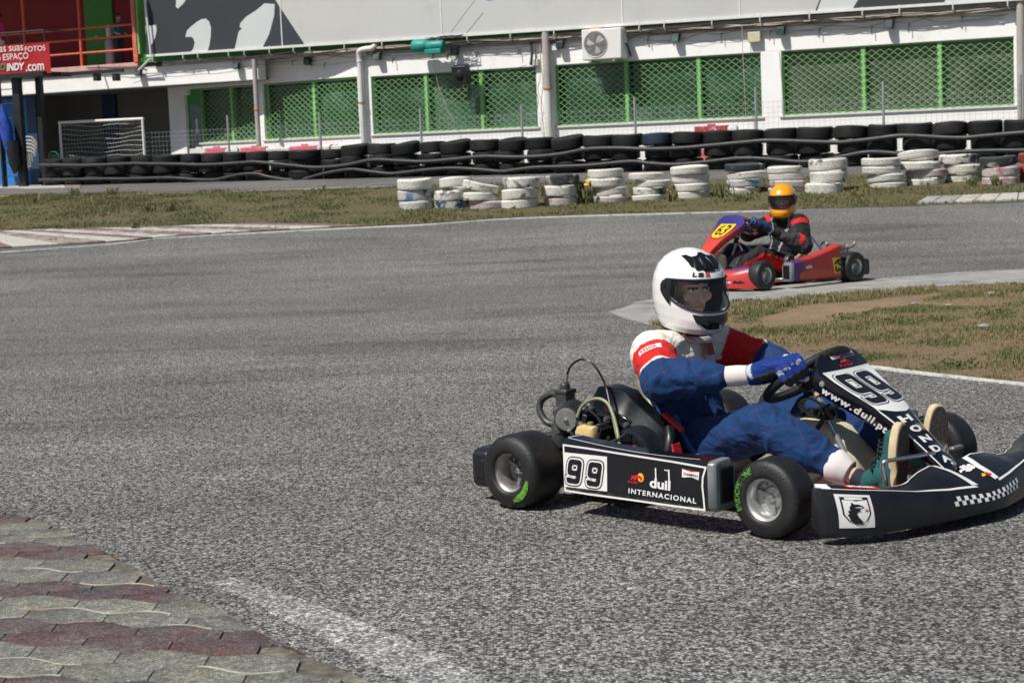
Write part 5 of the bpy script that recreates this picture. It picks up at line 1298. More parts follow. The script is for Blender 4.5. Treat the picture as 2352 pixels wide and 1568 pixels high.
for i, (xa, xb, yb, yt, n, ks, off) in enumerate(ST):
    gpt = gr((xa + xb) / 2, yb - 4); s = FPX / (gpt.y)
    R = (xb - xa) / 2 / s * .98; H_ = (yb - yt) / s * 1.0
    hs = H_ / n; base = gpt + Vector((0, R * .9, 0)); base.z = terr(gpt.y) - .02
    ks = ks.split()
    for l in range(n):
        tx, ty = rnd.uniform(-.03, .03), rnd.uniform(-.03, .03)
        if i == 1 and l == 2: ty = -.12
        if i == 2 and l == 2: ty = -.24; tx = .05
        if i == 12 and l == 3: ty = -.13
        if i == 14 and l == 2: ty = .02
        if i == 2 and l == 1: ty = -.10
        sz = R * (.96 + rnd.uniform(-.03, .04)) / .30
        ds = {'w': 'white painted', 'bw': 'white tyre with blue and black patches', 'rw': 'white tyre stained red', 'dk': 'dark worn', 'rd': 'red painted'}
        kd = ks[l]; look = 'chipped white tyre' if kd[0] == 'w' else {'bw': 'blue and white blotched tyre', 'rw': 'white tyre with reddish stains', 'dk': 'dark tyre with white paint remains', 'rd': 'red painted tyre'}[kd]
        pos_ = {3: ['at the bottom', 'in the middle', 'on top'], 4: ['at the bottom', 'second from the bottom', 'second from the top', 'on top']}[n][l]
        o = put_tyre(TM[kd], base + Vector((off[l] * 1.0 + rnd.uniform(-.012, .012), rnd.uniform(-.02, .02), l * hs + (.02 if (i, l) in ((2, 2), (1, 2), (12, 3)) else 0))), (sz, sz, hs / .17 * .97), (tx, ty, rnd.uniform(0, 6.28)), '%s %s, %s stack from left' % (look, pos_, ORD[i]) if i < 15 else 'red painted tyre %s of the stack cut by the right edge' % pos_, 'white painted tyre stacks')
        if i == 2: o.location.x += .02; o.location.y -= .18
# ------------------------------------------------------------------ racing karts, local frame: x forward, y to the driver's left, rear axle at x=0
def text4(name, s, pts, K, m, par, off=.0015, bold=.02, shear=0, ax=None, val=None, plane=None, du=None, ref=None, space=1.0, mapw=None):
    """pts: three photo pixels bottom-left, bottom-right, top-left on a plane of the kart"""
    if ax is not None: P = [K.un(x, y, ax, val) for x, y in pts]
    else: P = [K.unp(x, y, *plane) for x, y in pts]
    f = quadmap(P[0], P[1], P[2], off, K.I @ (EYEP - K.pos))
    if len(P) == 4: f = quad4(P[0], P[1], P[3], P[2], off, K.I @ (EYEP - K.pos))
    return text_on(name, s, f, M[m], par, bold=bold, shear=shear, du=du, ref=ref, space=space)

def wheel(par, x, y, R, w, side, m_rim, steer=0, spin=0, prn=None):
    """side -1 = right. rim (part) > tyre, valve, bolts"""
    Rm = Matrix.Rotation(steer, 3, 'Z'); c = Vector((x, y, R)); ax = Rm @ Vector((0, side, 0)); h = w / 2
    rr = .066
    rm = MB(); rm.lathe([(rr + .005, h * .93), (rr + .006, h * .85), (rr, h * .80), (rr - .006, h * .7), (rr - .010, h * .1), (rr - .010, -h * .7), (rr + .004, -h * .9)], c, ax, 36)
    rm.lathe([(rr - .010, h * .12), (.040, h * .05), (.034, h * .16), (.018, h * .20), (.001, h * .2)], c, ax, 36)
    wo = rm.obj('wheel', M[m_rim], par)
    ty = MB()
    pr = [(rr + .004, h * .90), (rr + .010, h * .99), (rr + .022, h * 1.0), (R * .74, h * .985), (R * .86, h * .94), (R * .945, h * .84), (R * .985, h * .68), (R * .998, h * .4), (R, 0), (R * .998, -h * .4), (R * .985, -h * .68), (R * .945, -h * .84), (R * .86, -h * .94), (R * .74, -h * .985), (rr + .022, -h), (rr + .004, -h * .9)]
    ty.lathe(pr, c, ax, 64); ty.obj('tyre', M['slick'], wo, sharp=60)
    # three spokes of the rim centre
    up = Vector((0, 0, 1)); a_ = ax.cross(up).normalized(); b_ = a_.cross(ax).normalized()
    def pol(r, t, o): return c + ax * o + (a_ * math.cos(t) + b_ * math.sin(t)) * r
    for k in range(3):
        t = spin + k * 2 * PI / 3; s = MB()
        s.loft([[pol(.016, t - .5, h * .22), pol(.016, t + .5, h * .22), pol(.016, t + .5, h * .10), pol(.016, t - .5, h * .10)], [pol(rr - .011, t - .10, h * .34), pol(rr - .011, t + .10, h * .34), pol(rr - .011, t + .10, h * .2), pol(rr - .011, t - .10, h * .2)]])
        s.obj('spoke', M[m_rim], wo)
    s = MB(); s.lathe([(.001, h * .42), (.011, h * .40), (.015, h * .3), (.016, h * .12)], c, ax, 12); s.obj('axle_nut', M['chrome'], wo)
    s = MB(); s.tube([pol(rr - .016, spin + 1.0, h * .3), pol(rr - .022, spin + 1.05, h * .62)], .004, 6); s.obj('valve', M['decal_black'] if prn is None else M['alu'], wo)
    if prn:
        word, t0, t1, r0, r1 = prn
        def mp(u, v):
            t = t0 + (t1 - t0) * u; r = r0 + (r1 - r0) * v
            # follow the sidewall bulge
            f = r / R; o = h * (1.0 if f < .74 else 1.0 - (f - .74) / .12 * .045 if f < .86 else .955 - (f - .86) / .085 * .115)
            return pol(r, t, o + .0016)
        if word: text_on('tyre_lettering', word, mp, M['tyre_print'], wo, bold=.03, du=.05)
        else:
            w_ = patch('tyre_lettering', [(0, .1), (.2, 0), (.8, .0), (1, .3), (1, .8), (.7, 1), (.3, .9), (0, .6)], mp, M['tyre_print'], wo, du=.06)
    return wo

def nine(mp, W_, H_, off, par, sw=.305, dl=.010):
    """a heavy block 9: core, pale line and dark outline; mp(u, v, off) takes metres"""
    sw = W_ * sw; hx, hy = sw / 2, sw / 2; x0, x1, y0, y1 = hx, W_ - hx, hy, H_ - hy; c = W_ * .10; ym = H_ * .44
    path = [(x0, y0 + H_ * .13), (x0, y0 + c), (x0 + c * .3, y0 + c * .3), (x0 + c, y0), (x1 - c, y0), (x1 - c * .3, y0 + c * .3), (x1, y0 + c), (x1, ym), (x1, y1 - c), (x1 - c * .3, y1 - c * .3), (x1 - c, y1), (x0 + c, y1), (x0 + c * .3, y1 - c * .3), (x0, y1 - c), (x0, ym + c), (x0 + c * .3, ym + c * .3), (x0 + c, ym), (x1 - hx * .2, ym)]
    for i, (m_, ex) in enumerate((('decal_black', 2.0 * dl), ('decal_white', 1.15 * dl), ('decal_black', 0))):
        p2 = [(path[0][0], path[0][1] + ex / 2)] + path[1:]
        patch('racing_number', ribbon(p2, sw + ex), lambda u, v, O=off + .0006 + i * .0007: mp(u, v, O), M[m_], par, du=.03)

def make_kart(K, st, label):
    A = st == 'A'
    k = thing('racing_kart', label, 'kart', K.pos, rad(K.deg))
    s = -1 if A else 1                                   # side facing the camera
    pm, gm = ('plastic_black', 'gloss_black') if A else ('plastic_black', 'kart_panel')
    fm = 'frame_red' if A else 'frame_orange'
    # --- frame tubes
    w = MB()
    for q in (-1, 1):
        w2 = MB(); w2.tube(spline([(-.10, q * .24, .07), (.15, q * .25, .055), (.5, q * .30, .05), (.85, q * .30, .05), (1.05, q * .22, .05), (1.32, q * .16, .05)], 6), .016, 10); w2.obj('frame_rail', M[fm], k)
    for x, yy in ((.12, .26), (.62, .30), (.98, .26), (1.32, .16)):
        w2 = MB(); w2.tube([(x, -yy, .05), (x, yy, .05)], .014, 8); w2.obj('cross_member', M[fm], k)
    for q in (-1, 1):
        w2 = MB(); w2.tube(spline([(.22, q * .25, .07), (.26, q * .56, .085), (.50, q * .60, .085), (.78, q * .56, .085), (.82, q * .30, .07)], 5), .010, 8); w2.obj('side_bar', M['chrome' if A else 'satin'], k)
        w2 = MB(); w2.tube([(1.00, q * .30, .06), (1.04, q * .50, .13)], .015, 8); w2.tube([(1.10, q * .26, .06), (1.04, q * .50, .13)], .013, 8); w2.obj('stub_arm', M[fm], k)
        w2 = MB(); w2.tube([(.90, q * .05, .10), (1.0, q * .46, .10)], .008, 8); w2.obj('tie_rod', M['satin'], k)
    w2 = MB(); w2.box((.75, 0, .040), (1.15, .56, .004)); w2.obj('floor_tray', M['alu_dirty'], k)
    w2 = MB(); w2.tube([(0, -.60, .14), (0, .60, .14)], .02, 14); w2.obj('rear_axle', M['satin'], k)
    w2 = MB(); w2.lathe([(.03, -.004), (.085, -.004), (.085, .004), (.03, .004)], (0, .18, .14), (0, 1, 0), 28); w2.obj('brake_disc', M['alu_dirty'], k)
    w2 = MB(); w2.lathe([(.03, -.003), (.095, -.003), (.095, .003), (.03, .003)], (0, -.22, .14), (0, 1, 0), 28); w2.obj('sprocket', M['alu_dirty'], k)
    # --- wheels
    rim = 'alu' if A else 'alu'
    wheel(k, 0, s * .596, .135, .182, s, 'alu_dirty' if A else 'alu', spin=.6, prn=('', 3.35, 4.45, .088, .112) if A else None)
    wheel(k, 0, -s * .596, .135, .182, -s, 'alu_dirty')
    sa = -.02 if A else rad(6)
    wheel(k, 1.04, s * .540, .13, .13, s, rim, steer=sa, spin=.35, prn=('BRIDGESTONE', -.45, 1.15, .090, .113) if A else None)
    wheel(k, 1.04, -s * .540, .13, .13, -s, rim, steer=sa)
    # --- rear bumper
    w2 = MB(); ring = []
    for y in (-.62, -.605, -.56, .56, .605, .62):
        sc_ = {.62: .75, .605: .93, .56: 1.0}[abs(y)]; xm, zm = -.19, .122; ring.append([(xm + dx * sc_, y, zm + dz * sc_) for dx, dz in ((-.045, -.075), (-.058, -.06), (-.058, .06), (-.045, .075), (.03, .075), (.04, .06), (.04, -.06), (.03, -.075))])
    w2.loft(ring); bo = w2.obj('rear_bumper', M['plastic_black'], k, bevel=.006)
    for q in (-1, 1):
        w2 = MB(); w2.box((-.195, q * .621, .122), (.04, .006, .07)); w2.obj('bumper_recess', M['decal_black'], bo, bevel=.004)
        w2 = MB(); w2.tube([(-.20, q * .25, .10), (-.05, q * .25, .09)], .013, 8); w2.obj('bumper_mount', M['satin'], bo)
    # --- side pods
    for q in (-1, 1):
        xr, xf = (.245, .895) if A else (.185, .80)
        zr0, zr1, zf0, zf1 = (.095, .275, .082, .248) if A else (.06, .345, .062, .225)
        def zlo(t): return zr0 + (zf0 - zr0) * t
        def zhi(t): return zr1 + (zf1 - zr1) * t - .012 * math.sin(PI * t)
        yo = .66
        def sec(t, x, ins=0, sh=1.0):
            a, b = zlo(t), zhi(t); m_ = (a + b) / 2; hh = (b - a) / 2 * sh
            return [(x, q * (yo - .015 - ins), m_ - hh), (x, q * (yo - ins), m_ - hh + .014), (x, q * (yo - ins), m_ + hh - .012), (x, q * (yo - .012 - ins), m_ + hh), (x, q * (yo - .085 - ins * .2), m_ + hh + .004), (x, q * (yo - .11 - ins * .2), m_ + hh * .6), (x, q * (yo - .11 - ins * .2), m_ - hh)]
        body = MB(); T = [i / 10 for i in range(11)]; fr_x = xf - .032
        body.loft([sec(0, xr - .012, .03, .90), sec(0, xr - .004, .008, .98), sec(0, xr)] + [sec(t, xr + (fr_x - xr) * t) for t in T[1:]])
        pod = body.obj('side_pod', M[('gloss_black' if A else 'kart_fade')], k, sharp=30)
        cap = MB(); cap.loft([sec(1, fr_x + .0005, -.001), sec(1, fr_x + .012, .001), sec(1, fr_x + .022, .004, .995), sec(1, fr_x + .028, .010, .98), sec(1, fr_x + .0285, .012, .975)]); cap.obj('front_cap', M['cap_grey'], pod, sharp=50)
        w2 = MB(); a, b = zlo(1), zhi(1); w2.box((fr_x + .0285, q * (yo - .064), (a + b) / 2), (.008, .072, (b - a) * .70)); w2.obj('cap_intake', M['decal_black'], pod, bevel=.002)
        if q != s: continue
        F = q * yo
        if A:
            def un(zx, zy): p_ = K.un(1079.8 + zx / 3.25, 775.4 + zy / 3.25, 1, F); return p_
            f2 = lambda off: (lambda u, v: Vector((u, F + q * off, v)))
            def uv(zx, zy): p_ = un(zx, zy); return (min(max(p_.x, xr + .004), fr_x - .004), min(max(p_.z, .088), .272))
            outer = [uv(*p_) for p_ in [(662, 795), (900, 828), (1200, 876), (1500, 922), (1760, 968), (1738, 1040), (1735, 1110), (1745, 1200), (1752, 1290), (1500, 1252), (1200, 1208), (900, 1168), (660, 1132), (668, 1040), (672, 950), (664, 870)]]
            patch('white_border', ribbon(outer, .0065, True), f2(.0014), M['decal_white'], pod)
            top = [(xr + .01, q * (yo - .02)), (.45, q * (yo - .02)), (.62, q * (yo - .02)), (.82, q * (yo - .02))]
            zf = lambda x: zhi(min(1, max(0, (x - xr) / (fr_x - xr)))) + .0022
            patch('white_border', ribbon(top, .006), lambda u, v: Vector((u, v, zf(u))), M['decal_white'], pod, du=.06)
            patch('white_border', ribbon([(xr + .01, q * (yo - .02)), (xr + .02, q * (yo - .08))], .005), lambda u, v: Vector((u, v, zf(u) + .003)), M['decal_white'], pod)
            pl = [uv(*p_) for p_ in [(695, 852), (1024, 886), (1025, 1146), (688, 1106)]]
            patch('number_plate', pl, f2(.0018), M['decal_white'], pod)
            for x0 in (716, 866):
                d = x0 - 708; o_ = un(x0 + 4, 1078 + d * .14); a_ = (un(x0 + 104, 1092 + d * .14) - o_); b_ = (un(x0 + 26, 900 + d * .14) - o_)
                W_, H_ = a_.length, b_.length; sh_ = b_.dot(a_) / W_; hv = b_.z if True else 0
                nine(lambda u, v, off, O=o_, A_=a_ / W_, S=sh_, H=b_.z, A2=a_: Vector((O.x + u * A_.x * 1 + S * 0 + (b_.x) * v / H * 1, F + q * off, O.z + u * A_.z + v)), W_, b_.z, .0018, pod)
            face = K.I @ (EYEP - K.pos)
            def tx(s_, a_, b_, c_, m_, bold=.02, off=.002, sh=0, sp_=1.0): text_on('lettering', s_, quadmap(un(*a_), un(*b_), un(*c_), off, face), M[m_], pod, bold=bold, shear=sh, space=sp_)
            tx('INTERNACIONAL', (1184, 1158), (1690, 1237), (1186, 1120), 'decal_white', .025, sp_=1.25)
            tx('duil', (1342, 1115), (1496, 1142), (1345, 1040), 'decal_white', .035)
            for a_, b_ in (((1382, 970), (1396, 1110)), ((1480, 982), (1496, 1140))):
                p0, p1 = uv(*a_), uv(*b_); patch('logo_stem', [(p0[0], p0[1]), (p1[0], p0[1]), (p1[0], p1[1]), (p0[0], p1[1])], f2(.0023), M['decal_white'], pod)
            p0, p1 = uv(1452, 982), uv(1472, 992); patch('logo_stem', [(p0[0], p0[1]), (p1[0] + .012, p0[1]), (p1[0] + .012, p1[1]), (p0[0], p1[1])], f2(.0023), M['decal_white'], pod)
            # drink sponsor's emblem: yellow disc, red bull shape, word
            c_ = un(1275, 1042); patch('sponsor_emblem', [(c_.x + .0135 * math.cos(t * PI / 10), c_.z + .0155 * math.sin(t * PI / 10)) for t in range(20)], f2(.0018), M['decal_yellow'], pod)
            bl = [(1205, 1022), (1222, 1030), (1245, 1022), (1270, 1028), (1290, 1045), (1280, 1072), (1268, 1050), (1248, 1046), (1235, 1060), (1242, 1072), (1226, 1062), (1222, 1048), (1205, 1058), (1198, 1050), (1212, 1040)]
            patch('sponsor_emblem', [uv(*p_) for p_ in bl], f2(.0023), M['decal_red'], pod)
            tx('Red Bull', (1182, 1078), (1250, 1088), (1183, 1062), 'decal_red', .05)
            q4 = [uv(*p_) for p_ in [(1585, 976), (1713, 1000), (1708, 1061), (1583, 1038)]]; patch('sponsor_label', q4, f2(.0018), M['decal_white'], pod)
            patch('sponsor_emblem', [uv(*p_) for p_ in [(1585, 976), (1713, 1000), (1650, 1000)]], f2(.0022), M['decal_red'], pod)
            patch('sponsor_emblem', [uv(*p_) for p_ in [(1600, 1040), (1708, 1061), (1655, 1038)]], f2(.0022), M['decal_black'], pod)
            tx('CHAMPION', (1596, 1022), (1700, 1042), (1597, 1002), 'decal_black', .01, .0027)
        else:
            zz = lambda zx, zy: K.un(1550.3 + zx / 4.875, 390.5 + zy / 4.875, 1, F); face = K.I @ (EYEP - K.pos)
            f2 = lambda off: (lambda u, v: Vector((u, F + q * off, v)))
            cl = lambda p_: (min(max(p_.x, xr + .004), fr_x - .004), min(max(p_.z, .078), .33))
            patch('lower_flash', [cl(zz(*p_)) for p_ in [(1400, 1150), (1520, 1120), (1700, 1105), (1905, 1130), (1905, 1185), (1650, 1205), (1400, 1232)]], f2(.0015), M['kart_fade_low'], pod)
            pl = [cl(zz(*p_)) for p_ in [(1757, 985), (1870, 975), (1900, 1140), (1790, 1155)]]; patch('number_plate', pl, f2(.002), M['decal_yellow'], pod)
            for off, m_, bd in ((.003, 'decal_black', .05),):
                text_on('racing_number', '63', quadmap(zz(1872, 985), zz(1890, 1135), zz(1775, 1000), off, face), M[m_], pod, bold=bd)
            text_on('lettering', 'elis', quadmap(zz(1465, 1105), zz(1535, 1100), zz(1467, 1062), .002, face), M['decal_white'], pod, bold=.03)
    # --- nose
    def lerpt(t, tab):
        for (a, va), (b, vb) in zip(tab, tab[1:]):
            if t <= b: return va + (vb - va) * (t - a) / (b - a)
        return tab[-1][1]
    kx = 0 if A else -.14
    XF = [(0, 1.53), (.2, 1.475), (.41, 1.40), (.50, 1.345), (.555, 1.29), (.585, 1.25)]
    ZT = [(0, .112), (.16, .124), (.3, .142), (.41, .160), (.585, .182)]
    ZR = [(0, .165), (.05, .185), (.12, .196), (.2, .186), (.26, .165), (.32, .158), (.40, .168), (.50, .186), (.585, .196)]
    XRr = [(0, 1.355), (.2, 1.355), (.32, 1.35), (.45, 1.29), (.585, 1.215)]
    if not A: ZR = [(0, .16), (.15, .17), (.3, .19), (.45, .215), (.585, .22)]; XF = [(0, 1.50), (.2, 1.46), (.41, 1.39), (.50, 1.335), (.555, 1.29), (.585, 1.25)]
    XF2 = [(0, 1.53), (.1, 1.532), (.2, 1.515), (.41, 1.475), (.55, 1.43), (.66, 1.375), (.735, 1.30)] if A else XF
    KY = 1.256 if A else 1.0
    ys = [-.585, -.575, -.55, -.52, -.48, -.44, -.40, -.36, -.32, -.29, -.26, -.23, -.2, -.16, -.12, -.08, -.05, 0]; ys = ys + [-y * KY for y in ys[-2::-1]]
    def nf(y, v):      # front face, v 0 bottom .. 1 top
        a = abs(y) if y < 0 else y / KY; x = lerpt(abs(y), XF2 if y > 0 else XF) + kx; z0 = .028 + .012 * (1 - a / .585); z1 = lerpt(a, ZT)
        return Vector((x + .010 * math.sin(PI * v) - .022 * v, y, z0 + (z1 - z0) * v))
    def nd(y, t):      # deck, t 0 front edge .. 1 rear ridge
        a = abs(y) if y < 0 else y / KY; p0 = nf(y, 1); p1 = Vector((lerpt(a, XRr) + kx, y, lerpt(a, ZR))); p1.z -= .085 * max(0, (a - .34) / .245) if (y > 0 and A) else 0; p_ = p0.lerp(p1, t); p_.z += .012 * math.sin(PI * t) * (1 if a < .25 else .4); return p_
    w2 = MB(); rings = []
    for y in ys:
        ab_ = abs(y) if y < 0 else y / KY; r = [nf(y, v) for v in (.08, .3, .6, .85, 1)] + [nd(y, t) for t in (.08, .3, .55, .8, .95)] + [Vector((lerpt(ab_, XRr) + kx - .006, y, lerpt(ab_, ZR) - .012 - (.085 * max(0, (ab_ - .34) / .245) if (y > 0 and A) else 0))), Vector((lerpt(ab_, XRr) + kx - .01, y, .05)), Vector((lerpt(ab_, XRr) + kx + .02, y, .03)), nf(y, 0) + Vector((-.02, 0, -.005)), nf(y, 0)]
        if ab_ > .58: c_ = sum(r, Vector()) / len(r); r = [c_.lerp(p_, .86) for p_ in r]
        rings.append(r)
    w2.loft(rings); ns_ = w2.obj('front_fairing', M['plastic_black' if A else 'kart_nose'], k, sharp=55)
    up = Vector((0, 0, 1))
    def dk(off): return lambda u, v: nd(u, v) + (Vector((.35, 0, .94))) * off
    def ff(off): return lambda u, v: nf(u, v) + Vector((.95, 0, .1)).normalized() * off
    if A:
        sg = -1
        edge = [(-.575, .05), (-.45, .05), (-.3, .05), (-.15, .06), (-.03, .08)]
        patch('white_border', ribbon(edge, .05), dk(.0018), M['decal_white'], ns_, du=.04)
        rs = [(-.565, .82), (-.5, .84), (-.42, .86), (-.34, .84), (-.29, .80), (-.25, .86), (-.18, .90), (-.09, .92), (-.055, .6), (-.03, .12)]
        patch('white_border', ribbon([(-.57, .08), (-.572, .45)] + rs, .03), dk(.0019), M['decal_white'], ns_, du=.03)
        rl_ = [(.10, .10), (.09, .5), (.11, .90), (.24, .90), (.32, .84), (.40, .8), (.55, .85), (.70, .85)]
        patch('white_border', ribbon(rl_, .03), dk(.0019), M['decal_white'], ns_, du=.03)
        patch('white_border', ribbon([(.10, .06), (.3, .05), (.715, .05)], .045), dk(.0018), M['decal_white'], ns_, du=.04)
        # shield plate with the dragon-like beast, chequered strip
        y0, y1 = -.556, -.468
        patch('emblem_plate', [(y0, .20), (y1, .17), (y1, .91), (y0, .92)], ff(.002), M['decal_white'], ns_, du=.04)
        def S(u, v): return (y0 + (y1 - y0) * u, .18 + .73 * v)
        sh = [S(.13, .93), S(.87, .93), S(.87, .42), S(.72, .2), S(.5, .07), S(.28, .2), S(.13, .42)]
        patch('emblem_outline', ribbon(sh, .004, True), ff(.0028), M['decal_black'], ns_, du=.04)
        patch('emblem_outline', [S(.13, .93), S(.87, .93), S(.87, .86), S(.5, .83), S(.13, .86)], ff(.003), M['decal_black'], ns_)
        beast = [S(.30, .62), S(.36, .70), S(.38, .78), S(.46, .72), S(.56, .72), S(.66, .67), S(.70, .62), S(.60, .60), S(.55, .55), S(.60, .52), S(.52, .50), S(.47, .45), S(.50, .35), S(.62, .18), S(.56, .13), S(.42, .13), S(.30, .22), S(.26, .35), S(.22, .40), S(.28, .44), S(.24, .52), S(.31, .54)]
        patch('emblem_figure', beast, ff(.0028), M['decal_black'], ns_)
        patch('emblem_flame', [S(.68, .54), S(.76, .57), S(.84, .53), S(.76, .51)], ff(.0032), M['decal_red'], ns_)
        qs = []
        for i in range(24):
            for j in range(2):
                if (i + j) % 2 == 0:
                    ya = -.165 + i * .0165; v0 = .66; qs.append([(ya, v0 - .17 * (1 - j)), (ya + .0165, v0 - .17 * (1 - j)), (ya + .0165, v0 + .17 * j), (ya, v0 + .17 * j)])
        patch('chequered_strip', qs, ff(.002), M['decal_white'], ns_)
        patch('sponsor_label', [(-.515, .26), (-.42, .20), (-.42, .52), (-.515, .60)], dk(.0022), M['decal_red'], ns_, du=.03)
        text_on('lettering', 'RSE', lambda u, v: dk(.0028)(-.505 + u * .075, .32 - .03 * u + v * .2), M['decal_white'], ns_, bold=.04)
        text_on('lettering', 'elis', lambda u, v: dk(.0022)(.0 + u * .075, .50 + v * .25), M['decal_white'], ns_, bold=.05)
        patch('sponsor_emblem', [(.045, .26), (.06, .33), (.075, .28), (.06, .24)], dk(.0022), M['decal_yellow'], ns_); patch('sponsor_emblem', [(.07, .24), (.085, .32), (.10, .22), (.085, .2)], dk(.0022), M['decal_red'], ns_)
        w2 = MB(); w2.lathe([(.07, 0), (.075, .03), (.068, .035), (.06, .005)], (1.30, .47, .19), (-.5, 0, .3), 16, a0=0, a1=PI); 
    else:
        text_on('lettering', 'suzuki racing'[:6], lambda u, v: ff(.002)(.56 - u * .10, .40 + v * .2), M['decal_white'], ns_, bold=.02) if False else None
        patch('logo_bird', [(.50, .35), (.46, .5), (.44, .42), (.42, .55), (.40, .35), (.45, .3)], ff(.002), M['decal_black'], ns_)
        patch('logo_line', [(.39, .36), (.31, .38), (.31, .48), (.39, .46)], ff(.002), M['cuff'], ns_)
    # --- steering panel
    px, pz = (0, 0) if A else (-.11, .085)
    PRF = [(.545, .952, .085), (.535, .957, .12), (.50, .976, .158), (.478, .987, .165), (.44, 1.043, .150), (.40, 1.108, .125), (.363, 1.165, .102), (.33, 1.205, .084), (.283, 1.262, .068), (.23, 1.325, .060), (.165, 1.40, .052)]
    if not A: PRF = [(z, x, h_ * 1.05) for z, x, h_ in PRF]
    PRF = PRF[::-1]
    def pan(z, v): # v -1..1 across
        for (z0, x0, h0), (z1, x1, h1) in zip(PRF, PRF[1:]):
            if z <= z1 + 1e-6: t = (z - z0) / (z1 - z0); break
        x = x0 + (x1 - x0) * t; h_ = h0 + (h1 - h0) * t
        return Vector((x + px - .012 * v * v, v * h_, z + pz))
    w2 = MB(); rings = []
    zs = [p_[0] for p_ in PRF]; zz_ = []
    for a, b in zip(zs, zs[1:]): zz_ += [a, (a + b) / 2]
    zz_.append(zs[-1])
    for z in zz_:
        c_ = pan(z, 0); dn_ = Vector((-.035, 0, -.045)); e0, e1 = pan(z, -1), pan(z, 1)
        dd = min(1, max(.25, (z - .15) / .15))
        rings.append([e0 + dn_ * dd + Vector((0, .004, 0)), e0 + dn_ * dd * .25] + [pan(z, v) for v in (-.97, -.7, -.35, 0, .35, .7, .97)] + [e1 + dn_ * dd * .25, e1 + dn_ * dd + Vector((0, -.004, 0))])
    w2.loft(rings, closed=False, caps=False)
    pn = w2.obj('front_panel', M[gm], k, sharp=50)
    sol = pn.modifiers.new('thickness', 'SOLIDIFY'); sol.thickness = .0035; sol.offset = -1
    nrm = Vector((.54, 0, .84))
    def pf(off): return lambda u, v: pan(v, u) + nrm * off
    if A:
        patch('number_plate', [(-.86, .482), (.95, .482), (.98, .42), (.99, .36), (.97, .345), (.5, .342), (-.2, .348), (-.90, .362)], pf(.002), M['decal_white'], pn, du=.03)
        for a0, zb0 in ((-.108, .377), (.010, .374)):
            def mpn(u, v, off, A0=a0, ZB=zb0):
                z = ZB + v * .54; h_ = (pan(z, 1) - pan(z, -1)).length / 2
                return pan(z, (A0 + u + (.125 - v) * .16) / h_) + nrm * off
            nine(mpn, .098, .168, .0022, pn, sw=.31, dl=.009)
        patch('white_border', ribbon([(-.93, .362), (-.92, .33), (-.90, .283), (-.90, .23), (-.90, .17)], .10), pf(.002), M['decal_white'], pn, du=.02)
        patch('white_border', ribbon([(.95, .33), (.93, .283), (.93, .23), (.92, .19)], .05), pf(.002), M['decal_white'], pn, du=.02)
        for i, ch in enumerate('HONDA'):
            z1_ = .335 - i * .031; text_on('lettering', ch, (lambda Z: lambda u, v: pf(.0024)(-.45 + u * .9, Z - .021 + v * .019))(z1_), M['decal_white'], pn, bold=.05)
        patch('sponsor_label', [(-.60, .5425), (.72, .5425), (.62, .518), (-.45, .518)], lambda u, v: pan(v, u) + Vector((.9, 0, .4)) * .003, M['decal_white'], pn, knots=[.522, .5265, .531, .5352, .539])
        text_on('lettering', 'HRC', lambda u, v: pan(.5275 + .013 * v, -.42 + u * .98) + Vector((.9, 0, .4)) * .0065, M['decal_red'], pn, bold=.06, du=.2)
        patch('sponsor_label', [(-.1, .526), (.62, .526), (.60, .520), (-.1, .520)], lambda u, v: pan(v, u) + Vector((.9, 0, .4)) * .0042, M['decal_blue'], pn, knots=[.522, .5245])
        text_on('lettering', 'Red Bull', lambda u, v: pan(.490 + .009 * v, -.22 + u * .50) + Vector((.9, 0, .4)) * .0025, M['decal_red'], pn, bold=.05)
        patch('sponsor_emblem', [(-.16, .503), (.24, .503), (.22, .512), (.04, .521), (-.14, .512)], lambda u, v: pan(v, u) + Vector((.9, 0, .4)) * .0025, M['decal_red'], pn)
        patch('sponsor_emblem', [(-.02, .508), (.10, .508), (.04, .518)], lambda u, v: pan(v, u) + Vector((.9, 0, .4)) * .003, M['decal_yellow'], pn)
        # web address on the near flange
        def fl(u, v):
            z = .456 - u * .140; e0 = pan(z, -1); dn_ = Vector((-.035, 0, -.045)); return e0 + dn_ * (.95 - .60 * v) + Vector((-.002, -.0035, .002))
        text_on('lettering', 'www.duil.pt', fl, M['decal_white'], pn, bold=.04, space=1.25)
        for z, u in ((.462, -.93), (.182, .35)):
            w2 = MB(); w2.lathe([(.001, .004), (.009, .003), (.011, -.002)], pan(z, u) + nrm * .002 if u > 0 else pan(z, -1) + Vector((-.012, -.003, -.014)), nrm if u > 0 else (0, -1, 0), 14); w2.obj('screw', M['alu'], pn)
    else:
        patch('number_plate', [(-.62, .475), (.62, .475), (.72, .42), (.72, .375), (.3, .355), (-.3, .355), (-.72, .375), (-.72, .42)], pf(.002), M['decal_black'], pn, du=.04)
        patch('number_plate', [(-.57, .471), (.57, .471), (.66, .42), (.66, .378), (.3, .36), (-.3, .36), (-.66, .378), (-.66, .42)], pf(.003), M['decal_yellow'], pn, du=.04)
        text_on('racing_number', '63', lambda u, v: pf(.0045)(-.44 + u * .88, .380 + v * .082), M['decal_black'], pn, bold=.015, du=.2)
    # --- steering wheel, column
    cw = Vector((.823 + px, 0, .452 + pz)); n_ = Vector((-.57, 0, .82)); e1 = Vector((.82, 0, .57)); e2 = Vector((0, -1, 0)); R = .158
    if A:
        P = [cw + e1 * (R * math.sin(t * PI / 24)) + e2 * (R * math.cos(t * PI / 24)) for t in range(48)]
    else:
        P = [cw + e1 * (R * math.sin(t * PI / 24) * (1 if math.sin(t * PI / 24) < .75 else .9)) + e2 * (R * math.cos(t * PI / 24)) for t in range(48)]
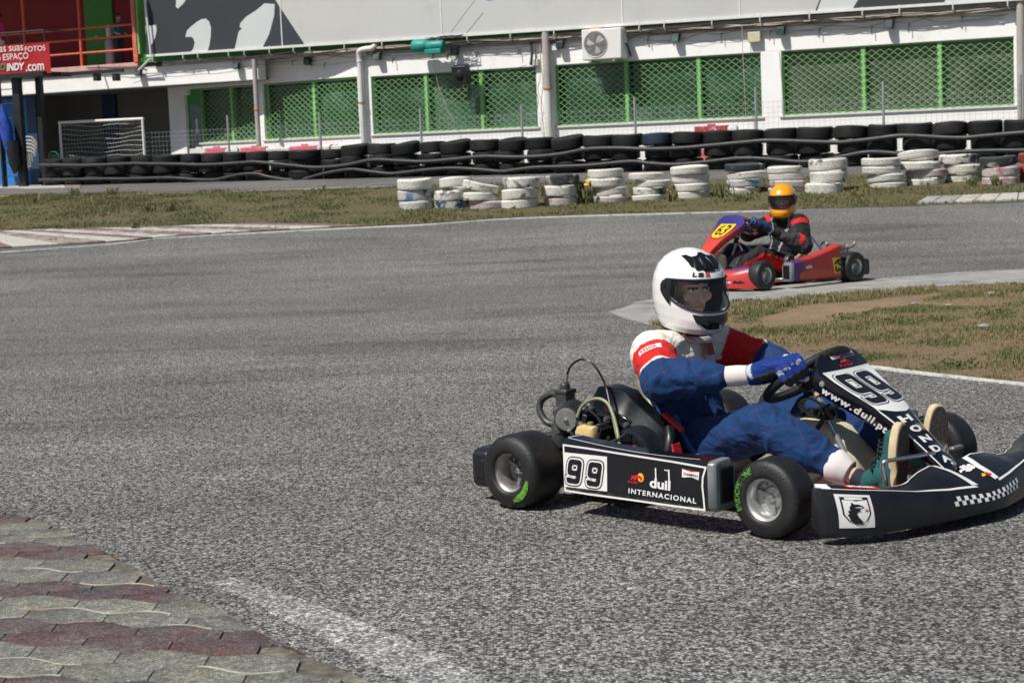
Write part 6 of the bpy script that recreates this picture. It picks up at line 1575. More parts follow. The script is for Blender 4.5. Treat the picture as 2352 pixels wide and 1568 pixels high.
    w2 = MB(); w2.tube(P, .0175, 12, closed=True); sw = w2.obj('steering_wheel', M['grip'], k, sharp=60)
    if not A: w2 = MB(); w2.tube(P[4:21], .0175, 12); w2.tube(P[30:36], .0175, 12); w2.obj('grip_cover', M['grip_red'], sw)
    for t in (0, PI, -PI / 2):
        w2 = MB(); q0 = cw - n_ * .03; q1 = cw + e1 * (R * math.sin(t)) + e2 * (R * math.cos(t)); w2.tube([q0, q0.lerp(q1, .5) - n_ * .005, q1], .009, 8, flat=.6); w2.obj('spoke', M['black_metal'], sw)
    w2 = MB(); w2.lathe([(.001, .0), (.045, .0), (.05, -.01), (.03, -.035), (.001, -.035)], cw - n_ * .02, n_, 20); w2.obj('hub', M['black_metal'], sw)
    w2 = MB(); w2.tube([cw - n_ * .05, (1.013 + px * .6, 0, .10)], .0105, 14); w2.obj('steering_column', M['column'], k)
    w2 = MB(); w2.tube([cw - n_ * .04, cw - n_ * .085], .016, 14); w2.obj('column_boss', M['bottle'] if A else M['satin'], k)
    w2 = MB(); w2.tube([cw - n_ * .13, cw - n_ * .18], .02, 12); w2.obj('column_collar', M['black_metal'], k)
    for q in (-1, 1):
        w2 = MB(); w2.tube([cw - n_ * .15, cw - n_ * .15 + Vector((-.10, q * .13, -.23))] if A else [cw - n_ * .15, (.85 + px, q * .2, .06)], .009, 8); w2.obj('column_support', M['black_metal' if A else 'chrome'], k)
        w2 = MB(); w2.tube([cw - n_ * .14, pan(.40, q * .7) - nrm * .01], .008, 8); w2.obj('panel_bracket', M['satin'], k)
    # fuel tank between the legs
    w2 = MB()
    tk = [(.74, .085, .05, .285), (.80, .09, .05, .29), (.88, .09, .05, .285), (.93, .085, .05, .262), (1.00, .08, .05, .17), (1.02, .07, .06, .12)]; TY = .085
    rg = []
    for x, hw, z0, z1 in tk: rg.append([(x, TY + e, zq) for e, zq in ((-hw, z0), (-hw, (z0 + z1) / 2), (-hw * .92, z1 - .012), (-hw * .8, z1), (hw * .8, z1), (hw * .92, z1 - .012), (hw, (z0 + z1) / 2), (hw, z0))])
    w2.loft(rg); tkm = w2.obj('fuel_tank', M['tank' if A else 'black_metal'], k, sharp=50, bevel=.008)
    w2 = MB(); w2.lathe([(.001, .03), (.035, .03), (.038, .02), (.038, -.002)], (.80, TY, .29), (0, 0, 1), 18); w2.obj('tank_cap', M['plastic_black'], tkm)
    if A:
        w2 = MB(); w2.tube([(.765, -.01, .255), (.765, .0, .296), (.765, .16, .296), (.765, .175, .255)], .012, 8, flat=.4); w2.obj('tank_strap', M['plastic_black'], tkm)
        for i in range(3): w2 = MB(); w2.tube(spline([(.86, .0, .30), (.82 - .01 * i, -.02, .34), (.85, -.03 - .01 * i, .375), (.89, -.02, .35), (.87, -.01, .305)], 6), .0035, 6); w2.obj('fuel_hose', M['hose_clear'], tkm)
    # seat shell
    sd = -.0 if A else -.10
    w2 = MB(); rg = []
    prof = [(.62, .12, .10, .05), (.52, .075, .15, .10), (.40, .055, .17, .14), (.30, .07, .18, .17), (.22, .13, .185, .18), (.17, .22, .18, .17), (.14, .31, .165, .13), (.12, .38, .14, .08), (.115, .405, .10, .04)]
    for x, z, hw, lip in prof:
        r_ = []
        for a in range(13):
            t = -1 + a / 6; yy = hw * math.sin(t * PI / 2); up_ = (1 - math.cos(t * PI / 2))
            r_.append((x + sd + (lip * .75 * up_ if z > .2 else .02 * up_), yy, z + lip * up_ * (1.0 if z < .2 else .35)))
        rg.append(r_)
    w2.loft(rg, closed=False, caps=False); se = w2.obj('seat', M['seat_grp' if A else 'seat_beige'], k); so_ = se.modifiers.new('t', 'SOLIDIFY'); so_.thickness = .006
    for q in (-1, 1): w2 = MB(); w2.tube([(.17 + sd, q * .19, .33), (.03, q * .24, .16)] if A else [(.10, q * .20, .43), (-.02, q * .40, .15)], .011, 8); w2.obj('seat_stay', M['chrome'], k)
    # pedals and foot bar
    for q in (-1, 1):
        w2 = MB(); w2.tube(spline([(1.25, q * .20, .06), (1.25, q * .20, .14), (1.24, q * .20, .195), (1.25, q * .19, .212), (1.29, q * .12, .216), (1.335, q * .03, .22)] if A else [(1.12, q * .2, .06), (1.12, q * .2, .16), (1.12, q * .1, .17), (1.12, q * .05, .17)], 5), .008, 10); w2.obj('pedal', M['chrome'], k)
    if A: w2 = MB(); w2.box((1.33, .13, .215), (.02, .07, .012)); w2.obj('pedal_pad', M['satin'], k, bevel=.003)
    return k
CHK = []
gA = gr(1197, 1166); aA = -42.5
posA = gA + Vector((-math.sin(rad(aA)), math.cos(rad(aA)), 0)) * .62; posA.z = 0
KA = Frame(posA, aA)
kartA = make_kart(KA, 'A', 'black number 99 racing kart with white outlined panels, nearest the camera')
aB = 217.0; gB = gr(1957, 648); posB = gB + Vector((math.sin(rad(aB)) * -1 * -1, 0, 0)) * 0
LB = Vector((-math.sin(rad(aB)), math.cos(rad(aB)), 0)); posB = gB - LB * -(-.62) * 1 if False else gB - LB * .62; posB.z = terr(posB.y)
KB = Frame(posB, aB)
kartB = make_kart(KB, 'B', 'red and blue number 63 racing kart behind the white helmet')

# --- engine of the black kart (driver's right)
def engineA(k):
    e = MB(); rg = []
    # big shroud
    prof = [(.055, .20, .345), (.10, .24, .402), (.135, .24, .406), (.225, .22, .388), (.255, .20, .362), (.33, .18, .312), (.39, .17, .27), (.43, .17, .215), (.445, .17, .15)]
    for x, wdt, zt in prof:
        y0, y1 = -.315 - wdt * .06, -.24 + wdt * .30; zb2 = .10
        rg.append([(x, y0, zb2), (x, y0, zt - .085), (x, y0 + .012, zt - .07), (x, y0 + .05, zt), (x, y1 - .03, zt), (x, y1, zt - .04), (x, y1, zb2)])
    e.loft(rg); en = e.obj('engine_cover', M['engine_cover'], k, sharp=32, bevel=.012, bseg=3)
    w = MB(); w.lathe([(.001, .030), (.030, .030), (.034, .022), (.070, .026), (.092, .018), (.102, -.005), (.104, -.05)], (.335, -.385, .18), (0, -1, 0), 30); w.obj('recoil_cover', M['engine_black'], en)
    for t in range(12):
        a = .5 + t * .14; w = MB(); c = Vector((.335, -.385, .18)); w.box(c + Vector((-math.cos(a - .3) * .070, -.026, math.sin(a - .3) * .070)), (.008, .006, .030), M=Matrix.Rotation(a - .3 - PI / 2, 3, 'Y')); w.obj('vent_slot', M['decal_black'], en)
    w = MB(); w.tube([(.375, -.445, .215), (.395, -.455, .225), (.415, -.45, .215)], [.010, .016, .010], 8, flat=.6); w.obj('starter_handle', M['decal_red'], en)
    w = MB(); w.tube(spline([(.43, -.42, .21), (.44, -.43, .16), (.415, -.435, .14), (.40, -.43, .17)], 5), .003, 6); w.obj('pull_cord', M['decal_white'], en)
    for x, z in ((.14, .335), (.30, .285), (.07, .33), (.21, .30)):
        w = MB(); w.lathe([(.001, .010), (.008, .010), (.013, .004), (.013, -.01)], (x, -.375, z), (0, -1, .2), 12); w.obj('bolt', M['engine_grey'], en)
    w = MB(); w.box((.405, -.235, .285), (.10, .03, .012), M=Matrix.Rotation(.6, 3, 'Y')); w.obj('red_lever', M['decal_red'], en, bevel=.004)
    w = MB(); w.box((.475, -.30, .16), (.012, .05, .13), M=Matrix.Rotation(-.25, 3, 'Y')); w.obj('red_guard', M['frame_red'], en, bevel=.004)
    # cowling pieces, cooling slots, exhaust elbow, chain guard
    for i in range(7): w = MB(); w.box((.115 + i * .019, -.337, .262 - i * .004), (.007, .012, .042), M=Matrix.Rotation(.35, 3, 'Y')); w.obj('cooling_slot', M['decal_black'], en)
    w = MB(); w.tube(spline([(.06, -.34, .30), (.12, -.355, .318), (.20, -.36, .312), (.29, -.365, .275), (.345, -.37, .225), (.36, -.375, .16)], 6), .010, 8); w.obj('cowl_edge', M['gloss_black'], en)
    w = MB(); w.tube(spline([(.40, -.33, .13), (.44, -.33, .17), (.445, -.31, .23), (.42, -.28, .27)], 6), .019, 12); w.obj('exhaust_elbow', M['engine_black'], en)
    w = MB(); w.box((.26, -.352, .30), (.09, .010, .035), M=Matrix.Rotation(.42, 3, 'Y')); w.obj('cowl_plate', M['gloss_black'], en, bevel=.004)
    for a_, b_ in (((.17, .385), (.183, .372)), ((.115, .365), (.118, .350)), ((.30, .262), (.33, .246))):
        w = MB(); w.tube([(a_[0], -.337, a_[1] - .05), (b_[0], -.339, b_[1] - .05)], .0022, 5); w.obj('paint_scratch', M['decal_red'], en)
    w = MB(); w.box((.10, -.30, .115), (.30, .10, .05)); w.tube([(.0, -.32, .14), (.10, -.34, .20)], .014, 8); w.obj('chain_guard', M['engine_grey'], k, bevel=.006)
    # cylinder block with fins
    w = MB()
    for i in range(9): w.box((.13 + i * .012, -.40 + i * .002, .20), (.006, .14, .16), M=Matrix.Rotation(.25, 3, 'Y'))
    w.box((.18, -.38, .19), (.12, .10, .13), M=Matrix.Rotation(.25, 3, 'Y')); w.obj('cylinder_fins', M['engine_black'], k, bevel=.0015)
    w = MB(); w.box((.20, -.40, .13), (.34, .14, .10)); w.lathe([(.07, -.06), (.075, -.05), (.075, .05), (.06, .06)], (.05, -.36, .18), (0, 1, 0), 20); w.obj('crankcase', M['engine_black'], k, bevel=.01)
    # air filter (pleated cone), carburettor
    fa = K_ = Vector((.055, -.415, .295)); ax = Vector((.35, -.93, -.08)).normalized()
    w = MB(); a_ = ax.cross(Vector((0, 0, 1))).normalized(); b_ = a_.cross(ax).normalized(); rg = []
    for h_, r0 in ((-.075, .058), (-.07, .062), (-.01, .052), (.0, .048)):
        rg.append([fa + ax * h_ + (a_ * math.cos(2 * PI * j / 80) + b_ * math.sin(2 * PI * j / 80)) * (r0 + (.003 if (j % 2) else -.002)) for j in range(80)])
    w.loft(rg); af = w.obj('air_filter', M['engine_grey'], k, sharp=20)
    w = MB(); w.lathe([(.001, .008), (.040, .008), (.042, .005), (.042, -.004)], fa, ax, 28); w.obj('filter_cap', M['alu'], af)
    w = MB(); w.lathe([(.001, .018), (.007, .017), (.009, .006)], fa, ax, 8); w.obj('filter_nut', M['chrome'], af)
    cb = Vector((.005, -.36, .345)); w = MB(); w.box(cb, (.05, .055, .085)); w.box(cb + Vector((0, 0, .045)), (.062, .062, .016)); w.lathe([(.022, -.06), (.026, -.05), (.026, .06), (.022, .07)], cb + Vector((.02, .0, -.03)), (1, .3, 0), 14); w.lathe([(.02, 0), (.018, .02), (.008, .028)], cb + Vector((0, 0, .052)), (0, 0, 1), 12); w.obj('carburettor', M['engine_grey'], k, bevel=.004)
    w = MB(); w.lathe([(.001, -.05), (.038, -.048), (.04, -.03), (.04, .03), (.03, .045)], (.0, -.38, .235), (0, 0, 1), 18); w.obj('float_bowl', M['engine_grey'], k)
    w = MB(); w.tube(spline([(.0, -.37, .365), (-.05, -.37, .378), (-.10, -.375, .35), (-.105, -.38, .31), (-.07, -.38, .27), (-.02, -.375, .265)], 6), .013, 12); w.obj('breather_hose', M['engine_grey'], k)
    px_ = lambda x, y, yy: K1(x, y, yy)
    def K1(x, y, yy): return KA.un(x, y, 1, yy)
    # throttle cable: high loop
    pts = [K1(1299, 905, -.36), K1(1300, 880, -.36), K1(1303, 860, -.36), K1(1313, 838, -.355), K1(1335, 825, -.35), K1(1358, 832, -.345), K1(1378, 858, -.34), K1(1392, 890, -.34), K1(1402, 935, -.37), K1(1412, 985, -.40), K1(1421, 1022, -.42)]
    w = MB(); w.tube(spline(pts, 6), .0045, 8); w.obj('throttle_cable', M['decal_black'], k)
    w = MB(); S = spline(pts[:3], 12); 
    for i in range(0, len(S) - 1, 1):
        w.lathe([(.0045, -.001), (.0068, 0), (.0045, .001)], S[i], (S[min(i + 1, len(S) - 1)] - S[i - 1 if i else 0]), 8)
    w.obj('cable_spring', M['alu'], k)
    hp = [K1(1326, 958, -.40), K1(1335, 935, -.39), K1(1355, 919, -.38), K1(1378, 916, -.37), K1(1397, 928, -.37), K1(1409, 955, -.39), K1(1418, 990, -.42), K1(1424, 1028, -.44)]
    w = MB(); w.tube(spline(hp, 6), .0068, 10); w.obj('fuel_line', M['hose_clear'], k)
    # more of the machinery: coil, plug lead, brackets, nuts, clips
    for j, (c_, d_, rz_) in enumerate((((.10, -.372, .300), (.05, .03, .035), .3), ((.185, -.385, .268), (.035, .035, .03), -.4), ((.245, -.365, .245), (.05, .03, .022), .5), ((.06, -.345, .245), (.05, .05, .06), .1), ((.145, -.405, .245), (.028, .03, .05), .7), ((.225, -.41, .205), (.03, .03, .045), -.2))):
        w = MB(); w.box(c_, d_, M=Matrix.Rotation(rz_, 3, 'Y')); w.obj(('ignition_coil', 'plug_cap', 'bracket', 'manifold', 'bracket', 'throttle_link')[j], M['engine_grey' if j % 2 else 'engine_black'], k, bevel=.003)
    w = MB(); w.tube(spline([(.10, -.38, .315), (.14, -.40, .335), (.20, -.41, .31), (.23, -.42, .25), (.20, -.43, .20)], 6), .005, 8); w.obj('plug_lead', M['decal_black'], k)
    w = MB(); w.tube(spline([(.03, -.37, .30), (.08, -.40, .275), (.15, -.42, .285), (.22, -.42, .23), (.30, -.44, .24), (.35, -.44, .27)], 6), .004, 8); w.obj('vent_hose', M['engine_grey'], k)
    rr = random.Random(9)
    for i in range(14):
        c_ = (rr.uniform(.05, .40), rr.uniform(-.43, -.385), rr.uniform(.15, .30)); w = MB(); w.lathe([(.001, .006), (.0055, .006), (.0065, .002), (.009, .0015), (.009, -.004)], c_, (rr.uniform(-.3, .3), -1, rr.uniform(-.3, .4)), 6 if i % 2 else 12); w.obj('bolt', M['alu' if i % 3 else 'engine_grey'], k)
    for z_ in (.30, .27): w = MB(); w.lathe([(.030, -.004), (.034, 0), (.030, .004)], (.03, -.365, z_), (1, .2, 0), 18); w.obj('hose_clip', M['alu_dirty'], k)
    # catch bottle
    b0 = K1(1350, 1003, -.46); w = MB(); rg = []
    for dz, sx, sy in ((-.075, .036, .026), (-.07, .042, .030), (-.03, .043, .031), (-.022, .040, .028), (-.012, .043, .031), (.02, .044, .032), (.03, .038, .028), (.037, .020, .018)):
        rg.append([b0 + Vector((sx * math.copysign(abs(math.cos(t * PI / 10)) ** .6, math.cos(t * PI / 10)), sy * math.copysign(abs(math.sin(t * PI / 10)) ** .6, math.sin(t * PI / 10)), dz + (.008 * abs(math.cos(t * PI / 5)) if dz > .02 else 0))) for t in range(20)])
    w.loft(rg); bt = w.obj('catch_bottle', M['bottle'], k)
    w = MB(); w.lathe([(.001, .055), (.011, .055), (.012, .05), (.011, .03)], b0 + Vector((.014, 0, 0)), (0, 0, 1), 10); w.lathe([(.001, .05), (.009, .05), (.009, .03)], b0 + Vector((-.015, 0, .006)), (-.4, 0, 1), 10); w.obj('bottle_neck', M['hose_clear'], bt)
    w = MB(); w.tube([b0 + Vector((.045 * math.cos(t * PI / 10), .034 * math.sin(t * PI / 10), -.004 + .000 * t)) for t in range(20)], .004, 6, closed=True); w.obj('bottle_strap', M['decal_black'], bt)
    w = MB(); w.tube([K1(1358, 985, -.44), K1(1400, 968, -.42)], .007, 6, flat=.6); w.obj('bracket', M['engine_black'], k)
    # red frame bits and small clutter
    w = MB(); w.tube([(.10, -.26, .10), (.52, -.30, .09)], .018, 8); w.obj('engine_mount', M['frame_red'], k)
    w = MB()
    rr = random.Random(3)
    for i in range(10):
        a = Vector((rr.uniform(.05, .38), rr.uniform(-.46, -.40), rr.uniform(.12, .24))); w.tube(spline([a, a + Vector((rr.uniform(-.05, .08), rr.uniform(-.02, .02), rr.uniform(-.04, .05))), a + Vector((rr.uniform(-.08, .1), rr.uniform(-.01, .03), rr.uniform(-.05, .04)))], 4), rr.uniform(.003, .006), 6)
    w.obj('wiring', M['decal_black'], k)
engineA(kartA)
def engineB(k):
    w = MB(); w.lathe([(.001, -.05), (.05, -.045), (.06, -.02), (.06, .10), (.05, .12), (.045, .12)], (-.04, -.30, .26), (-1, .1, .02), 18); w.obj('exhaust_can', M['engine_black'], k)
    w = MB(); a = KB.un(1893, 566, 1, -.25); b = KB.un(1935, 569, 1, -.25); w.tube([a, b], .038, 16); w.obj('silencer', M['exhaust'], k)
    w = MB(); w.tube(spline([KB.un(1938, 572, 1, -.25), KB.un(1952, 568, 1, -.25), KB.un(1960, 563, 1, -.25), KB.un(1964, 556, 1, -.25)], 5), .014, 10); w.obj('tail_pipe', M['exhaust'], k)
    for x in (1892, 1940): 
        w = MB(); c = KB.un(x, 566 if x < 1900 else 571, 1, -.25); w.lathe([(.04, -.006), (.048, 0), (.04, .006)], c, (a - b), 14); w.obj('clamp', M['engine_black'], k)
    w = MB(); w.box((.22, -.32, .22), (.32, .2, .22)); w.obj('engine_block', M['engine_black'], k, bevel=.02)
    c = KB.un(1815, 600, 1, .32); w = MB(); w.lathe([(.001, .03), (.012, .03), (.012, .012), (.05, .012), (.055, 0), (.055, -.03)], c, (0, 1, 0), 22); w.obj('brake_pump', M['engine_grey'], k)
    w = MB(); w.box(KB.un(1852, 590, 1, .28), (.03, .02, .09)); w.obj('yellow_tag', M['decal_yellow'], k, bevel=.004)
engineB(kartB)
# ------------------------------------------------------------------ people
def seg_d(p, a, b):
    ab = b - a; t = max(0, min(1, (p - a).dot(ab) / ab.length_squared)); return (p - a - ab * t).length, t

# helmet in its own frame: x forward, z up
HT = [(-.150, .118, .085, .088), (-.146, .150, .092, .098), (-.125, .172, .108, .110), (-.09, .178, .128, .120), (-.05, .170, .146, .127), (0, .160, .156, .128), (.04, .152, .155, .124), (.08, .133, .140, .112), (.11, .108, .116, .093), (.132, .077, .085, .069), (.147, .045, .05, .040), (.1535, .016, .018, .014), (.155, .001, .001, .001)]
def ht(z):
    for a, b in zip(HT, HT[1:]):
        if z <= b[0]:
            t = (z - a[0]) / (b[0] - a[0]); t = max(0, t); return [a[i] + (b[i] - a[i]) * t for i in (1, 2, 3)]
    return HT[-1][1:]
def hsurf(phi, z, off=0):
    """phi 0 = forward, positive to the left"""
    xf, xb, yh = ht(z); c, s = math.cos(phi), math.sin(phi); xr = xf if c > 0 else xb
    e = 2.25; r = (abs(c / xr) ** e + abs(s / yh) ** e) ** (-1 / e)
    # chin bar narrows to a soft prow
    if z < -.03 and c > 0: r *= 1 + .05 * min(1, (-z - .03) / .07) * (c ** 6)
    zo = .0
    return Vector((r * c, r * s, z)) + Vector((c * off / max(.2, 1), s * off, off * z * 3.0))

def make_helmet(par, c, yaw, pitch, shell, visor, style, rollx=0, k=1.0):
    Mx = Matrix.Translation(c) @ Matrix.Rotation(yaw, 4, 'Z') @ Matrix.Rotation(pitch, 4, 'Y') @ Matrix.Rotation(rollx, 4, 'X') @ Matrix.Scale(k, 4)
    fn = lambda ph, z, off=0: Mx @ hsurf(ph, z, off)
    NP, zs = 144, []
    z = -.146
    zs = [-.150, -.148, -.146] + [-.142 + i * .004 for i in range(73)] + [.1475, .150, .152, .1535, .1545]
    zs = sorted(set(z for z in zs if z < .1549))
    def top(ph): return .061 - .012 * (abs(ph) / 1.35) ** 2
    def bot(ph): a = min(1, abs(ph) / 1.45); return -.055 + .066 * a ** 2.2
    def open_(ph, z):
        a = (ph + PI) % (2 * PI) - PI
        return abs(a) < 1.38 and bot(a) < z < top(a)
    w = MB(); V = []; n = NP
    for z in zs:
        for j in range(n): V.append(fn(2 * PI * j / n, z))
    Fc = []
    for i in range(len(zs) - 1):
        for j in range(n):
            if open_(2 * PI * (j + .5) / n, (zs[i] + zs[i + 1]) / 2): continue
            Fc.append((i * n + j, i * n + (j + 1) % n, (i + 1) * n + (j + 1) % n, (i + 1) * n + j))
    Fc.append(tuple((len(zs) - 1) * n + j for j in range(n)))
    w.add(V, Fc); h = w.obj('helmet', M[shell], par, sharp=60)
    so_ = h.modifiers.new('shell', 'SOLIDIFY'); so_.thickness = .012; so_.offset = -1
    # neck roll: dark rim at the bottom
    w = MB(); w.tube([fn(2 * PI * j / 60, -.150) for j in range(60)], .010, 8, closed=True); w.obj('neck_roll', M['lining'], h)
    # inner padding (back half, so that the face stays visible)
    w = MB(); rings = []
    for z in (-.14, -.1, -.05, 0, .05, .09, .12):
        rings.append([Mx @ (hsurf(ph, z) * .90) for ph in [1.0 + (2 * PI - 2.0) * j / 40 for j in range(41)]])
    w.loft(rings, closed=False, caps=False); w.obj('padding', M['lining'], h)
    w = MB(); rings = [[Mx @ (hsurf(ph, z) * .90) for ph in [-1.1 + 2.2 * j / 20 for j in range(21)]] for z in (.052, .08, .12)]; w.loft(rings, closed=False, caps=False); w.obj('padding', M['lining'], h)
    # visor
    K = 60; w = MB(); rings = []
    for q in range(13):
        rr = []
        for j in range(K + 1):
            ph = -1.42 + 2.84 * j / K; b, t = bot(ph) - .004, top(ph) + .004; rr.append(fn(ph, b + (t - b) * q / 12, .0045))
        rings.append(rr)
    w.loft(rings, closed=False, caps=False); w.obj('visor', M[visor], h, sharp=0)
    # black seal around the opening
    ed = [(ph, top(ph)) for ph in [-1.40 + 2.8 * j / 50 for j in range(51)]] + [(ph, bot(ph)) for ph in [1.40 - 2.8 * j / 50 for j in range(51)]]
    w = MB(); w.tube([fn(ph, z, .004) for ph, z in ed], .0032, 6, closed=True); w.obj('visor_seal', M['lining'], h)
    for sgn in (-1, 1):
        pl = [(sgn * a_, b_) for a_, b_ in [(1.12, .050), (1.36, .049), (1.50, .040), (1.58, .024), (1.55, .004), (1.44, -.012), (1.30, -.026), (1.12, -.042)]]
        patch('visor_pivot', pl, lambda u, v: fn(u, v, .0065), M['gloss_black'], h, du=.1)
        w = MB(); cc = fn(sgn * 1.43, .022, .0075); w.lathe([(.001, .003), (.011, .003), (.013, -.002)], cc, (cc - Mx @ Vector((0, 0, .02))), 18); w.obj('pivot_cap', M['plastic_black'], h)
    if style == 'A':
        patch('top_vent', [(-1.15, .134), (-.9, .127), (-.72, .118), (-.58, .104), (-.45, .103), (-.38, .092), (-.22, .096), (-.16, .088), (.16, .088), (.22, .096), (.38, .092), (.45, .103), (.58, .104), (.72, .118), (.9, .127), (1.15, .134), (.9, .138), (.6, .134), (.3, .138), (.15, .146), (-.15, .146), (-.3, .138), (-.6, .134), (-.9, .138)], lambda u, v: fn(u, v, .004), M['gloss_black'], h, du=.06)
        for u0 in (-.42, -.12, .2):
            w = MB(); w.tube(spline([fn(u0, .098, .006), fn(u0 - .04, .115, .008), fn(u0 - .1, .132, .006)], 4), .004, 8); w.obj('vent_slat', M['plastic_black'], h)
        patch('chin_vent', [(-.50, -.064), (-.3, -.066), (0, -.067), (.3, -.066), (.50, -.064), (.42, -.092), (.28, -.106), (.18, -.119), (-.18, -.119), (-.28, -.106), (-.42, -.092)], lambda u, v: fn(u, v, .003), M['gloss_black'], h, du=.05)
        for u0 in (-.2, .12): w = MB(); w.tube([fn(u0, -.086, .004), fn(u0 + .1, -.086, .004)], .003, 6); w.obj('vent_slot', M['decal_black'], h)
        # brand letters over the visor (towards the rider's right) and behind
        for ch, a, b, mm in (('L', -.52, -.40, 'decal_black'), ('S', -.37, -.20, 'decal_black'), ('2', -.17, -.01, 'decal_red')):
            text_on('lettering', ch, lambda u, v, A_=a, B_=b: fn(A_ + (B_ - A_) * u + (1 - v) * -.02, .0715 + .0145 * v, .0022), M[mm], h, bold=.05)
        text_on('lettering', 'LS2', lambda u, v: fn(-2.35 + .35 * u, -.108 + .013 * v, .0022), M['decal_red'], h, bold=.04)
        patch('rear_vent', [(-2.75, .085), (-2.45, .10), (-2.45, .108), (-2.8, .098)], lambda u, v: fn(u, v, .004), M['gloss_black'], h, du=.1)
    else:
        ring_ = [(.02 + .19 * math.cos(t * PI / 12), .088 + .011 * math.sin(t * PI / 12)) for t in range(24)]
        patch('badge_line', ribbon(ring_, .006, True), lambda u, v: fn(u, v, .002), M['bottle'], h)
        text_on('lettering', 'agv', lambda u, v: fn(-.10 + .24 * u, .082 + .010 * v, .002), M['exhaust'], h, bold=.02)
    return h, Mx

def head_parts(w, Mx):
    """skull, nose, jaw, lips added to a body before fusing"""
    P = lambda x, y, z: Mx @ Vector((x, y, z))
    R3 = Mx.to_3x3()
    w.ell(P(-.005, 0, .015), (.098, .076, .108), R3); w.ell(P(.028, 0, -.055), (.070, .058, .062), R3)
    w.capsule(P(.092, 0, .012), P(.112, 0, -.028), .010, .0145, 12); w.ell(P(.100, 0, -.03), (.012, .018, .009), R3, 12)
    w.ell(P(.086, 0, -.058), (.014, .026, .0085), R3, 12); w.ell(P(.078, 0, -.092), (.02, .024, .018), R3, 12)
    for s in (-1, 1):
        w.ell(P(.075, s * .042, -.02), (.024, .026, .024), R3, 12); w.capsule(P(.086, s * .014, .034), P(.074, s * .052, .032), .007, .006, 10); w.ell(P(-.005, s * .078, -.012), (.018, .010, .03), R3, 12)
def face_details(par, Mx, dark=False):
    P = lambda x, y, z: Mx @ Vector((x, y, z)); R3 = Mx.to_3x3()
    for s in (-1, 1):
        w = MB(); w.ell(P(.083, s * .034, .010), (.011, .014, .0105), R3, 16); e = w.obj('eye', M['decal_white'], par)
        w = MB(); w.ell(P(.0905, s * .033, .010), (.005, .0062, .0062), R3, 12); w.obj('iris', M['hair'], e)
        w = MB(); w.capsule(P(.0955, s * .015, .016), P(.086, s * .052, .015), .0035, .003, 8); w.obj('eyelid', M['hair'], e)
        w = MB(); w.capsule(P(.101, s * .016, .036), P(.086, s * .052, .034), .0038, .0022, 8, flat=.7); w.obj('eyebrow', M['hair'], par)
    w = MB(); w.capsule(P(.100, -.018, -.0575), P(.100, .018, -.0575), .002, .002, 8); w.obj('mouth_line', M['rail_red'], par)
    w = MB(); rr = random.Random(2)
    for i in range(26):
        y = -.065 + .13 * i / 25; w.capsule(P(.070 - abs(y) * .3, y, .090), P(.096 - abs(y) * .38, y + rr.uniform(-.012, .012), .052 + rr.uniform(-.01, .008)), .010, .004, 8)
    w.obj('hair', M['hair'], par)

def glove(par, wrist, ring, a_list, n_, m, pcol, side, back_col):
    """hand closed round the wheel rim. ring(a) -> point, outward, tangent"""
    w = MB(); wr = Vector(wrist); c_mid = ring(sum(a_list) / 4)[0]
    kn = []; Rt = .0155
    for a in a_list:
        p, o, t = ring(a); kn.append((p, o, t))
    # palm: from the wrist to the knuckles, lying over the outside of the rim
    K = [p + o * .012 + n_ * .036 - t * .006 for p, o, t in kn]
    kc = sum(K, Vector()) / 4
    for i, q in enumerate(K):
        w.capsule(wr.lerp(kc, .30), q, .031, .0175, 12)
        w.capsule(wr.lerp(kc, .55) + kn[0][1] * .008, q - n_ * .008, .029, .0185, 12)
    w.capsule(wr, wr.lerp(kc, .5), .034, .038, 16)
    ln = [.95, 1.05, 1.0, .85]
    for (p, o, t), q, L in zip(kn, K, ln):
        j1 = p + o * .040 * L + n_ * .020; j2 = p + o * .036 - n_ * .014 * L; j3 = p + o * .010 - n_ * .031; j4 = p - o * .014 - n_ * .022
        w.capsule(q, j1, .0158, .0145, 12); w.capsule(j1, j2, .0143, .0132, 12); w.capsule(j2, j3, .0130, .0118, 12); w.capsule(j3, j4, .0118, .0100, 12)
    # thumb leaves the side of the palm and closes round the inside of the rim
    p, o, t = kn[-1]; tb = wr.lerp(kc, .45) - o * .020; th1 = p - t * .034 - o * .022 + n_ * .022; th2 = p - t * .010 - o * .027 + n_ * .004
    w.capsule(tb, th1, .018, .0145, 12); w.capsule(th1, th2, .0142, .0110, 12)
    me = fuse(w, .0042, 1, .4)
    def col(p_, no):
        # pale plate on the back of the hand and pads on the fingers
        u = (p_ - kc); along = (kc - wr).normalized(); side_ = kn[0][2]
        f = u.dot(along); g = u.dot(side_)
        if no.dot(n_ + kn[0][1] * .6) > .05 and -.078 < f < -.028 and abs(g + .15 * f) < .020 and u.dot(n_ * .8 + kn[0][1] * .6) > .012: return back_col
        wf = (p_ - wr).dot(along)
        if abs(wf - .020) < .010 and no.dot(kn[0][1] + n_) > .1: return back_col
        for (q_, o_, t_) in kn:
            d_, tt = seg_d(p_, q_ + o_ * .016 + n_ * .030, q_ + o_ * .046 + n_ * .002)
            if d_ < .0165 and abs(no.dot(t_)) < .42 and .08 < tt < .97 and no.dot(n_ + o_) > .2: return (.26, .29, .30)
        if no.dot(n_) < -.35: return (.05, .055, .06)
        return pcol
    paint(me, col); return link('glove', me, m, par)

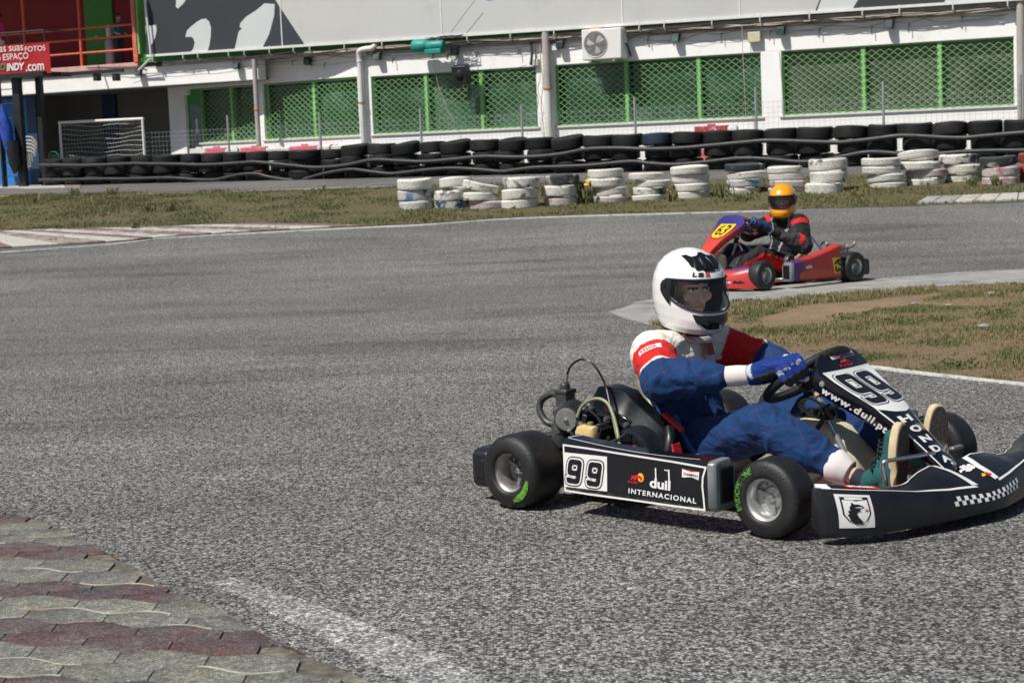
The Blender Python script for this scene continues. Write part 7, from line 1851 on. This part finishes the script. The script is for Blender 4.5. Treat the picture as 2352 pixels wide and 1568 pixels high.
def driver(K, style):
    A = style == 'A'
    kp = K
    if A:
        lb = 'person in a white helmet and blue race suit driving the black kart'
        J = dict(pel=(.33, 0, .185), ch=(.275, 0, .40), uc=(.275, 0, .50), nk=(.305, 0, .575), hd=(.320, 0, .748))
        shr, elr, wrr = (.275, -.172, .518), (.415, -.300, .445), (.700, -.180, .466)
        shl, ell_, wrl = (.285, .165, .520), (.45, .285, .44), (.640, .185, .448)
        hr, kr, ar = (.38, -.095, .165), (.755, -.165, .285), (1.045, -.118, .148)
        hl, kl, al = (.38, .095, .165), (.745, .185, .30), (1.075, .195, .185)
    else:
        lb = 'person in a yellow helmet and dark suit driving the red and blue kart'
        J = dict(pel=(.25, 0, .19), ch=(.17, 0, .40), uc=(.16, 0, .50), nk=(.185, 0, .57), hd=(.207, 0, .737))
        shr, elr, wrr = (.175, -.165, .525), (.35, -.30, .44), (.56, -.19, .50)
        shl, ell_, wrl = (.175, .165, .525), (.27, .31, .335), (.545, .185, .475)
        hr, kr, ar = (.33, -.095, .175), (.68, -.17, .30), (.96, -.13, .16)
        hl, kl, al = (.33, .095, .175), (.70, .165, .27), (.98, .135, .15)
    V_ = Vector
    pel, ch, uc, nk, hd = [V_(J[k_]) for k_ in ('pel', 'ch', 'uc', 'nk', 'hd')]
    shr, elr, wrr, shl, ell_, wrl, hr, kr, ar, hl, kl, al = [V_(q) for q in (shr, elr, wrr, shl, ell_, wrl, hr, kr, ar, hl, kl, al)]
    root = thing('person', lb, 'person', K.pos, rad(K.deg))
    yaw, pitch = (rad(-20), rad(9)) if A else (rad(34), rad(8))
    Mx = Matrix.Translation(hd + V_((-.012, 0, .002))) @ Matrix.Rotation(yaw, 4, 'Z') @ Matrix.Rotation(pitch, 4, 'Y') @ Matrix.Scale(.93, 4)
    w = MB(); k = 1.0
    # torso: overlapping ellipsoids, deep chest, narrow waist
    w.ell(pel, (.125, .150, .105)); w.ell(pel.lerp(ch, .45), (.122, .152, .12)); w.ell(ch, (.128, .165, .135)); w.ell(uc, (.105, .165, .085)); w.ell(uc + V_((.01, 0, .03)), (.09, .125, .06))
    w.capsule(uc + V_((0, 0, .02)), nk, .085, .060); w.capsule(nk, hd + V_((-.01, 0, -.09)), .056, .052)
    for sh, el, wr in ((shr, elr, wrr), (shl, ell_, wrl)):
        w.capsule(uc + V_((0, sh.y * .5, .0)), sh, .080, .074); w.capsule(sh, el, .088, .076); w.capsule(el, el.lerp(wr, .40), .076, .068); w.capsule(el.lerp(wr, .40), wr.lerp(el, .34), .068, .048); w.capsule(wr.lerp(el, .34), wr.lerp(el, .27), .048, .034); w.ell(sh.lerp(uc, .45) + V_((0, 0, .045)), (.085, .075, .045))
        w.capsule(wr.lerp(el, .2), wr, .029, .026)
    for h, kn, an in ((hr, kr, ar), (hl, kl, al)):
        w.capsule(pel + V_((.02, h.y * .7, -.01)), h, .105, .100); w.capsule(h, kn, .098, .078); w.capsule(kn, kn.lerp(an, .5), .080, .078); w.capsule(kn.lerp(an, .45), an.lerp(kn, .20), .078, .056); w.capsule(an.lerp(kn, .2), an + (an - kn).normalized() * .03, .034, .030)
    head_parts(w, Mx)
    me = fuse(w, .0068, 3, .5)
    blue, red, white, skin = (.008, .038, .128), (.58, .018, .016), (.70, .67, .60), (.78, .50, .39)
    dk, gy = (.012, .012, .014), (.075, .075, .085)
    hz = hd.z - .105
    def col(p, no):
        if p.z > hz - .01 and (p - hd).length < .16: return skin
        dn, tn = seg_d(p, nk, hd)
        if p.z > nk.z + .022 and dn < .075: return skin if A else dk
        best = None
        for nm, a, b, off in (('ar', shr, elr, 0), ('ar', elr, wrr, 1), ('al', shl, ell_, 0), ('al', ell_, wrl, 1), ('lr', hr, kr, 0), ('lr', kr, ar, 1), ('ll', hl, kl, 0), ('ll', kl, al, 1), ('t', pel, uc, 0)):
            d, t = seg_d(p, a, b); d -= {'a': .068, 'l': .085, 't': .135}[nm[0]]
            if best is None or d < best[0]: best = (d, nm, t, off)
        d, nm, t, off = best
        if A:
            if nm[0] == 'a':
                if off: return (.66, .62, .61) if (t > .76 and d + .068 < .040) or t > .88 else blue
                if t < .22: return white
                if t < .84: return red
                if t < .90: return white
                return blue
            if nm[0] == 'l':
                if off and t > .965: return skin
                if off and t > .80 and d + .085 < .046: return (.62, .58, .57)
                return blue
            z = p.z + (p.x - .30) * .25
            zz_ = z + .012 * math.sin(p.y * 40)
            if zz_ > .470: return white
            if zz_ > .418: return red
            return blue
        else:
            if nm[0] == 'a':
                if off == 0:
                    if .02 < t < .20 and no.z > .25: return red
                    return (.030, .030, .036) if no.z < .5 else dk
                if .12 < t < .25 and no.z > 0: return red
                return (.045, .045, .052) if t < .85 else dk
            if nm[0] == 'l':
                if no.z < .25 and abs(no.y) > .35: return red
                return (.022, .022, .026)
            if abs(abs(p.y) - .075 - (p.z - .4) * .2) < .010 and no.x > 0: return (.30, .30, .30)
            if z_red(p, no): return red
            return dk
    def z_red(p, no): return p.z < .22 and no.x > .2
    def disp(p):
        if (p - hd).length < .15: return 0
        if min((p - c_).length for c_ in (wrr, wrl, ar, al)) < .05: return 0
        q = noise.fractal(V_((p.x * 9, p.y * 9, p.z * 12)), 1.0, 2.0, 2); e = 0
        # gathered cloth near elbows, waist and knees
        for c_ in (elr, ell_, kr, kl, wrr, wrl, ar, al, V_((.33, 0, .30))):
            dd = (p - c_).length
            if dd < .17: e = max(e, 1 - dd / .17)
        rid = math.sin((p.x * .7 + p.z * 1.1 + p.y * .5) * 62 + 4.5 * noise.noise(p * 8)) * e
        f2 = noise.noise(V_((p.x * 16 + p.z * 9, p.y * 16, p.z * 11 - p.x * 7)) + V_((3, 1, 2))); f2 = (1 - abs(f2) * 3) if abs(f2) < .33 else 0
        return .008 * q + .0050 * rid + .0085 * f2 * (.35 + e)
    paint(me, col, disp); body = link('body', me, M['suit' if A else 'suit_dark'], root)
    # skin uses its own material on the head
    me.materials.append(M['skin'])
    hidx = [i for i, v in enumerate(me.vertices) if (v.co - hd).length < .155 and v.co.z > hz - .01]
    hs = set(hidx); n_ = 0
    for pl in me.polygons:
        if all(v in hs for v in pl.vertices): pl.material_index = 1
    if A: face_details(root, Mx)
    else:
        face_details(root, Mx)
    hm, HM = make_helmet(root, hd, yaw, pitch, 'helmet_white' if A else 'helmet_yellow', 'visor' if A else 'visor_far', style, k=.975 if A else .97)
    if A:
        w = MB(); rr = random.Random(6)
        for i in range(22):
            a = PI + rr.uniform(-1.3, 1.3); p0 = nk + V_((math.cos(a) * .062 + .008, math.sin(a) * .062, .085)); w.capsule(p0, p0 + V_((math.cos(a) * .012, math.sin(a) * .012, -.06 - rr.uniform(0, .02))), .011, .004, 8)
        w.obj('hair', M['hair_brown'], root)
    # collar
    w = MB(); pts = [nk + V_((math.cos(t * PI / 12) * .068 + .006, math.sin(t * PI / 12) * .066, .0 - math.cos(t * PI / 12) * .018)) for t in range(24)]
    w.tube(pts, .017, 8, closed=True, flat=.8); w.obj('collar', M['cuff' if A else 'lining'], root)
    # gloves on the wheel
    px, pz = (0, 0) if A else (-.11, .085)
    cw = V_((.823 + px, 0, .452 + pz)); nn = V_((-.57, 0, .82)); e1 = V_((.82, 0, .57)); e2 = V_((0, -1, 0)); Rr = .158
    def ringf(sy):
        def f(a):
            a = rad(a); o = e1 * math.sin(a) + e2 * sy * math.cos(a); return cw + o * Rr, o, e1 * math.cos(a) - e2 * sy * math.sin(a)
        return f
    gcol = (.007, .030, .20) if A else (.015, .06, .22)
    ga = (33, 25, 17, 9) if A else (22, 14.5, 7, 0)
    gl_ = (-10, -18, -26, -34) if A else ga
    glove(root, wrr, ringf(1), ga, nn, M['glove'], gcol, -1, (.50, .55, .52))
    glove(root, wrl, ringf(-1), gl_, nn, M['glove'], gcol, 1, (.50, .55, .52))
    for el, wr in ((elr, wrr), (ell_, wrl)):
        d = (wr - el).normalized(); w = MB()
        w.lathe([(.030, -.092), (.036, -.085), (.0375, -.04), (.034, .004), (.027, .010)], wr, d, 24); w.obj('cuff', M['cuff' if A else 'lining'], root)
        w = MB(); w.lathe([(.030, .0), (.037, .003), (.038, .03), (.036, .05)], wr, d, 24)
        g = w.obj('glove_cuff', mat('glove_cloth_' + style, gcol, .7, var=.15, scale=20), root)
        w = MB(); w.lathe([(.0385, .012), (.0395, .014), (.0395, .030), (.0385, .032)], wr, d, 24, a0=.3, a1=4.2); w.obj('wrist_strap', M['cuff'], g)
    # trouser cuffs, socks, shoes
    for s, kn, an in ((-1, kr, ar), (1, kl, al)):
        d = (an - kn).normalized(); w = MB()
        w.lathe([(.040, -.060), (.052, -.055), (.060, -.040), (.055, -.008), (.045, .020), (.036, .024)], an - d * .004, d, 30); w.obj('ankle_cuff', M['cuff' if A else 'suit_dark_plain'], root)
        w = MB(); w.capsule(an + d * .050, an + d * .085, .033, .036, 16); w.obj('sock', M['sock'], root)
        if A: hx = 1.246 if s < 0 else 1.262; hz_, tz = (.118, .305) if s < 0 else (.160, .335); yy = an.y + (.012 if s < 0 else .01)
        else: hx, hz_, tz, yy = 1.10, .10, .28, an.y
        heel, toe = V_((hx - .045, yy, hz_)), V_((hx - .035, yy, tz - .03)); fwd = V_((1, 0, 0))
        w = MB(); w.capsule(heel + V_((.010, 0, 0)), toe + V_((.012, 0, 0)), .040, .028, 18); w.capsule(heel + V_((.016, 0, 0)), toe + V_((.020, 0, 0)), .040, .032, 18); w.capsule(an + d * .085, heel + V_((-.01, 0, .03)), .037, .043, 16); w.capsule(heel + V_((-.030, 0, .03)), heel.lerp(toe, .5) + V_((-.004, 0, 0)), .036, .030, 16)
        mes = fuse(w, .005, 2); mes.shade_smooth(); sh_ = link('shoe', mes, M['teal_suede' if A else 'laces'], root)
        # sole: outline of a foot, standing upright
        outl = []
        for t in range(36):
            a = 2 * PI * t / 36; zz_ = math.sin(a); wd_ = .044 * (1 - .10 * (zz_ < 0) * 1.2 - .14 * math.exp(-((zz_ + .15) / .28) ** 2)); outl.append((wd_ * math.copysign(abs(math.cos(a)) ** .75, math.cos(a)), (heel.z + toe.z) / 2 + ((toe.z - heel.z) / 2 + .050) * zz_))
        tl = .06
        def ring_(x, k_): return [(x + (z - heel.z) * tl, yy + y * k_, (heel.z + toe.z) / 2 + (z - (heel.z + toe.z) / 2) * (1 - (1 - k_) * .6)) for y, z in outl]
        w = MB(); w.loft([ring_(hx - .022, 1.03), ring_(hx - .018, 1.07), ring_(hx + .002, 1.07), ring_(hx + .006, 1.0)]); w.obj('sole_edge', M['sole_side' if A else 'sole'], sh_, sharp=50)
        w = MB(); w.loft([ring_(hx + .0065, .98), ring_(hx + .010, .95)]); w.obj('sole', M['sole'], sh_, sharp=50)
        if A:
            w = MB(); rr = random.Random(4)
            for i in range(7):
                z = heel.z + .05 + i * .016; c_ = heel.lerp(toe, (z - heel.z) / (toe.z - heel.z)) + V_((-.036 - .010 * (i < 3) + .002 * i, 0, 0)); w.tube([c_ + V_((.01, -.034, -.006)), c_ + V_((-.006, -.015, .002)), c_ + V_((-.006, .015, -.002)), c_ + V_((.01, .034, .006))], .0038, 6)
            w.tube(spline([c_ + V_((-.0, 0, -.05)), c_ + V_((-.03, -.03, -.07)), c_ + V_((-.02, -.045, -.1))], 5), .004, 6); w.obj('laces', M['laces'], sh_)
            if s > 0: TW = Matrix.Translation(an) @ Matrix.Rotation(rad(-22), 4, 'Z') @ Matrix.Translation(-an); sh_.matrix_local = TW
    if A:
        # sleeve badge
        d = (elr - shr).normalized(); out = V_((.50, -.80, .28)).normalized(); out = (out - d * out.dot(d)).normalized(); ax2 = d.cross(out)
        c_ = shr.lerp(elr, .50); rad_ = .088
        from mathutils.bvhtree import BVHTree
        bvh = BVHTree.FromPolygons([v.co.copy() for v in me.vertices], [tuple(p.vertices) for p in me.polygons])
        def bm(u, v, off=0):   # u along the sleeve's circumference, v along the arm, laid on the cloth
            an_ = u / rad_; dd = (out * math.cos(an_) + ax2 * math.sin(an_)); o_ = c_ + d * v
            h_ = bvh.ray_cast(o_ + dd * .25, -dd); r = (h_[0] - o_).dot(dd) if h_[0] is not None else rad_
            return o_ + dd * (r + off)
        sg = -1 if ax2.z > 0 else 1
        patch('sleeve_badge', [(-.045 * sg, -.020), (.045 * sg, -.020), (.045 * sg, .016), (-.045 * sg, .016)], lambda u, v: bm(u, v, .0025), M['cuff'], body, du=.006)
        text_on('lettering', 'RESMA', lambda u, v: bm(-sg * (-.036 + .062 * u), (.011 - .023 * v) * 1, .0045), M['decal_red'], body, bold=.0, du=.1)
        w = MB(); w.tube(spline([(.36, -.165, .29), (.40, -.185, .24), (.46, -.19, .17), (.52, -.18, .13)], 6), .012, 8, flat=1.8); w.obj('hip_strap', M['belt_blue'], root)
        w = MB(); w.tube([(.36, -.10, .585), (.385, -.02, .545), (.385, 0, .44)], .0025, 6); w.obj('zip', M['rail_red'], root)
        patch('collar_label', [(-.02, 0), (.02, 0), (.02, .045), (-.02, .045)], lambda u, v: V_((.398 - .25 * (v), u + .02, .50 + v)), M['banner_red'], body)
    return root
M['hair_brown'] = mat('hair_brown', (.10, .045, .03), .6, bump=.5)
M['suit_dark_plain'] = mat('suit_dark_plain', (.02, .02, .024), .8)
driver(KA, 'A'); driver(KB, 'B')

# ------------------------------------------------------------------ two people on the balcony
def standing(px, yfoot, off, top, sleeves, trousers, label, hairc=(.035, .02, .015), face=0, hgt=1.25, z0=3.62, arm=1):
    q = BF.un(px, yfoot, 1, off); k = hgt / 1.75
    fr = Frame(BF.w((q.x, off, z0)), BR + face); root = thing('person', label, 'person', fr.pos, rad(fr.deg)); w = MB(); V_ = Vector
    def S(x, y, z): return V_((x * k, y * k, z * k))
    # facing +x
    for s in (-1, 1):
        w.capsule(S(0, s * .09, .92), S(.01, s * .10, .50), .085 * k, .06 * k); w.capsule(S(.01, s * .10, .50), S(-.02, s * .10, .09), .058 * k, .04 * k); w.capsule(S(-.03, s * .10, .05), S(.13, s * .11, .03), .04 * k, .032 * k)
        w.capsule(S(0, s * .17, 1.40), S(.02, s * .21, 1.13), .052 * k, .042 * k); w.capsule(S(.02, s * .21, 1.13), S(.24, s * .16, 1.05), .040 * k, .030 * k); w.ell(S(.29, s * .15, 1.06), (.05 * k, .025 * k, .02 * k), seg=12)
        for f in range(4): w.capsule(S(.31, s * .15 + (f - 1.5) * .018, 1.06), S(.37, s * .15 + (f - 1.5) * .02, 1.045), .009 * k, .007 * k, 8)
        w.capsule(S(.28, s * .13, 1.06), S(.32, s * .10, 1.075), .010 * k, .008 * k, 8)
    w.ell(S(0, 0, .98), (.11 * k, .15 * k, .12 * k)); w.ell(S(0, 0, 1.15), (.10 * k, .14 * k, .16 * k)); w.ell(S(0, 0, 1.33), (.11 * k, .17 * k, .13 * k)); w.capsule(S(0, 0, 1.42), S(.01, 0, 1.55), .055 * k, .05 * k)
    HH = Matrix.Translation(S(.02, 0, 1.64)) @ Matrix.Scale(k * 1.12, 4)
    P = lambda x, y, z: HH @ V_((x, y, z)); R3 = Matrix.Scale(k * 1.12, 3) if False else Matrix.Identity(3) * (k * 1.12)
    w.ell(P(0, 0, .01), (.095, .076, .11), R3); w.ell(P(.025, 0, -.05), (.07, .058, .06), R3); w.capsule(P(.095, 0, .01), P(.112, 0, -.025), .009, .013, 8)
    for s in (-1, 1): w.ell(P(0, s * .078, -.01), (.016, .01, .028), R3, 8)
    me = fuse(w, .011, 2)
    def col(p, no):
        z = p.z / k; x = p.x / k
        if z > 1.47: return (.42, .24, .17)
        if x > .255 and .98 < z < 1.12: return (.42, .24, .17)
        if z > .94 or (abs(p.y / k) > .16 and z > .98): return sleeves if (x > .06 and abs(p.y / k) > .10 and z < 1.16) else top
        if z > .09: return trousers
        return (.05, .05, .055)
    paint(me, col); link('body', me, M['suit_dark'], root)
    w = MB(); w.ell(P(-.015, 0, .035), (.10, .084, .105), R3); w.v = [v if not (v[0] > P(.055, 0, 0).x and v[2] < P(0, 0, .055).z) else (P(.05, 0, 0).x, v[1], v[2]) for v in w.v]; w.obj('hair', mat('hair_' + label[:8], hairc, .7, bump=.5), root)
    return root
standing(277, 145, .55, (.05, .20, .24), (.40, .38, .42), (.02, .05, .09), 'child in a teal shirt standing by the red balcony rail', face=-15, hgt=1.18)
standing(4, 150, .45, (.62, .03, .16), (.62, .60, .62), (.62, .60, .62), 'person in a pink and white top at the left edge of the balcony', face=-100, hgt=1.45)
